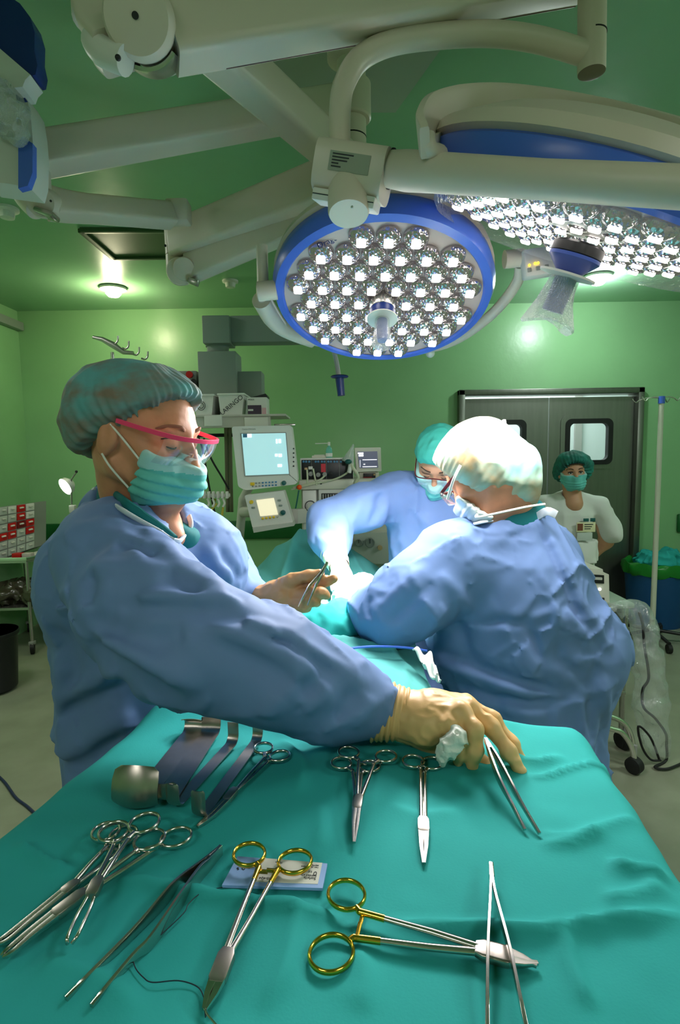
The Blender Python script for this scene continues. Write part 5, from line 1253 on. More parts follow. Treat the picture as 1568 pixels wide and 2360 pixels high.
def org(u, v):
    y = Yt+0.02+0.34*u; top_ = 1172-14*u; bot_ = 1298-36*u; return P(-26+104*u, top_+(bot_-top_)*v, y)
MB().prism([org(0, 0), org(1, 0), org(1, 1), org(0, 1)], (0.02, 0.16, 0)).build('cabinet', MATS['mid_grey'], t)
mat('drawer_clear', (190, 196, 186), 0.25); 
cols = ['GGWRW', 'GGGRW', 'GGRDR', 'GRRGR', 'GGGGG', 'GGGGG']
cm = {'G': 'drawer_clear', 'W': 'white_plastic', 'R': 'red', 'D': 'dark_red'}
for r_ in range(6):
    for c in range(5):
        u0, u1 = c/5+0.012, (c+1)/5-0.012; v0, v1 = r_/6+0.012, (r_+1)/6-0.014
        q = [org(u0, v0), org(u1, v0), org(u1, v1), org(u0, v1)]; nn = (q[1]-q[0]).cross(q[3]-q[0]).normalized()
        if nn.y > 0: nn = -nn
        d = MB().prism([p+nn*0.001 for p in q], nn*0.012).build('drawer', MATS[cm[cols[r_][c]]], t)
        ctr = (q[0]+q[1]+q[2]+q[3])/4+nn*0.018; ex = (q[1]-q[0])*0.22
        MB().sweep([ctr-ex+Vector((0, 0, 0.006)), ctr+ex+Vector((0, 0, 0.006))], 0.012, 0.007, seg=8).build('pull', MATS['white_plastic'] if cols[r_][c] in 'RD' else MATS['grey_plastic'], d)
for (u, lab) in ((0.42, 'red cardboard pack at the foot of the drawer organiser on the trolley'), (0.72, 'pale printed pack with red stripe on the trolley edge')):
    q = P(36 if u < 0.5 else 58, 1292 if u < 0.5 else 1276, Yt+0.06)
    o = MB().box((q.x, Yt+0.1, ztop+0.02), (0.07, 0.06, 0.036), 0.003).build('small_pack', MATS['red'] if u < 0.5 else mat('pack_pale', (200, 190, 180), 0.5)); tag(o, lab, 'pack')
q = P(105, 1264, Yt+0.4); o = MB().box((fx+0.05, Yt+0.33, ztop+0.006), (0.3, 0.34, 0.01), 0.002).build('paper_stack', MATS['white_plastic']); tag(o, 'white papers lying on the steel trolley beside the drawers', 'paper')
g = Vol((LX+0.05, Yt-0.1, zs_), (fx+0.05, Yt+0.5, zs_+0.34), 0.012)
for i in range(7): g.ell((LX+0.15+0.09*i, Yt+0.12+0.07*(i % 3), zs_+0.11), (0.12, 0.13, 0.09+0.02*(i % 2)), k=0.03)
g.band().noise(0.03, 0.06, 21, True).unband(); o = vmesh('plastic_bags', g.mesh(1), mat('bag_dark', (70, 66, 50), 0.2, 0, bump=0.6, bscale=20, bdist=0.01, coat=0.6))
o.name = 'plastic_bag'; tag(o, 'crumpled dark plastic bag of supplies on the trolley lower shelf', 'bag')
t = thing('waste_bin', (P(-22, 1500, 3.45).x, 3.45, 0), 'black waste bin standing on the floor at far left edge', 'bin')
q = PZ(-16, 1590, 0.0); zt2 = P(-16, 1455, q.y).z
MB().lathe([(0.13, 0), (0.15, 0.02), (0.17, zt2-0.02), (0.175, zt2), (0.15, zt2)], (q.x, q.y, 0), (0, 0, 1), 28).build('body', MATS['black_plastic'], t)
MB().lathe([(0.178, zt2-0.03), (0.182, zt2-0.02), (0.178, zt2)], (q.x, q.y, 0), (0, 0, 1), 28).build('rim', MATS['black_plastic'], t)
t.location = (q.x, q.y, 0)
for ch in t.children: ch.location = Vector((P(-22, 1500, 3.45).x, 3.45, 0))-Vector((q.x, q.y, 0))
# examination lamp
el = P(150, 1122, 4.0)
t = thing('examination_lamp', (P(166, 1180, 4.0).x, 4.0, 0), 'small glaring examination lamp on a thin stem behind the nurse shoulder', 'lamp')
MB().sweep([P(165, 1180, 4.0), P(164, 1105, 4.0), P(176, 1088, 4.0)], 0.007, seg=10).build('stem', MATS['steel'], t)
MB().sweep([P(165, 1180, 4.0), (P(165, 1180, 4.0).x, 4.0, 0.05)], 0.013, seg=12).build('pole', MATS['steel'], t)
MB().lathe([(0.18, 0), (0.18, 0.02), (0.03, 0.05)], (P(165, 1180, 4.0).x, 4.0, 0.0), (0, 0, 1), 24).build('base', MATS['steel'], t)
MB().ball(P(176, 1087, 4.0), 0.010).build('knob', MATS['black_plastic'], t); prect(MB(), 158, 1165, 172, 1182, 3.98, 0.04, 0.004).build('clamp', MATS['grey_plastic'], t)
mat('bulb_exam', (255, 255, 250), 0.4, emit=26.0)
hd = Vector((-0.5, -0.75, -0.42)).normalized()
MB().lathe([(0.062, 0.0), (0.058, -0.03), (0.03, -0.06), (0.0001, -0.065)], el, hd, 28, cap=False).build('lamp_shade', MATS['white_paint'], t)
MB().lathe([(0.058, 0.0), (0.04, 0.008), (0.0001, 0.012)], el, hd, 28).build('lens', MATS['bulb_exam'], t)
spot('exam_light', el+hd*0.03, (LX, 3.2, 1.05), 22, 120, 0.6, (0.95, 1, 0.97), 0.05)

# --- right: drip stand, bin, cart with bagged cables, stool legs
bp = PZ(1503, 1478, 0.0)
t = thing('drip_stand', (bp.x, bp.y, 0), 'tall white drip stand with hooks beside the blue bin at right', 'drip stand')
tpz = P(1519, 918, bp.y)
MB().sweep([(bp.x, bp.y, 0.12), (bp.x, bp.y, tpz.z-0.02)], [0.021, 0.019], seg=16).build('pole', MATS['cream_paint'], t)
MB().sweep([(bp.x, bp.y, tpz.z-0.04), (bp.x, bp.y, tpz.z+0.015)], 0.024, seg=16).build('joint', MATS['lamp_blue'], t)
for sx in (-1, 1):
    for sy in (0, 1):
        e = Vector((bp.x, bp.y, tpz.z)); MB().sweep(spline([e, e+Vector((sx*0.05, sy*0.06, 0.012)), e+Vector((sx*0.1, sy*0.12, 0.0)), e+Vector((sx*0.125, sy*0.14, -0.018)), e+Vector((sx*0.15, sy*0.15, 0.012))], 5), 0.005, seg=8).build('hook', MATS['steel'], t)
MB().lathe([(0.03, 0.08), (0.045, 0.1), (0.03, 0.14)], (bp.x, bp.y, 0), seg=20).build('hub', MATS['mid_grey'], t)
for k in range(5):
    a = R(72*k-95); e = Vector((bp.x+0.28*math.cos(a), bp.y+0.28*math.sin(a), 0.075)); MB().sweep([(bp.x, bp.y, 0.1), e], 0.014, seg=10).build('foot', MATS['black_plastic'], t)
    MB().lathe([(0.035, -0.014), (0.035, 0.014)], (e.x, e.y, 0.036), (math.sin(a), -math.cos(a), 0), 14).build('caster', MATS['black_rubber'], t)
bb = PZ(1515, 1428, 0.0); by_ = 4.92; rb = size(68, P(1510, 1350, by_))
bx_ = P(1512, 1350, by_).x; bz = P(1510, 1294, by_).z
t = thing('laundry_bin', (bx_, by_, 0), 'blue round bin lined with green bag full of teal cloths', 'bin')
MB().lathe([(rb*0.82, 0), (rb*0.84, 0.02), (rb*0.98, bz-0.05), (rb*0.96, bz-0.05)], (bx_, by_, 0), seg=36).build('body', mat('bin_blue', (22, 76, 130), 0.45), t)
bgm = MB(); sg = 48; v = []; f = []
for i, (r_, z_) in enumerate(((0.97, -0.10), (1.03, -0.085), (1.06, -0.03), (1.03, 0.005), (0.95, 0.0), (0.85, -0.05))):
    for k in range(sg): a = 2*math.pi*k/sg; w_ = 1+0.03*math.sin(9*a+i)+0.02*math.sin(17*a); v.append((bx_+rb*r_*w_*math.cos(a), by_+rb*r_*w_*math.sin(a), bz+z_+0.012*math.sin(7*a+i*2)))
for i in range(5):
    for k in range(sg): f.append([i*sg+k, i*sg+(k+1) % sg, (i+1)*sg+(k+1) % sg, (i+1)*sg+k])
bgm.raw(v, f).build('bag_liner', mat('bag_green', (30, 130, 44), 0.3), t)
g = Vol((bx_-rb, by_-rb, bz-0.12), (bx_+rb, by_+rb, bz+0.16), 0.012)
for i in range(9): a = i*2.4; g.ell((bx_+rb*0.5*math.cos(a)*(i/9+0.2), by_+rb*0.5*math.sin(a), bz+0.0), (0.1, 0.1, 0.06+0.03*(i % 3)), k=0.02)
g.band().noise(0.03, 0.06, 31, True).unband(); o = vmesh('discarded_cloth', g.mesh(1), MATS['teal']); tag(o, 'crumpled teal cloths heaped in the green lined bin', 'cloth')
# cart with white machine
Yc = 2.75
t = thing('equipment_cart', (P(1420, 1390, Yc).x, Yc+0.25, 0), 'low steel equipment cart behind the right surgeon with rounded top edge', 'cart')
a, b = P(1330, 1392, Yc), P(1466, 1392, Yc); zc_ = a.z
MB().box(((a.x+b.x)/2, Yc+0.25, zc_-0.015), (b.x-a.x, 0.5, 0.03), 0.012).build('top', mat('cart_green', (150, 166, 150), 0.3), t)
for sx in (a.x+0.03, b.x-0.03):
    for sy in (0.04, 0.46): MB().sweep([(sx, Yc+sy, 0.08), (sx, Yc+sy, zc_-0.03)], 0.014, seg=12).build('leg', MATS['steel'], t); MB().lathe([(0.04, -0.014), (0.04, 0.014)], (sx, Yc+sy, 0.042), (1, 0.2, 0), 16).build('caster', MATS['black_rubber'], t)
MB().box(((a.x+b.x)/2, Yc+0.25, 0.3), (b.x-a.x-0.04, 0.46, 0.02), 0.006).build('shelf', MATS['steel'], t)
t = thing('electrosurgical_unit', P(1385, 1408, Yc+0.05), 'cream electrosurgical unit on the cart showing a dark display beside the right surgeon', 'medical device')
pslab(MB(), [(1352, 1310), (1390, 1312), (1391, 1320), (1404, 1324), (1406, 1412), (1352, 1412)], Yc+0.02, 0.3).build('housing', MATS['cream_paint'], t)
pslab(MB(), [(1366, 1324), (1393, 1326), (1393, 1345), (1366, 1344)], Yc+0.015, 0.006).build('display', MATS['black_plastic'], t)
pslab(MB(), rounded([(1369, 1330), (1389, 1331), (1389, 1337), (1369, 1336)], 2), Yc+0.012, 0.004).build('display_bar', MATS['grey_plastic'], t)
MB().ball(P(1383, 1358, Yc+0.016), 0.008).build('indicator', MATS['screen_white'], t); prect(MB(), 1389, 1378, 1394, 1400, Yc+0.012, 0.01, 0.003).build('socket', MATS['black_plastic'], t)
# clear plastic bag draped over the cart corner, cable inside
g = Vol(P(1390, 1800, 2.62)-Vector((0.05, 0.2, 0.05)), P(1560, 1370, 2.62)+Vector((0.2, 0.25, 0.1)), 0.012)
g.chain([(P(1415, 1402, 2.72), 0.035), (P(1470, 1408, 2.72), 0.05), (P(1488, 1440, 2.68), 0.05), (P(1494, 1520, 2.66), 0.07), (P(1500, 1620, 2.66), 0.075), (P(1510, 1700, 2.66), 0.06), (P(1530, 1752, 2.66), 0.035)], 0.04)
g.band(0.04).noise(0.016, 0.05, 41, True).noise(0.01, 0.12, 42, True).unband()
o = vmesh('clear_bag', g.mesh(1), MATS['film']); tag(o, 'clear plastic bag hanging from the cart corner around a dark cable', 'plastic bag')
pts = [P(1482, 1440, 2.66), P(1486, 1490, 2.64), P(1496, 1560, 2.64), P(1482, 1590, 2.64), P(1484, 1630, 2.64), P(1510, 1655, 2.64), P(1535, 1690, 2.62), P(1537, 1716, 2.62)]
fl = [PZ(x, y, 0.012) for x, y in ((1536, 1752), (1510, 1768), (1540, 1772), (1580, 1756))]
m = MB().sweep(spline([P(1474, 1412, 2.7)]+pts+fl, 6), 0.0065, seg=8); m.sweep(spline([P(1520, 1750, 2.62), P(1500, 1700, 2.62), P(1472, 1674, 2.62), P(1480, 1720, 2.62), P(1500, 1750, 2.62), P(1524, 1752, 2.62)], 6), 0.0055, seg=8)
o = m.build('foot_switch_cable', MATS['black_rubber']); tag(o, 'dark cable looping down from the cart to the floor at right edge', 'cable')
# stool: bent chrome legs with casters
cs = PZ(1462, 1782, 0.0); Ys = cs.y
t = thing('wheeled_stool', (P(1390, 1760, Ys+0.1).x, Ys+0.1, 0), 'chrome legged wheeled stool mostly hidden behind the right surgeon gown', 'stool')
for k, (pts) in enumerate(([(1385, 1650), (1410, 1652), (1440, 1668), (1456, 1700), (1460, 1745)], [(1385, 1674), (1412, 1680), (1436, 1690), (1458, 1725), (1464, 1764)])):
    MB().sweep(spline([P(x, y, Ys+0.06*(1-k)) for x, y in pts], 6), 0.013, seg=14).build('leg', MATS['chrome'], t)
for x, y, d_ in ((1462, 1752, 0.0), (1468, 1718, 0.22)):
    q = P(x, y, Ys+d_*0.5) if d_ else cs; q = Vector((q.x, Ys+d_, 0.04)); MB().lathe([(0.02, -0.026), (0.038, -0.02), (0.04, 0.0), (0.038, 0.02), (0.02, 0.026)], q, (0.8, 0.5, 0), 20).build('caster', MATS['black_rubber'], t)
    MB().sweep([q+Vector((0, 0, 0.03)), q+Vector((0, 0, 0.1))], 0.01, seg=10).build('caster_stem', MATS['mid_grey'], t)
sc_ = P(1340, 1640, Ys+0.15); MB().lathe([(0.16, 0.50), (0.17, 0.52), (0.17, 0.56), (0.15, 0.575), (0.0001, 0.58)], (sc_.x, sc_.y, 0), seg=32).build('seat', MATS['black_rubber'], t)
MB().sweep([(sc_.x, sc_.y, 0.2), (sc_.x, sc_.y, 0.5)], 0.025, seg=14).build('column', MATS['chrome'], t)
o = MB().sweep(spline([PZ(-20, 1775, 0.006), PZ(10, 1802, 0.006), PZ(36, 1838, 0.006), PZ(62, 1858, 0.006), PZ(90, 1884, 0.006), PZ(140, 1930, 0.006)], 6), 0.006, seg=8).build('floor_cable', mat('cable_blue', (24, 34, 74), 0.5)); tag(o, 'thin dark blue cable lying on the floor at lower left', 'cable')
# ------------------------------------------------------------------ people
mat('skin_warm', (214, 146, 112), 0.5, bump=0.3, bscale=120, bdist=0.0014, tint=0.08, tscale=26)
mat('skin_shade', (206, 152, 120), 0.5, bump=0.2, bscale=150, bdist=0.001, tint=0.05, tscale=18)
mat('glove_latex', (226, 182, 122), 0.45, bump=0.2, bscale=90, bdist=0.0012, tint=0.05, tscale=22)
mat('glove_latex_shaded', (204, 150, 100), 0.48, bump=0.2, bscale=90, bdist=0.0012, tint=0.06, tscale=22)  # same latex, colour darkened for the nurse's far hand in shade
mat('glove_latex_lit', (240, 226, 208), 0.5, bump=0.15, bscale=90, bdist=0.0012)  # same latex, colour whitened for the surgeons' hands glaring under the lamp
mat('cap_teal', (104, 170, 176), 0.75, col2=(134, 118, 104), tscale=16, bump=0.3, bscale=60, bdist=0.002, stretch=(1, 1, 1.6))
mat('cap_pale', (150, 214, 204), 0.7, col2=(196, 168, 126), tscale=11, bump=0.3, bscale=50, bdist=0.002)
mat('cap_bright', (62, 178, 164), 0.7, bump=0.25, bscale=60, bdist=0.002, tint=0.10, tscale=10)
mat('cap_dark', (30, 128, 116), 0.75, col2=(34, 92, 84), tscale=18, bump=0.3, bscale=60, bdist=0.002)
mat('mask_teal', (104, 196, 190), 0.75, bump=0.08, bscale=300, bdist=0.001)
mat('mask_band', (168, 216, 214), 0.75, bump=0.25, bscale=120, bdist=0.001, bkind='wave', stretch=(0.1, 0.1, 1))
mat('mask_white', (226, 236, 234), 0.75)
mat('loop_white', (236, 236, 228), 0.7)
mat('pink_frame', (255, 70, 120), 0.3)
mat('brow_fair', (150, 102, 80), 0.8); mat('brow', (70, 50, 38), 0.8); mat('eye_white', (226, 220, 212), 0.2); mat('iris', (46, 34, 26), 0.2); mat('lash', (40, 30, 28), 0.6); mat('hair_dark', (46, 34, 24), 0.6, bump=0.4, bscale=200, stretch=(1, 1, 0.1))
mat('red_frame', (90, 20, 28), 0.3)
clear('lens_clear', (230, 226, 240), 0.10, 0.05)
class Head:
    def __init__(s, c, fwd, up=(0, 0, 1), k=1.0): s.c = Vector(c); s.R = frame(fwd, up); s.k = k
    def __call__(s, x, y, z): return s.c+s.R @ (Vector((x, y, z))*s.k)
    def loc(s, P_): return (np.asarray(P_)-np.array(s.c)) @ np.array(s.R)/s.k
def face_prims(v, H, e=0.0, mask=False):
    k = H.k
    def E(c, r, kk=0.015, op='+'): v.ell(H(*c), tuple((q+e)*k for q in r), H.R, kk, op)
    def C(a, b, ra, rb, kk=0.015, op='+'): v.cone(H(*a), H(*b), (ra+e)*k, (rb+e)*k, kk, op)
    E((0, -0.012, 0.026), (0.075, 0.098, 0.087), 0.0)
    C((0, 0.028, -0.02), (0, 0.046, -0.075), 0.058, 0.036, 0.03)
    for s in (-1, 1):
        C((s*0.052, -0.004, -0.052), (s*0.012, 0.066, -0.098), 0.018, 0.016, 0.03)
        E((s*0.044, 0.055, -0.024), (0.024, 0.024, 0.018), 0.02)
    C((-0.012, 0.074, -0.094), (0.012, 0.074, -0.094), 0.013, 0.013, 0.02)
    C((0, 0.084, 0.006), (0, 0.106, -0.034), 0.008, 0.012, 0.012)
    if mask: return
    for s in (-1, 1): E((s*0.012, 0.096, -0.040), (0.009, 0.011, 0.009), 0.008)
    E((0, 0.076, 0.020), (0.048, 0.012, 0.010), 0.014)
    for s in (-1, 1):
        E((s*0.032, 0.096, 0.0), (0.019, 0.016, 0.0115), 0.012, '-')
        E((s*0.031, 0.0715, -0.001), (0.0145, 0.0135, 0.0135), 0.004)
        v.ell(H(s*0.077, -0.008, -0.012), (0.009*k, 0.018*k, 0.031*k), H.R @ Matrix.Rotation(R(-14), 3, 'X'), 0.006)
        v.ell(H(s*0.089, -0.004, -0.008), (0.007*k, 0.009*k, 0.017*k), H.R, 0.004, '-')
    E((0, 0.088, -0.066), (0.022, 0.008, 0.010), 0.006)
    E((0, 0.097, -0.066), (0.02, 0.006, 0.0016), 0.003, '-')
def person_root(foot, label):
    return thing('person', foot, label, 'person')
def build_body(t, H, chest, torso, limbs, m, h=0.0028, extra=None, name='body'):
    """head+neck at fine resolution, the covered rest of the body at coarse resolution, one mesh"""
    lo = [min(H.c[i]-0.135, chest[0][i]-0.10) for i in range(3)]; hi = [max(H.c[i]+0.135, chest[0][i]+0.10) for i in range(3)]; lo[2] = min(lo[2], chest[0][2]-0.05)
    v = Vol(lo, hi, h); face_prims(v, H)
    v.cone(H(0, -0.030, -0.055), chest[0], 0.049*H.k, chest[1], 0.03)
    if extra: extra(v)
    fine = v.mesh(2)
    pts = [p for p, r in torso]+[p for l in limbs for p, r in l]
    lo = [min(p[i] for p in pts)-0.2 for i in range(3)]; hi = [max(p[i] for p in pts)+0.2 for i in range(3)]
    lo[2] = 0.0-0.02
    w = Vol(lo, hi, 0.011); w.chain(torso, 0.05)
    for l in limbs: w.chain(l, 0.04)
    w.cone(chest[0], torso[0][0], chest[1]*0.9, torso[0][1]*0.8, 0.03)
    return vmesh(name, merge(fine, w.mesh(2)), m, t)
def eyes(t, H, open_=True, bm_='brow'):
    for s in (-1, 1):
        if open_:
            MB().ball(H(s*0.031, 0.0735, -0.001), 0.0135*H.k, seg=20).build('eyeball', MATS['eye_white'], t, sharp=None)
            MB().ball(H(s*0.031, 0.0835, -0.0015), (0.0056*H.k,)*3, seg=16).build('iris', MATS['iris'], t, sharp=None)
            MB().sweep(spline([H(s*0.018, 0.0835, 0.002), H(s*0.026, 0.0885, 0.0065), H(s*0.036, 0.0865, 0.006), H(s*0.046, 0.078, 0.001)], 5), 0.0022, 0.0036, seg=8).build('eyelid', MATS['lash'], t)
        else:
            MB().sweep(spline([H(s*0.018, 0.0795, -0.006), H(s*0.026, 0.084, -0.0095), H(s*0.036, 0.083, -0.010), H(s*0.047, 0.072, -0.006)], 5), 0.0012, seg=8).build('eyelash', MATS['lash'], t)
            MB().sweep(spline([H(s*0.019, 0.0835, 0.006), H(s*0.028, 0.0862, 0.008), H(s*0.040, 0.082, 0.007), H(s*0.049, 0.071, 0.003)], 5), 0.0009, seg=6).build('eyelid_crease', MATS['lash'], t)
        b = MB().sweep(spline([H(s*0.014, 0.0895, 0.020), H(s*0.028, 0.0905, 0.026), H(s*0.044, 0.078, 0.025), H(s*0.054, 0.062, 0.018)], 5), [0.001]+[0.0028]*12+[0.002, 0.0014, 0.001], 0.0014, side=H.R.col[2], seg=8); b.build('eyebrow', MATS[bm_], t)
def make_cap(t, H, blobs, pp, pn, m, amp=0.003, h=0.003, nw=38, tail=None, wplane=None, seed=3, crum=0.0035):
    pts = [H(*c) for c, r in blobs]; rad = max(max(r) for c, r in blobs)+0.03
    lo = [min(p[i] for p in pts)-rad for i in range(3)]; hi = [max(p[i] for p in pts)+rad for i in range(3)]
    v = Vol(lo, hi, h)
    for c, r in blobs: v.ell(H(*c), r, H.R, 0.035)
    pn = Vector(pn).normalized(); wp, wn = (H(*pp), H.R @ pn) if wplane is None else wplane
    if wplane is not None: pn = (H.R.transposed() @ Vector(wn)).normalized(); pp = H.loc(wp)
    if tail: v.chain(tail, 0.04)
    v.half(wp, wn, 0.010).band(0.02)
    L = H.loc(v.bp); n = np.array(pn); s = -((L-np.array(pp)) @ n); u = np.cross(n, [1, 0, 0]); u /= np.linalg.norm(u); w = np.cross(n, u)
    ctr = L-np.array(blobs[0][0]); a = np.arctan2(ctr @ w, ctr @ u); g = np.exp(-np.maximum(s, 0)/0.035)
    ph = np.random.default_rng(seed).random(4)*6
    v.bd -= amp*(0.15+g)*(np.sin(nw*a+2*np.sin(3*a+ph[0]))+0.6*np.sin((nw*0.61)*a+ph[1]+s*20)) - 0.004*np.exp(-((s-0.004)/0.005)**2)
    v.noise(crum, 0.045, seed, True).noise(crum*0.6, 0.02, seed+1).unband()
    o = vmesh('surgical_cap', v.mesh(1), m, t); return v, o
def make_mask(t, H, h=0.0025, top=-0.014, bot=-0.124, back=0.000, m0='mask_teal', m1='mask_band', band_=-0.046, tiltb=0.35):
    v = Vol([H.c[i]-0.15 for i in range(3)], [H.c[i]+0.15 for i in range(3)], h)
    face_prims(v, H, 0.0065, True)
    v.chain([(H(0, 0.100, -0.030), 0.0165), (H(0, 0.098, -0.066), 0.022), (H(0, 0.078, -0.106), 0.022)], 0.03)
    for s in (-1, 1): v.chain([(H(s*0.030, 0.072, -0.036), 0.02), (H(s*0.034, 0.066, -0.07), 0.022), (H(s*0.028, 0.056, -0.104), 0.02)], 0.03)
    v.half(H(0, 0.09, top), H.R @ Vector((0, 0.30, 1)), 0.004).half(H(0, 0.06, bot), H.R @ Vector((0, 0.25, -1)), 0.008).half(H(0, back, -0.06), H.R @ Vector((0, -1, -tiltb)), 0.006)
    v.band(0.015); L = H.loc(v.bp); z = L[:, 2]+0.10*(L[:, 1]-0.06)
    for z0, A in ((-0.050, 0.0030), (-0.066, 0.0026), (-0.082, 0.0022)): v.bd -= A*np.clip((z-z0)/0.013, -1, 0)*(-1)*(z < z0)*(z > z0-0.013) - A*0.6*np.exp(-((z-z0)/0.003)**2)
    v.noise(0.0022, 0.035, 5, True).unband()
    vv, ff = v.mesh(1); zc = H.loc(vv[ff].mean(1))[:, 2]
    return v, vmesh('face_mask', (vv, ff), [MATS[m0], MATS[m1]], t, (zc > band_).astype(int))
def glove(t, name, chains, balls=(), m='glove_latex', h=0.0022, k=0.007, folds=(), rings=None):
    pts = [p for c in chains for p, r in c]+[b[0] for b in balls]; lo = [min(p[i] for p in pts)-0.06 for i in range(3)]; hi = [max(p[i] for p in pts)+0.06 for i in range(3)]
    v = Vol(lo, hi, h)
    for c in chains: v.chain(c, k)
    for b in balls: v.ell(b[0], b[1], b[2] if len(b) > 2 else None, 0.012)
    v.band(0.012)
    for pa, A, w in folds: v.fold(pa, A, w, True)
    v.noise(0.0012, 0.012, 14, True).unband()
    return v, vmesh(name, v.mesh(1), MATS[m], t)
def cuff_rings(a, b, ra, rb, n, t, m, name='glove_cuff'):
    """gathered cuff: a wrinkled open sleeve round the wrist"""
    a, b = Vector(a), Vector(b); prof = []; L = (b-a).length
    for i in range(n*4+1):
        u = i/(n*4); prof.append((ra+(rb-ra)*u+0.0016*math.sin(i*math.pi/2+0.4)+0.0008*math.sin(i*1.1), L*u))
    return MB().lathe(prof, a, b-a, 40, cap=False).build(name, MATS[m], t, sharp=None)
def tube_px(name, pts, r, m, t, n=6): return MB().sweep(spline(pts, n), r, seg=8).build(name, MATS[m], t)
def legs(x, y, dx, dy): return [[((x-dx, y-dy, 0.85), 0.062), ((x-dx, y-dy, 0.47), 0.048), ((x-dx, y-dy, 0.09), 0.036)], [((x+dx, y+dy, 0.85), 0.062), ((x+dx, y+dy, 0.47), 0.048), ((x+dx, y+dy, 0.09), 0.036)]]
def shoes(t, x, y, dx, dy, f, m):
    for s in (-1, 1):
        c = Vector((x+s*dx, y+s*dy, 0.0)); f = Vector(f).normalized(); v = Vol(c-Vector((0.22, 0.22, 0.02)), c+Vector((0.22, 0.22, 0.16)), 0.006)
        v.chain([(c-f*0.06+Vector((0, 0, 0.04)), 0.036), (c+f*0.05+Vector((0, 0, 0.036)), 0.036), (c+f*0.13+Vector((0, 0, 0.032)), 0.03)], 0.03); v.cone(c+Vector((0, 0, 0.05)), c+Vector((0, 0, 0.11)), 0.042, 0.04, 0.02)
        v.half(c+Vector((0, 0, 0.003)), (0, 0, -1)); vmesh('shoe', v.mesh(2), m, t)

# ================================================================= front nurse
hA = Head(P(330, 1000, 0.97), (0.915, -0.30, -0.20), (0.02, 0, 1), 1.0)
A = person_root((-0.42, 1.08, 0), 'nurse in blue gown, teal cap and pink framed glasses reaching over the instrument table')
nb_ = P(322, 1205, 1.04)
def exA(v):
    v.cone(P(330, 1130, 1.0), P(398, 1238, 0.965), 0.04, 0.022, 0.03); v.cone(P(300, 1130, 1.0), P(350, 1230, 1.0), 0.04, 0.05, 0.03)
    v.band(0.01)
    for a in ([(262, 1078), (300, 1140), (345, 1196)], [(276, 1076), (318, 1142), (356, 1200)], [(290, 1085), (332, 1146), (362, 1195)]): v.foldpx(a, 0.003, 0.004, 0.6)
    for a in ([(269, 1078), (309, 1141), (350, 1198)], [(283, 1080), (325, 1144), (359, 1198)]): v.foldpx(a, -0.003, 0.004, 0.6)
    for a in ([(402, 988), (410, 1000)], [(412, 984), (418, 998)], [(420, 986), (424, 1000)]): v.foldpx(a, -0.0022, 0.003, 0.6, ends=False)
    for a in ([(360, 950), (400, 944), (436, 950)], [(350, 965), (395, 960), (436, 966)], [(380, 1040), (400, 1046), (425, 1044)]): v.foldpx(a, -0.0012, 0.003, 0.6)
    v.noise(0.0015, 0.02, 77).unband()
nshA, fshA = P(262, 1282, 0.90), P(430, 1228, 1.22)
elA, wrA = P(415, 1472, 0.765), P(872, 1634, 0.775)
elF, wrF = P(530, 1345, 1.25), P(602, 1382, 1.13)
build_body(A, hA, (nb_, 0.056), [(Vector((-0.40, 1.06, 1.32)), 0.10), (Vector((-0.40, 1.08, 1.05)), 0.10), (Vector((-0.41, 1.08, 0.85)), 0.10)],
           [[(nshA, 0.05), (elA, 0.04), (wrA, 0.026)], [(fshA, 0.045), (elF, 0.036), (wrF, 0.026)]]+legs(-0.42, 1.085, 0.01, 0.07), MATS['skin_warm'], 0.0026, exA)
eyes(A, hA, False, 'brow_fair')
shoes(A, -0.42, 1.085, 0.01, 0.07, (1, 0, 0), MATS['white_plastic'])
cv, _ = make_cap(A, hA, [((0, 0.0, 0.046), (0.090, 0.104, 0.074)), ((0, -0.062, 0.028), (0.086, 0.083, 0.080)), ((0, -0.078, -0.005), (0.070, 0.062, 0.062))], (0, 0.086, 0.072), (0, 0.60, -0.80), MATS['cap_teal'], 0.0016, 0.0026, 44)
mk, _ = make_mask(A, hA, 0.0023, top=-0.026, bot=-0.108, back=0.038, tiltb=-0.4)
tube_px('ear_loop', [hA(0.080, -0.002, 0.012), hA(0.078, 0.022, -0.006), hA(0.068, 0.050, -0.034)], 0.0017, 'loop_white', A)
tube_px('ear_loop', [hA(0.082, -0.010, -0.036), hA(0.078, 0.006, -0.055), hA(0.060, 0.030, -0.084)], 0.0017, 'loop_white', A)
# glasses: pink bar frame with a clear drop shield
gl = MB(); gp = [hA(0.084, 0.012, 0.020), hA(0.080, 0.05, 0.016), hA(0.070, 0.092, 0.012), hA(0.05, 0.114, 0.010), hA(0, 0.124, 0.009), hA(-0.05, 0.114, 0.010), hA(-0.070, 0.092, 0.012), hA(-0.080, 0.05, 0.016), hA(-0.084, 0.012, 0.020)]
g_ = thing('tmp', (0, 0, 0), None, None); bpy.data.objects.remove(g_)
fr_ = gl.sweep(spline(gp, 6), 0.0036, 0.0022, side=hA.R.col[2], seg=10, square=True).build('glasses', MATS['pink_frame'], A)
sg_ = spline(gp[2:7], 8); v = []; f = []
for i, p in enumerate(sg_):
    for k in range(5): q = k/4; v.append(p-hA.R.col[2]*(0.046*q)-hA.R.col[1]*(0.020*q*q))
for i in range(len(sg_)-1):
    for k in range(4): f.append([i*5+k, i*5+k+1, (i+1)*5+k+1, (i+1)*5+k])
MB().raw(v, f).build('clear_shield', MATS['lens_clear'], fr_)
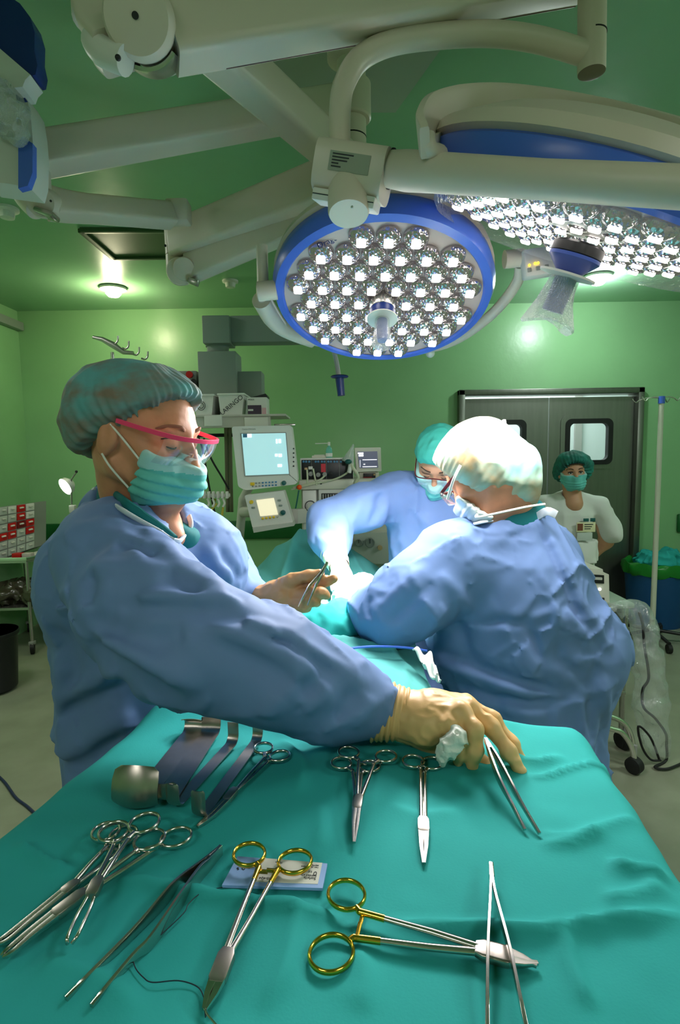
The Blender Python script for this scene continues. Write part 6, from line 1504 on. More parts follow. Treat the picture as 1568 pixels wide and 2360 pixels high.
# gown
g = Vol((-0.70, 0.60, 0.28), (0.10, 1.40, 1.50), 0.0048)
g.loft([(0.32, -0.41, 1.09, 0.185, 0.21, 0, 0.07), (0.86, -0.405, 1.085, 0.142, 0.17, 0, 0.035), (1.07, -0.405, 1.085, 0.148, 0.168, 0, 0.015), (1.17, -0.402, 1.075, 0.146, 0.165, 0, 0.01), (1.29, -0.395, 1.06, 0.148, 0.16, 0, 0.005), (1.36, -0.380, 1.05, 0.112, 0.145, 0, 0), (1.42, -0.365, 1.04, 0.066, 0.09, 0, 0)], 0.0, 9, 1.0)
g.cone(nshA, nb_, 0.078, 0.062, 0.05).cone(fshA, nb_, 0.062, 0.058, 0.05).cone(P(250, 1172, 1.04), nb_, 0.045, 0.05, 0.03)
g.ell(P(192, 1345, 1.03), (0.070, 0.11, 0.11), k=0.04)
g.chain([(nshA, 0.078), (P(330, 1385, 0.82), 0.084), (elA, 0.082), (P(530, 1506, 0.745), 0.070), (P(650, 1550, 0.745), 0.064), (P(770, 1602, 0.76), 0.052), (P(882, 1637, 0.776), 0.036)], 0.045)
g.chain([(fshA, 0.066), (P(500, 1300, 1.25), 0.062), (elF, 0.058), (P(590, 1378, 1.15), 0.040)], 0.04)
g.ell(P(470, 1310, 1.08), (0.085, 0.1, 0.11), k=0.05)
g.cone(P(300, 1085, 0.99), P(330, 1190, 1.0), 0.078, 0.072, 0.010, '-').cone(P(345, 1170, 0.96), P(406, 1241, 0.93), 0.066, 0.012, 0.008, '-').cone(P(345, 1170, 1.02), P(404, 1240, 1.0), 0.06, 0.012, 0.008, '-')
hitA = lambda x, y, y0=0.6: (g.hit(x, y, y0) or P(x, y, 1.0))
trim = [hitA(x, y) for x, y in ((214, 1126), (240, 1146), (275, 1171), (320, 1199), (365, 1224), (405, 1249))]+[hitA(x, y, 0.9) for x, y in ((424, 1236), (440, 1212), (436, 1190))]
g.band(0.04)
g.crumple(0.15, 0.010, 0.009, 51).crumple(0.07, 0.0045, 0.006, 52).noise(0.006, 0.2, 53)
VL = -1
for pts, A_, w in (
    # shoulder and chest creases
    ([(160, 1217), (210, 1212), (270, 1206), (290, 1208)], 0.006, 0.008), ([(205, 1216), (250, 1228), (285, 1236), (330, 1256), (370, 1275)], 0.010, 0.010),
    ([(276, 1190), (278, 1215), (282, 1236)], 0.006, 0.006), ([(278, 1242), (320, 1262), (370, 1282)], -0.010, 0.010), ([(340, 1215), (375, 1265), (410, 1310), (440, 1345)], 0.010, 0.012),
    ([(305, 1262), (335, 1310), (365, 1340)], 0.008, 0.010), ([(360, 1230), (400, 1280), (450, 1330), (500, 1370)], 0.009, 0.013), ([(385, 1300), (430, 1350), (470, 1378)], -0.008, 0.012),
    ([(430, 1290), (480, 1330), (520, 1375)], 0.009, 0.014), ([(470, 1250), (500, 1300), (540, 1340)], 0.008, 0.012), ([(500, 1260), (530, 1305), (560, 1340)], -0.006, 0.010),
    # armhole seam and arm folds
    ([(272, 1236), (258, 1272), (215, 1302)], 0.005, 0.006), ([(205, 1304), (270, 1308), (330, 1312), (420, 1314)], 0.010, 0.010), ([(208, 1318), (205, 1360), (202, 1400)], -0.012, 0.010),
    ([(300, 1382), (370, 1374), (450, 1376), (560, 1382)], 0.011, 0.012), ([(240, 1390), (300, 1396), (400, 1400), (520, 1412), (600, 1432)], -0.010, 0.012),
    ([(205, 1430), (290, 1460), (360, 1474), (430, 1452)], -0.016, 0.016), ([(210, 1455), (280, 1492), (360, 1540), (470, 1590)], 0.012, 0.016),
    ([(200, 1475), (260, 1530), (330, 1570), (420, 1610)], -0.014, 0.018), ([(480, 1440), (560, 1470), (650, 1510), (740, 1556)], 0.010, 0.014), ([(450, 1470), (560, 1510), (660, 1560), (740, 1605)], -0.008, 0.014),
    ([(560, 1420), (640, 1452), (720, 1500), (800, 1550), (860, 1585)], 0.008, 0.010), ([(580, 1450), (680, 1494), (780, 1556)], -0.008, 0.010), ([(690, 1640), (740, 1610), (760, 1570)], 0.009, 0.010), ([(770, 1660), (800, 1620), (815, 1585)], -0.008, 0.009), ([(810, 1675), (840, 1640), (850, 1600)], 0.008, 0.008), ([(600, 1650), (660, 1600), (700, 1540)], 0.007, 0.012),
    # side and skirt
    ([(120, 1660), (180, 1630), (250, 1600), (300, 1570)], -0.016, 0.016), ([(120, 1620), (200, 1580), (280, 1540)], 0.010, 0.016), ([(140, 1740), (230, 1690), (320, 1640)], 0.012, 0.018), ([(130, 1790), (210, 1760), (290, 1690)], -0.014, 0.016),
    ([(110, 1440), (150, 1480), (170, 1540), (160, 1600)], -0.008, 0.018), ([(130, 1500), (140, 1600), (135, 1720)], 0.008, 0.016)):
    g.foldpx(pts, A_*2.1, w*0.8, 0.5)
g.unband()
vmesh('surgical_gown', g.mesh(1), MATS['gown_blue'], A)
trim = [p+(CAM-p).normalized()*0.010 for p in trim]
MB().sweep(spline(trim, 5), 0.0065, 0.0035, seg=10).build('neck_binding', MATS['gown_trim'], A)
sc = spline([P(x, y, trim[min(i, 5)].y+0.016) for i, (x, y) in enumerate(((226, 1116), (254, 1136), (288, 1160), (330, 1190), (372, 1216), (402, 1240)))], 5)
MB().sweep(sc, [0.016*(1-0.75*i/(len(sc)-1)) for i in range(len(sc))], 0.006, side=(0, -0.3, 1), seg=10).build('scrub_collar', MATS['scrub_teal'], A)
s_ = Vol((-0.6, 0.8, 1.2), (-0.15, 1.3, 1.5), 0.005)
s_.cone(P(312, 1150, 1.03), P(335, 1225, 1.03), 0.066, 0.075, 0.03).cone(P(352, 1190, 1.03), P(405, 1232, 1.0), 0.055, 0.045, 0.03)
s_.half(P(240, 1105, 1.03), (P(425, 1196, 1.03)-P(240, 1105, 1.03)).cross(Vector((0, 1, 0))) if (P(425, 1196, 1.03)-P(240, 1105, 1.03)).cross(Vector((0, 1, 0))).z > 0 else -(P(425, 1196, 1.03)-P(240, 1105, 1.03)).cross(Vector((0, 1, 0))), 0.01)
s_.cone(P(376, 1150, 0.97), P(408, 1245, 0.93), 0.030, 0.020, 0.01, '-'); s_.cone(P(285, 1050, 1.0), P(330, 1190, 1.03), 0.050, 0.055, 0.006, '-')
vmesh('scrub_top', s_.mesh(2), MATS['scrub_teal'], A)
# right hand (over the table)
K = lambda x, y, Y, r: (P(x, y, Y), r)
w0 = K(905, 1644, 0.775, 0.030)
chA = [[K(868, 1638, 0.776, 0.033), w0],
       [w0, K(1000, 1632, 0.765, 0.026), K(1070, 1624, 0.765, 0.0155)], [w0, K(1000, 1645, 0.752, 0.027), K(1078, 1632, 0.745, 0.0150)], [w0, K(990, 1662, 0.742, 0.026), K(1062, 1642, 0.722, 0.0140)], [w0, K(980, 1676, 0.738, 0.025), K(1038, 1668, 0.712, 0.0130)],
       [K(940, 1668, 0.765, 0.026), K(1000, 1698, 0.760, 0.024), K(1040, 1716, 0.757, 0.016), K(1090, 1738, 0.735, 0.0115), K(1122, 1764, 0.715, 0.0095)],
       [K(1070, 1624, 0.765, 0.0125), K(1136, 1658, 0.755, 0.0108), K(1180, 1716, 0.735, 0.0098), K(1206, 1764, 0.718, 0.0078)],
       [K(1078, 1632, 0.745, 0.0130), K(1130, 1672, 0.725, 0.0112), K(1172, 1732, 0.705, 0.0102), K(1202, 1782, 0.692, 0.0082)],
       [K(1062, 1642, 0.722, 0.0122), K(1094, 1682, 0.700, 0.0108), K(1096, 1730, 0.697, 0.0098), K(1089, 1762, 0.702, 0.0080)],
       [K(1038, 1668, 0.712, 0.0112), K(1062, 1704, 0.704, 0.0096), K(1060, 1736, 0.706, 0.0088), K(1056, 1756, 0.712, 0.0074)]]
gv, _ = glove(A, 'glove', chA, [], 'glove_latex', 0.0021, 0.008, [([P(1060, 1612, 0.74), P(1075, 1630, 0.725), P(1070, 1650, 0.70)], 0.002, 0.005), ([P(1010, 1625, 0.73), P(1030, 1660, 0.71), P(1020, 1690, 0.71)], -0.002, 0.006), ([P(1160, 1700, 0.69), P(1180, 1690, 0.70)], -0.0015, 0.003)])
cuff_rings(P(864, 1634, 0.777), P(946, 1648, 0.768), 0.0445, 0.0345, 7, A, 'glove_latex')
# left hand with forceps
w1 = K(606, 1384, 1.128, 0.028)
chL = [[K(575, 1380, 1.16, 0.030), w1], [w1, K(665, 1364, 1.115, 0.026), K(692, 1362, 1.105, 0.016)], [w1, K(660, 1376, 1.105, 0.026), K(688, 1374, 1.095, 0.015)], [w1, K(655, 1385, 1.10, 0.024), K(680, 1386, 1.09, 0.014)], [w1, K(648, 1393, 1.10, 0.022), K(668, 1396, 1.09, 0.012)],
       [K(632, 1362, 1.12, 0.022), K(672, 1338, 1.10, 0.014), K(710, 1328, 1.09, 0.0115), K(737, 1323, 1.085, 0.0098)],
       [K(692, 1362, 1.105, 0.0125), K(728, 1350, 1.10, 0.0112), K(752, 1340, 1.095, 0.0105), K(769, 1334, 1.09, 0.009)],
       [K(688, 1374, 1.095, 0.0125), K(722, 1366, 1.07, 0.011), K(742, 1366, 1.07, 0.010), K(752, 1372, 1.075, 0.0088)],
       [K(680, 1386, 1.09, 0.0118), K(708, 1384, 1.065, 0.0105), K(722, 1386, 1.066, 0.0096), K(730, 1390, 1.072, 0.0085)],
       [K(668, 1396, 1.09, 0.0105), K(690, 1398, 1.068, 0.0092), K(702, 1400, 1.068, 0.0085), K(709, 1401, 1.073, 0.0078)]]
glove(A, 'glove', chL, [], 'glove_latex_shaded', 0.0022, 0.008)

# ================================================================= surgeon at the right, seen from behind
hC = Head(P(1112, 1078, 1.42), (-0.60, 0.34, -0.62), (0, 0, 1), 1.0)
C_ = person_root((0.52, 1.50, 0), 'surgeon in blue gown and glaring pale cap bending over the patient, back to the camera')
nbC = P(1185, 1195, 1.47)
shL, shR = P(1045, 1288, 1.42), P(1262, 1285, 1.57)
elL, wrL = P(905, 1412, 1.40), P(838, 1388, 1.52)
elR, wrR = P(1110, 1420, 1.78), P(960, 1400, 1.68)
def exC(v): v.cone(hC(0, -0.02, -0.05), P(1120, 1190, 1.45), 0.05, 0.06, 0.03)
build_body(C_, hC, (nbC, 0.065), [(Vector((0.46, 1.48, 1.27)), 0.11), (Vector((0.49, 1.50, 1.05)), 0.11), (Vector((0.52, 1.50, 0.85)), 0.115)], [[(shL, 0.05), (elL, 0.038), (wrL, 0.026)], [(shR, 0.05), (elR, 0.038), (wrR, 0.026)]]+legs(0.52, 1.5, 0.09, 0.02), MATS['skin_warm'], 0.003, exC)
shoes(C_, 0.52, 1.5, 0.09, 0.02, (-0.4, 1, 0), MATS['white_plastic'])
capc, _ = make_cap(C_, hC, [((0, 0.006, 0.046), (0.088, 0.100, 0.076)), ((0, -0.030, 0.030), (0.080, 0.078, 0.076))], (0, 0.086, 0.056), (0, 0.56, -0.83), MATS['cap_pale'], 0.0018, 0.003, 40, tail=[(P(1130, 1070, 1.41), 0.088), (P(1180, 1092, 1.42), 0.074), (P(1218, 1118, 1.43), 0.050), (P(1246, 1144, 1.43), 0.020)], wplane=(P(1100, 1134, 1.42), RT*(-66)+UP*(-118)+FW*40), seed=9, crum=0.002)
tube_px('cap_tie', [P(1160, 1000, 1.335), P(1163, 985, 1.34), P(1162, 968, 1.345)], 0.0045, 'loop_white', C_)
make_mask(C_, hC, 0.003, top=-0.020, bot=-0.115, m0='mask_white', m1='mask_white', back=0.066, tiltb=-0.3)
tube_px('mask_strap', [P(1032, 1150, 1.36), P(1046, 1105, 1.335), P(1062, 1072, 1.33)], 0.0035, 'loop_white', C_)
tube_px('mask_strap', [hC(-0.05, 0.07, -0.085), P(1100, 1192, 1.345), P(1150, 1182, 1.335), P(1215, 1168, 1.34), P(1256, 1162, 1.36)], 0.003, 'loop_white', C_)
gf = MB(); gf.sweep(spline([hC(-0.080, 0.0, 0.02), hC(-0.078, 0.05, 0.016), hC(-0.070, 0.098, 0.010), hC(-0.04, 0.112, 0.012), hC(0, 0.110, 0.012), hC(0.04, 0.112, 0.012), hC(0.070, 0.098, 0.010), hC(0.078, 0.05, 0.016), hC(0.080, 0.0, 0.02)], 5), 0.004, 0.002, side=hC.R.col[2], seg=8, square=True)
fr2 = gf.build('glasses', MATS['red_frame'], C_)
for s in (-1, 1): MB().box(hC(s*0.036, 0.111, -0.008), (0.055, 0.0015, 0.036), 0.0006, hC.R).build('glasses_lens', MATS['lens_clear'], fr2)
g = Vol((0.0, 1.18, 0.28), (0.84, 1.92, 1.42), 0.0055)
g.loft([(0.32, 0.52, 1.50, 0.235, 0.19, 0, 0.08), (0.76, 0.512, 1.50, 0.200, 0.165, 0, 0.05), (0.885, 0.508, 1.50, 0.222, 0.168, 0, 0.025), (1.006, 0.488, 1.49, 0.252, 0.170, 0, 0.012), (1.125, 0.472, 1.485, 0.225, 0.168, 0, 0.01), (1.255, 0.435, 1.48, 0.195, 0.150, 0, 0.0), (1.32, 0.435, 1.48, 0.145, 0.115, 0, 0), (1.365, 0.447, 1.475, 0.095, 0.085, 0, 0)], 0.0, 8, 1.0, 2.0)
g.cone(shL, nbC-Vector((0, 0, 0.022)), 0.085, 0.066, 0.05).cone(shR, nbC-Vector((0, 0, 0.022)), 0.072, 0.062, 0.05)
g.chain([(shL, 0.092), (P(965, 1365, 1.39), 0.088), (elL, 0.076), (P(868, 1408, 1.45), 0.058), (P(836, 1390, 1.53), 0.042)], 0.05)
g.chain([(shR, 0.075), (elR, 0.07), (P(990, 1404, 1.70), 0.045)], 0.05)
g.ell(P(1360, 1500, 1.47), (0.09, 0.11, 0.12), k=0.06)
g.cone(hC(0, -0.03, -0.05), nbC-Vector((0, 0, 0.01)), 0.07, 0.074, 0.012, '-')
hitC = lambda x, y: (g.hit(x, y, 1.0) or P(x, y, 1.42))
trimC = [hitC(x, y) for x, y in ((1092, 1208), (1130, 1200), (1180, 1196), (1230, 1192), (1252, 1186))]
g.band(0.045)
g.crumple(0.16, 0.011, 0.009, 61).crumple(0.075, 0.005, 0.006, 62).noise(0.007, 0.22, 63)
for pts, A_, w in (([(1246, 1196), (1275, 1250), (1310, 1320), (1340, 1390), (1375, 1440), (1410, 1500)], 0.014, 0.014), ([(1236, 1200), (1262, 1256), (1296, 1326), (1326, 1400), (1350, 1450)], -0.012, 0.012),
    ([(1240, 1310), (1256, 1350), (1280, 1410), (1310, 1440)], 0.010, 0.010), ([(1220, 1425), (1260, 1412), (1285, 1404)], 0.010, 0.009), ([(1090, 1440), (1150, 1432), (1210, 1436), (1230, 1470), (1250, 1530)], -0.008, 0.010), ([(1300, 1400), (1330, 1440), (1345, 1470)], 0.010, 0.012), ([(1285, 1470), (1290, 1520), (1340, 1560), (1352, 1590)], -0.010, 0.012),
    ([(1000, 1500), (1080, 1530), (1180, 1566), (1280, 1594), (1340, 1596)], -0.018, 0.016), ([(1010, 1525), (1100, 1556), (1200, 1590), (1300, 1606)], 0.014, 0.016), ([(1030, 1570), (1120, 1600), (1220, 1622), (1320, 1612)], -0.012, 0.016), ([(1060, 1590), (1150, 1630), (1260, 1650)], 0.012, 0.018),
    ([(1350, 1590), (1372, 1560), (1384, 1530)], -0.014, 0.012), ([(1362, 1600), (1364, 1660), (1368, 1720)], -0.014, 0.014), ([(1340, 1610), (1345, 1680), (1352, 1740)], 0.010, 0.014), ([(1392, 1560), (1400, 1620), (1396, 1680)], 0.010, 0.016),
    ([(1100, 1215), (1070, 1240), (1040, 1270)], 0.008, 0.012), ([(1180, 1215), (1165, 1240), (1120, 1260)], 0.007, 0.012), ([(1225, 1215), (1200, 1232), (1160, 1240)], -0.006, 0.010), ([(1010, 1320), (1050, 1360), (1090, 1420)], 0.009, 0.014), ([(985, 1300), (930, 1350), (880, 1400)], 0.010, 0.012), ([(1000, 1340), (950, 1390), (895, 1440)], -0.010, 0.014), ([(1020, 1390), (1000, 1440), (960, 1480)], 0.009, 0.014), ([(880, 1380), (870, 1410), (880, 1440)], 0.007, 0.008), ([(858, 1372), (848, 1400), (858, 1428)], -0.006, 0.007), ([(1060, 1430), (1075, 1500), (1100, 1540)], -0.010, 0.018)):
    g.foldpx(pts, A_*2.0, w*0.8, 1.0)
g.unband(); vmesh('surgical_gown', g.mesh(1), MATS['gown_blue'], C_)
trimC = [p+(CAM-p).normalized()*0.010 for p in trimC]
MB().sweep(spline(trimC, 5), 0.008, 0.004, seg=10).build('neck_binding', MATS['gown_trim'], C_)
MB().sweep(spline([hitC(1240, 1190), P(1262, 1178, 1.37), P(1282, 1186, 1.37)], 5), 0.010, 0.003, side=(0, 0, 1), seg=8, square=True).build('neck_tie', MATS['gown_trim'], C_)
s_ = Vol(nbC-Vector((0.18, 0.18, 0.12)), nbC+Vector((0.18, 0.18, 0.12)), 0.005); s_.cone(P(1135, 1182, 1.45), nbC-Vector((0, 0, 0.03)), 0.066, 0.092, 0.03).cone(P(1165, 1165, 1.46), nbC, 0.074, 0.080, 0.02).half(P(1180, 1158, 1.45), (-0.15, 0.25, 1), 0.01)
vmesh('scrub_top', s_.mesh(2), MATS['scrub_teal'], C_)
w2 = K(830, 1386, 1.535, 0.027)
glove(C_, 'glove', [[K(850, 1392, 1.50, 0.030), w2], [w2, K(806, 1378, 1.60, 0.028), K(796, 1374, 1.63, 0.018)]]+[[K(806, 1376+i*5, 1.60-0.01*i, 0.016), K(786-2*i, 1368+i*7, 1.64, 0.0115), K(772+3*i, 1376+i*6, 1.655, 0.0098), K(768+4*i, 1388+i*4, 1.65, 0.0085)] for i in range(4)]+[[K(822, 1380, 1.56, 0.018), K(806, 1366, 1.60, 0.0125), K(790, 1360, 1.63, 0.0095)]], [], 'glove_latex_lit', 0.0026)
w3 = K(950, 1398, 1.675, 0.026)
glove(C_, 'glove', [[K(970, 1402, 1.69, 0.028), w3], [w3, K(915, 1388, 1.665, 0.027), K(905, 1386, 1.66, 0.018)]]+[[K(910, 1376+i*6, 1.66-0.006*i, 0.014), K(888, 1374+i*6, 1.655, 0.0115), K(872, 1378+i*6, 1.655, 0.010), K(862, 1386+i*5, 1.655, 0.0085)] for i in range(4)]+[[K(930, 1386, 1.65, 0.017), K(905, 1368, 1.655, 0.012), K(888, 1362, 1.66, 0.0095)]], [], 'glove_latex_lit', 0.0026)

# ================================================================= surgeon on the far side
hB = Head(P(1012, 1062, 2.05), (-0.28, -0.72, -0.62), (0.1, 0, 1), 1.0)
B_ = person_root((0.36, 2.14, 0), 'surgeon in pale lit blue gown on the far side, head bowed over the patient')
nbB = P(1000, 1135, 2.14)
shA_, shB_ = P(915, 1142, 2.10), P(1085, 1142, 2.12)
elB, wrB = P(757, 1200, 1.98), P(772, 1284, 1.85)
elB2, wrB2 = P(1085, 1300, 1.98), P(960, 1345, 1.86)
build_body(B_, hB, (nbB, 0.06), [(Vector((0.345, 2.13, 1.34)), 0.11), (Vector((0.36, 2.14, 1.05)), 0.10), (Vector((0.37, 2.15, 0.85)), 0.11)], [[(shA_, 0.05), (elB, 0.04), (wrB, 0.027)], [(shB_, 0.05), (elB2, 0.04), (wrB2, 0.027)]]+legs(0.37, 2.15, 0.09, 0), MATS['skin_shade'], 0.003)
eyes(B_, hB, False); shoes(B_, 0.37, 2.15, 0.09, 0, (0, -1, 0), MATS['white_plastic'])
make_cap(B_, hB, [((0, -0.002, 0.040), (0.083, 0.102, 0.080)), ((0, -0.045, 0.030), (0.080, 0.08, 0.078))], (0, 0.092, 0.048), (0, 0.45, -0.89), MATS['cap_bright'], 0.0012, 0.003, 20, seed=15)
make_mask(B_, hB, 0.003, top=-0.016)
fb = MB().sweep(spline([hB(0.080, 0.0, 0.012), hB(0.076, 0.05, 0.008), hB(0.066, 0.096, 0.004), hB(0.034, 0.108, 0.006), hB(0, 0.106, 0.006), hB(-0.034, 0.108, 0.006), hB(-0.066, 0.096, 0.004), hB(-0.076, 0.05, 0.008), hB(-0.080, 0, 0.012)], 5), 0.0022, seg=8).build('glasses', MATS['red_frame'], B_)
for s in (-1, 1): MB().box(hB(s*0.034, 0.106, -0.010), (0.050, 0.0015, 0.030), 0.0006, hB.R).build('glasses_lens', MATS['lens_clear'], fb)
for s in (-1, 1): tube_px('ear_loop', [hB(s*0.078, 0.0, 0.01), hB(s*0.072, 0.04, -0.02), hB(s*0.062, 0.05, -0.03)], 0.002, 'loop_white', B_)
g = Vol((-0.12, 1.72, 0.30), (0.66, 2.42, 1.52), 0.007)
g.loft([(0.32, 0.38, 2.16, 0.20, 0.17, 0, 0.08), (0.85, 0.375, 2.15, 0.160, 0.14, 0, 0.04), (1.05, 0.362, 2.14, 0.164, 0.135, 0, 0.02), (1.287, 0.348, 2.13, 0.172, 0.13, 0, 0.01), (1.40, 0.345, 2.13, 0.150, 0.11, 0, 0), (1.455, 0.345, 2.14, 0.085, 0.08, 0, 0)], 0, 8, 1.0, 1.0)
g.cone(shA_, nbB, 0.078, 0.07, 0.04).cone(shB_, nbB, 0.078, 0.07, 0.04)
g.chain([(shA_, 0.082), (P(830, 1172, 2.03), 0.078), (elB, 0.068), (P(762, 1240, 1.92), 0.064), (P(770, 1276, 1.87), 0.044)], 0.04)
g.chain([(shB_, 0.08), (elB2, 0.07), (P(975, 1345, 1.88), 0.045)], 0.04)
g.cone(hB(0, -0.03, -0.06), nbB, 0.068, 0.066, 0.01, '-')
g.band(0.045); g.crumple(0.14, 0.010, 0.010, 71).crumple(0.07, 0.0045, 0.007, 72)
for pts, A_, w in (([(945, 1100), (900, 1125), (850, 1140), (800, 1165)], 0.010, 0.014), ([(880, 1130), (872, 1170), (850, 1215)], -0.012, 0.012), ([(895, 1140), (888, 1190), (872, 1226)], 0.010, 0.012), ([(835, 1150), (820, 1180), (810, 1210)], 0.010, 0.012), ([(770, 1175), (795, 1200), (800, 1230)], 0.009, 0.010), ([(730, 1210), (770, 1225), (795, 1250)], -0.010, 0.010), ([(728, 1235), (760, 1250), (780, 1270)], 0.009, 0.009), ([(935, 1160), (925, 1230), (935, 1300)], 0.010, 0.014), ([(965, 1170), (955, 1250), (960, 1320)], -0.010, 0.014), ([(900, 1200), (905, 1260), (915, 1320)], 0.008, 0.012), ([(985, 1180), (990, 1260), (985, 1320)], 0.010, 0.012)):
    g.foldpx(pts, A_*1.5, w, 1.5)
g.unband(); vmesh('surgical_gown', g.mesh(1), MATS['gown_blue'], B_)
w4 = K(776, 1292, 1.835, 0.030)
glove(B_, 'glove', [[K(770, 1276, 1.865, 0.033), w4], [w4, K(792, 1330, 1.755, 0.030), K(798, 1344, 1.72, 0.019)]]+[[K(785+i*9, 1340, 1.725, 0.0155), K(782+i*9, 1358, 1.685, 0.0115), K(782+i*8, 1374, 1.665, 0.010), K(784+i*7, 1386, 1.66, 0.0088)] for i in range(4)]+[[K(780, 1312, 1.79, 0.02), K(768, 1336, 1.74, 0.0135), K(770, 1358, 1.70, 0.0105)]], [], 'glove_latex_lit', 0.0028)
cuff_rings(P(769, 1274, 1.868), P(782, 1306, 1.81), 0.044, 0.034, 5, B_, 'glove_latex_lit')
w5 = K(945, 1346, 1.85, 0.027)
glove(B_, 'glove', [[K(965, 1345, 1.87, 0.030), w5], [w5, K(905, 1352, 1.80, 0.028), K(895, 1354, 1.785, 0.018)]]+[[K(898, 1346+i*5, 1.785-0.008*i, 0.0145), K(876, 1352+i*5, 1.765, 0.0115), K(858, 1360+i*5, 1.75, 0.010), K(846, 1368+i*4, 1.745, 0.0088)] for i in range(4)]+[[K(920, 1344, 1.81, 0.018), K(895, 1342, 1.775, 0.0125), K(876, 1346, 1.755, 0.010)]], [], 'glove_latex_lit', 0.003)

# ================================================================= nurse by the doors
hD = Head(P(1319, 1087, 3.66), (-0.12, -0.985, -0.05), (-0.06, 0, 1), 1.0)
D_ = person_root((hD.c.x+0.02, 3.72, 0), 'nurse in white tunic with name badge standing before the steel doors')
nbD = P(1319, 1146, 3.72)
dx_ = hD.c.x+0.01
sr, sl = P(1378, 1166, 3.72), P(1258, 1166, 3.72)
er, el_ = P(1398, 1248, 3.80), P(1245, 1250, 3.80)
hr, hl = P(1345, 1300, 3.90), P(1300, 1300, 3.90)
def exD(v): v.cone(hD(0, -0.02, -0.07), P(1322, 1160, 3.66), 0.045, 0.06, 0.03)
zD = lambda y: P(1319, y, 3.72).z
build_body(D_, hD, (nbD, 0.055), [(Vector((dx_, 3.74, zD(1185))), 0.10), (Vector((dx_, 3.74, zD(1290))), 0.10), (Vector((dx_, 3.74, 0.9)), 0.11)], [[(sr, 0.05), (er, 0.042), (hr, 0.03)], [(sl, 0.05), (el_, 0.042), (hl, 0.03)]]+legs(dx_, 3.74, 0.09, 0), MATS['skin_shade'], 0.003, exD)
eyes(D_, hD, True)
make_cap(D_, hD, [((0, -0.004, 0.056), (0.098, 0.108, 0.080)), ((-0.03, -0.03, 0.03), (0.110, 0.09, 0.09)), ((-0.05, -0.05, -0.03), (0.075, 0.07, 0.075)), ((0.05, -0.05, -0.01), (0.060, 0.06, 0.06))], (0, 0.086, 0.058), (0, 0.72, -0.69), MATS['cap_dark'], 0.0035, 0.0035, 30, seed=21)
MB().sweep(spline([hD(-0.05, 0.072, 0.046), hD(-0.02, 0.088, 0.056), hD(0.02, 0.088, 0.056), hD(0.05, 0.072, 0.046)], 5), 0.007, 0.004, seg=8).build('hair_line', MATS['hair_dark'], D_)
make_mask(D_, hD, 0.003, top=-0.018, bot=-0.120, band_=-0.018)
g = Vol((dx_-0.36, 3.46, 0.05), (dx_+0.36, 4.0, nbD.z+0.12), 0.007)
g.loft([(0.80, dx_, 3.74, 0.20, 0.15, 0, 0.04), (0.95, dx_, 3.74, 0.19, 0.145, 0, 0.03), (zD(1310), dx_, 3.74, 0.165, 0.125, 0, 0.02), (zD(1240), dx_, 3.74, 0.158, 0.12, 0, 0.015), (zD(1185), dx_, 3.73, 0.165, 0.12, 0, 0), (zD(1160), dx_, 3.73, 0.13, 0.095, 0, 0), (zD(1146), dx_, 3.73, 0.085, 0.075, 0, 0)], 0, 8, 1.0)
for s_, n_ in ((sr, P(1412, 1226, 3.74)), (sl, P(1228, 1230, 3.74))): g.cone(s_, nbD, 0.062, 0.055, 0.04).cone(s_, n_, 0.068, 0.076, 0.03)
g.half(P(1385, 1238, 3.7)+Vector((0.3, 0, 0.02)), (0.0, 0, 0), 0.001) if False else None
g.cone(hD(0, -0.02, -0.06), P(1320, 1158, 3.66), 0.066, 0.052, 0.01, '-')
g.band(0.04).noise(0.008, 0.10, 81, True).noise(0.004, 0.05, 82)
for pts, A_, w in (([(1308, 1160), (1312, 1200), (1310, 1260), (1312, 1320)], 0.006, 0.008), ([(1345, 1180), (1352, 1240), (1340, 1300)], 0.008, 0.014), ([(1370, 1200), (1360, 1250), (1362, 1300)], -0.008, 0.012), ([(1300, 1190), (1330, 1260)], 0.006, 0.014)): g.foldpx(pts, A_, w, 3.0)
g.unband(); vmesh('tunic', g.mesh(1), MATS['white_cloth'], D_)
tr = Vol((dx_-0.28, 3.54, 0.04), (dx_+0.28, 3.96, 0.95), 0.009); tr.loft([(0.7, dx_, 3.74, 0.18, 0.13, 0, 0), (0.92, dx_, 3.74, 0.17, 0.125, 0, 0)], 0.02)
for s in (-1, 1): tr.chain([((dx_+s*0.09, 3.74, 0.8), 0.095), ((dx_+s*0.095, 3.74, 0.45), 0.08), ((dx_+s*0.095, 3.74, 0.10), 0.075)], 0.02)
tr.band(0.03).noise(0.008, 0.1, 83, True).unband(); vmesh('trousers', tr.mesh(2), MATS['white_cloth'], D_)
shoes(D_, dx_, 3.74, 0.095, 0, (0, -1, 0), MATS['white_plastic'])
bq = g.hit(1350, 1215, 3.2) or P(1350, 1215, 3.6); yb_ = bq.y-0.012
bd = MB(); prect(bd, 1330, 1204, 1373, 1226, yb_, 0.004, 0.002); bdo = bd.build('name_badge', mat('badge_cream', (226, 222, 180), 0.4), D_)
prect(MB(), 1332, 1207, 1344, 1223, yb_-0.002, 0.002, 0).build('badge_photo', mat('badge_brown', (120, 70, 48), 0.5), bdo)
m = MB()
for k in range(3): prect(m, 1348, 1208+k*5, 1368-3*k, 1209.5+k*5, yb_-0.002, 0.002, 0)
m.build('badge_print', MATS['ink'], bdo)
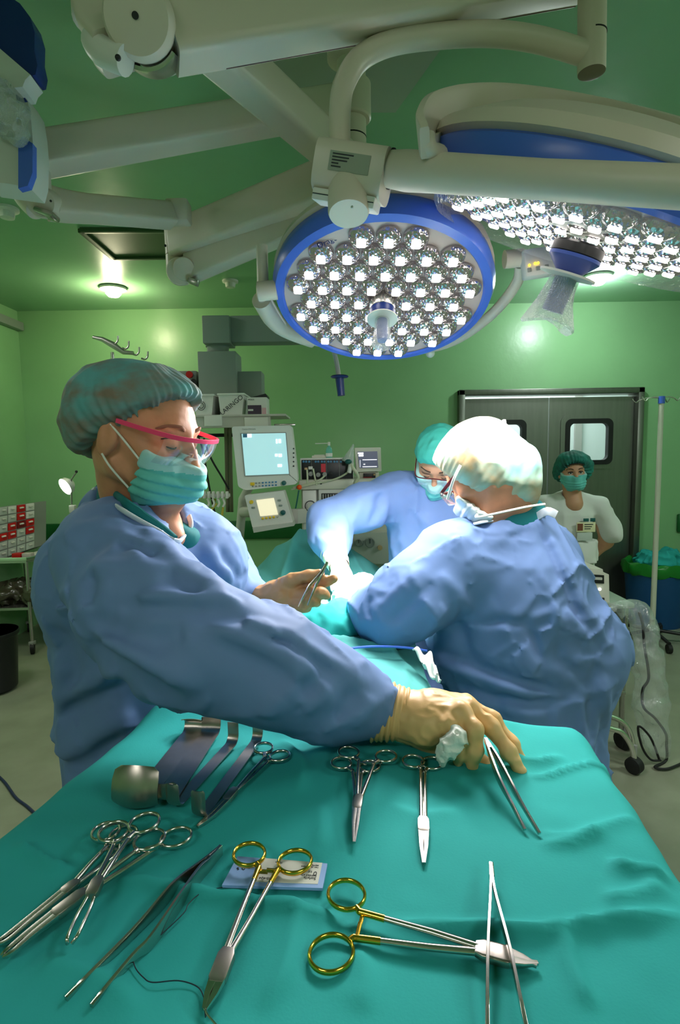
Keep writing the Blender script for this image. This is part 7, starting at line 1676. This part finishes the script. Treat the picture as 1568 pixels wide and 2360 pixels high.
m = MB(); prect(m, 1346, 1195, 1358, 1202, yb_, 0.008, 0.002); prect(m, 1362, 1194, 1373, 1202, yb_, 0.008, 0.002); m.build('pen_clip', MATS['knob_green'], D_)
m = MB(); prect(m, 1331, 1228, 1366, 1246, yb_+0.004, 0.004, 0.002); m.build('pocket_print', mat('pocket_grey', (190, 200, 192), 0.7), D_)

# ================================================================= things held in hands
t = tweezers('tissue_forceps', 'steel forceps held in the nurse lower gloved hand, tips on the table drape', tz((1124, 1714), 0.034),
    [tz((1121, 1712), 0.036), tz((1131, 1744), 0.030), tz((1151, 1797), 0.022), tz((1180, 1852), 0.013), tz((1210, 1912), 0.004)],
    [tz((1125, 1712), 0.036), tz((1150, 1754), 0.030), tz((1183, 1818), 0.020), tz((1212, 1868), 0.012), tz((1244, 1921), 0.004)], w=0.0046)
t = tweezers('tissue_forceps', 'slim forceps held up in the nurse far hand near the operating field', P(752, 1302, 1.07),
    [P(751, 1301, 1.085), P(738, 1322, 1.075), P(716, 1348, 1.06), P(700, 1374, 1.05), P(687, 1398, 1.045)], [P(752, 1302, 1.085), P(744, 1322, 1.073), P(733, 1340, 1.058), P(720, 1368, 1.048), P(709, 1395, 1.042)], w=0.0028)
gz = Vol(P(1040, 1720, 0.69)-Vector((0.06, 0.06, 0.06)), P(1040, 1720, 0.69)+Vector((0.06, 0.06, 0.06)), 0.0022)
gz.chain([(P(1050, 1686, 0.698), 0.007), (P(1054, 1702, 0.690), 0.010), (P(1038, 1722, 0.690), 0.010), (P(1026, 1742, 0.692), 0.008), (P(1020, 1764, 0.696), 0.003)], 0.01).cone(P(1030, 1718, 0.69), P(1018, 1732, 0.69), 0.008, 0.005, 0.008).cone(P(1058, 1700, 0.69), P(1064, 1712, 0.688), 0.008, 0.003, 0.008)
gz.band(0.012).noise(0.0040, 0.009, 91, True).noise(0.0014, 0.005, 92).unband()
o = vmesh('gauze_swab', gz.mesh(1), MATS['gauze']); tag(o, 'small crumpled white gauze swab gripped in the hand over the table', 'gauze')
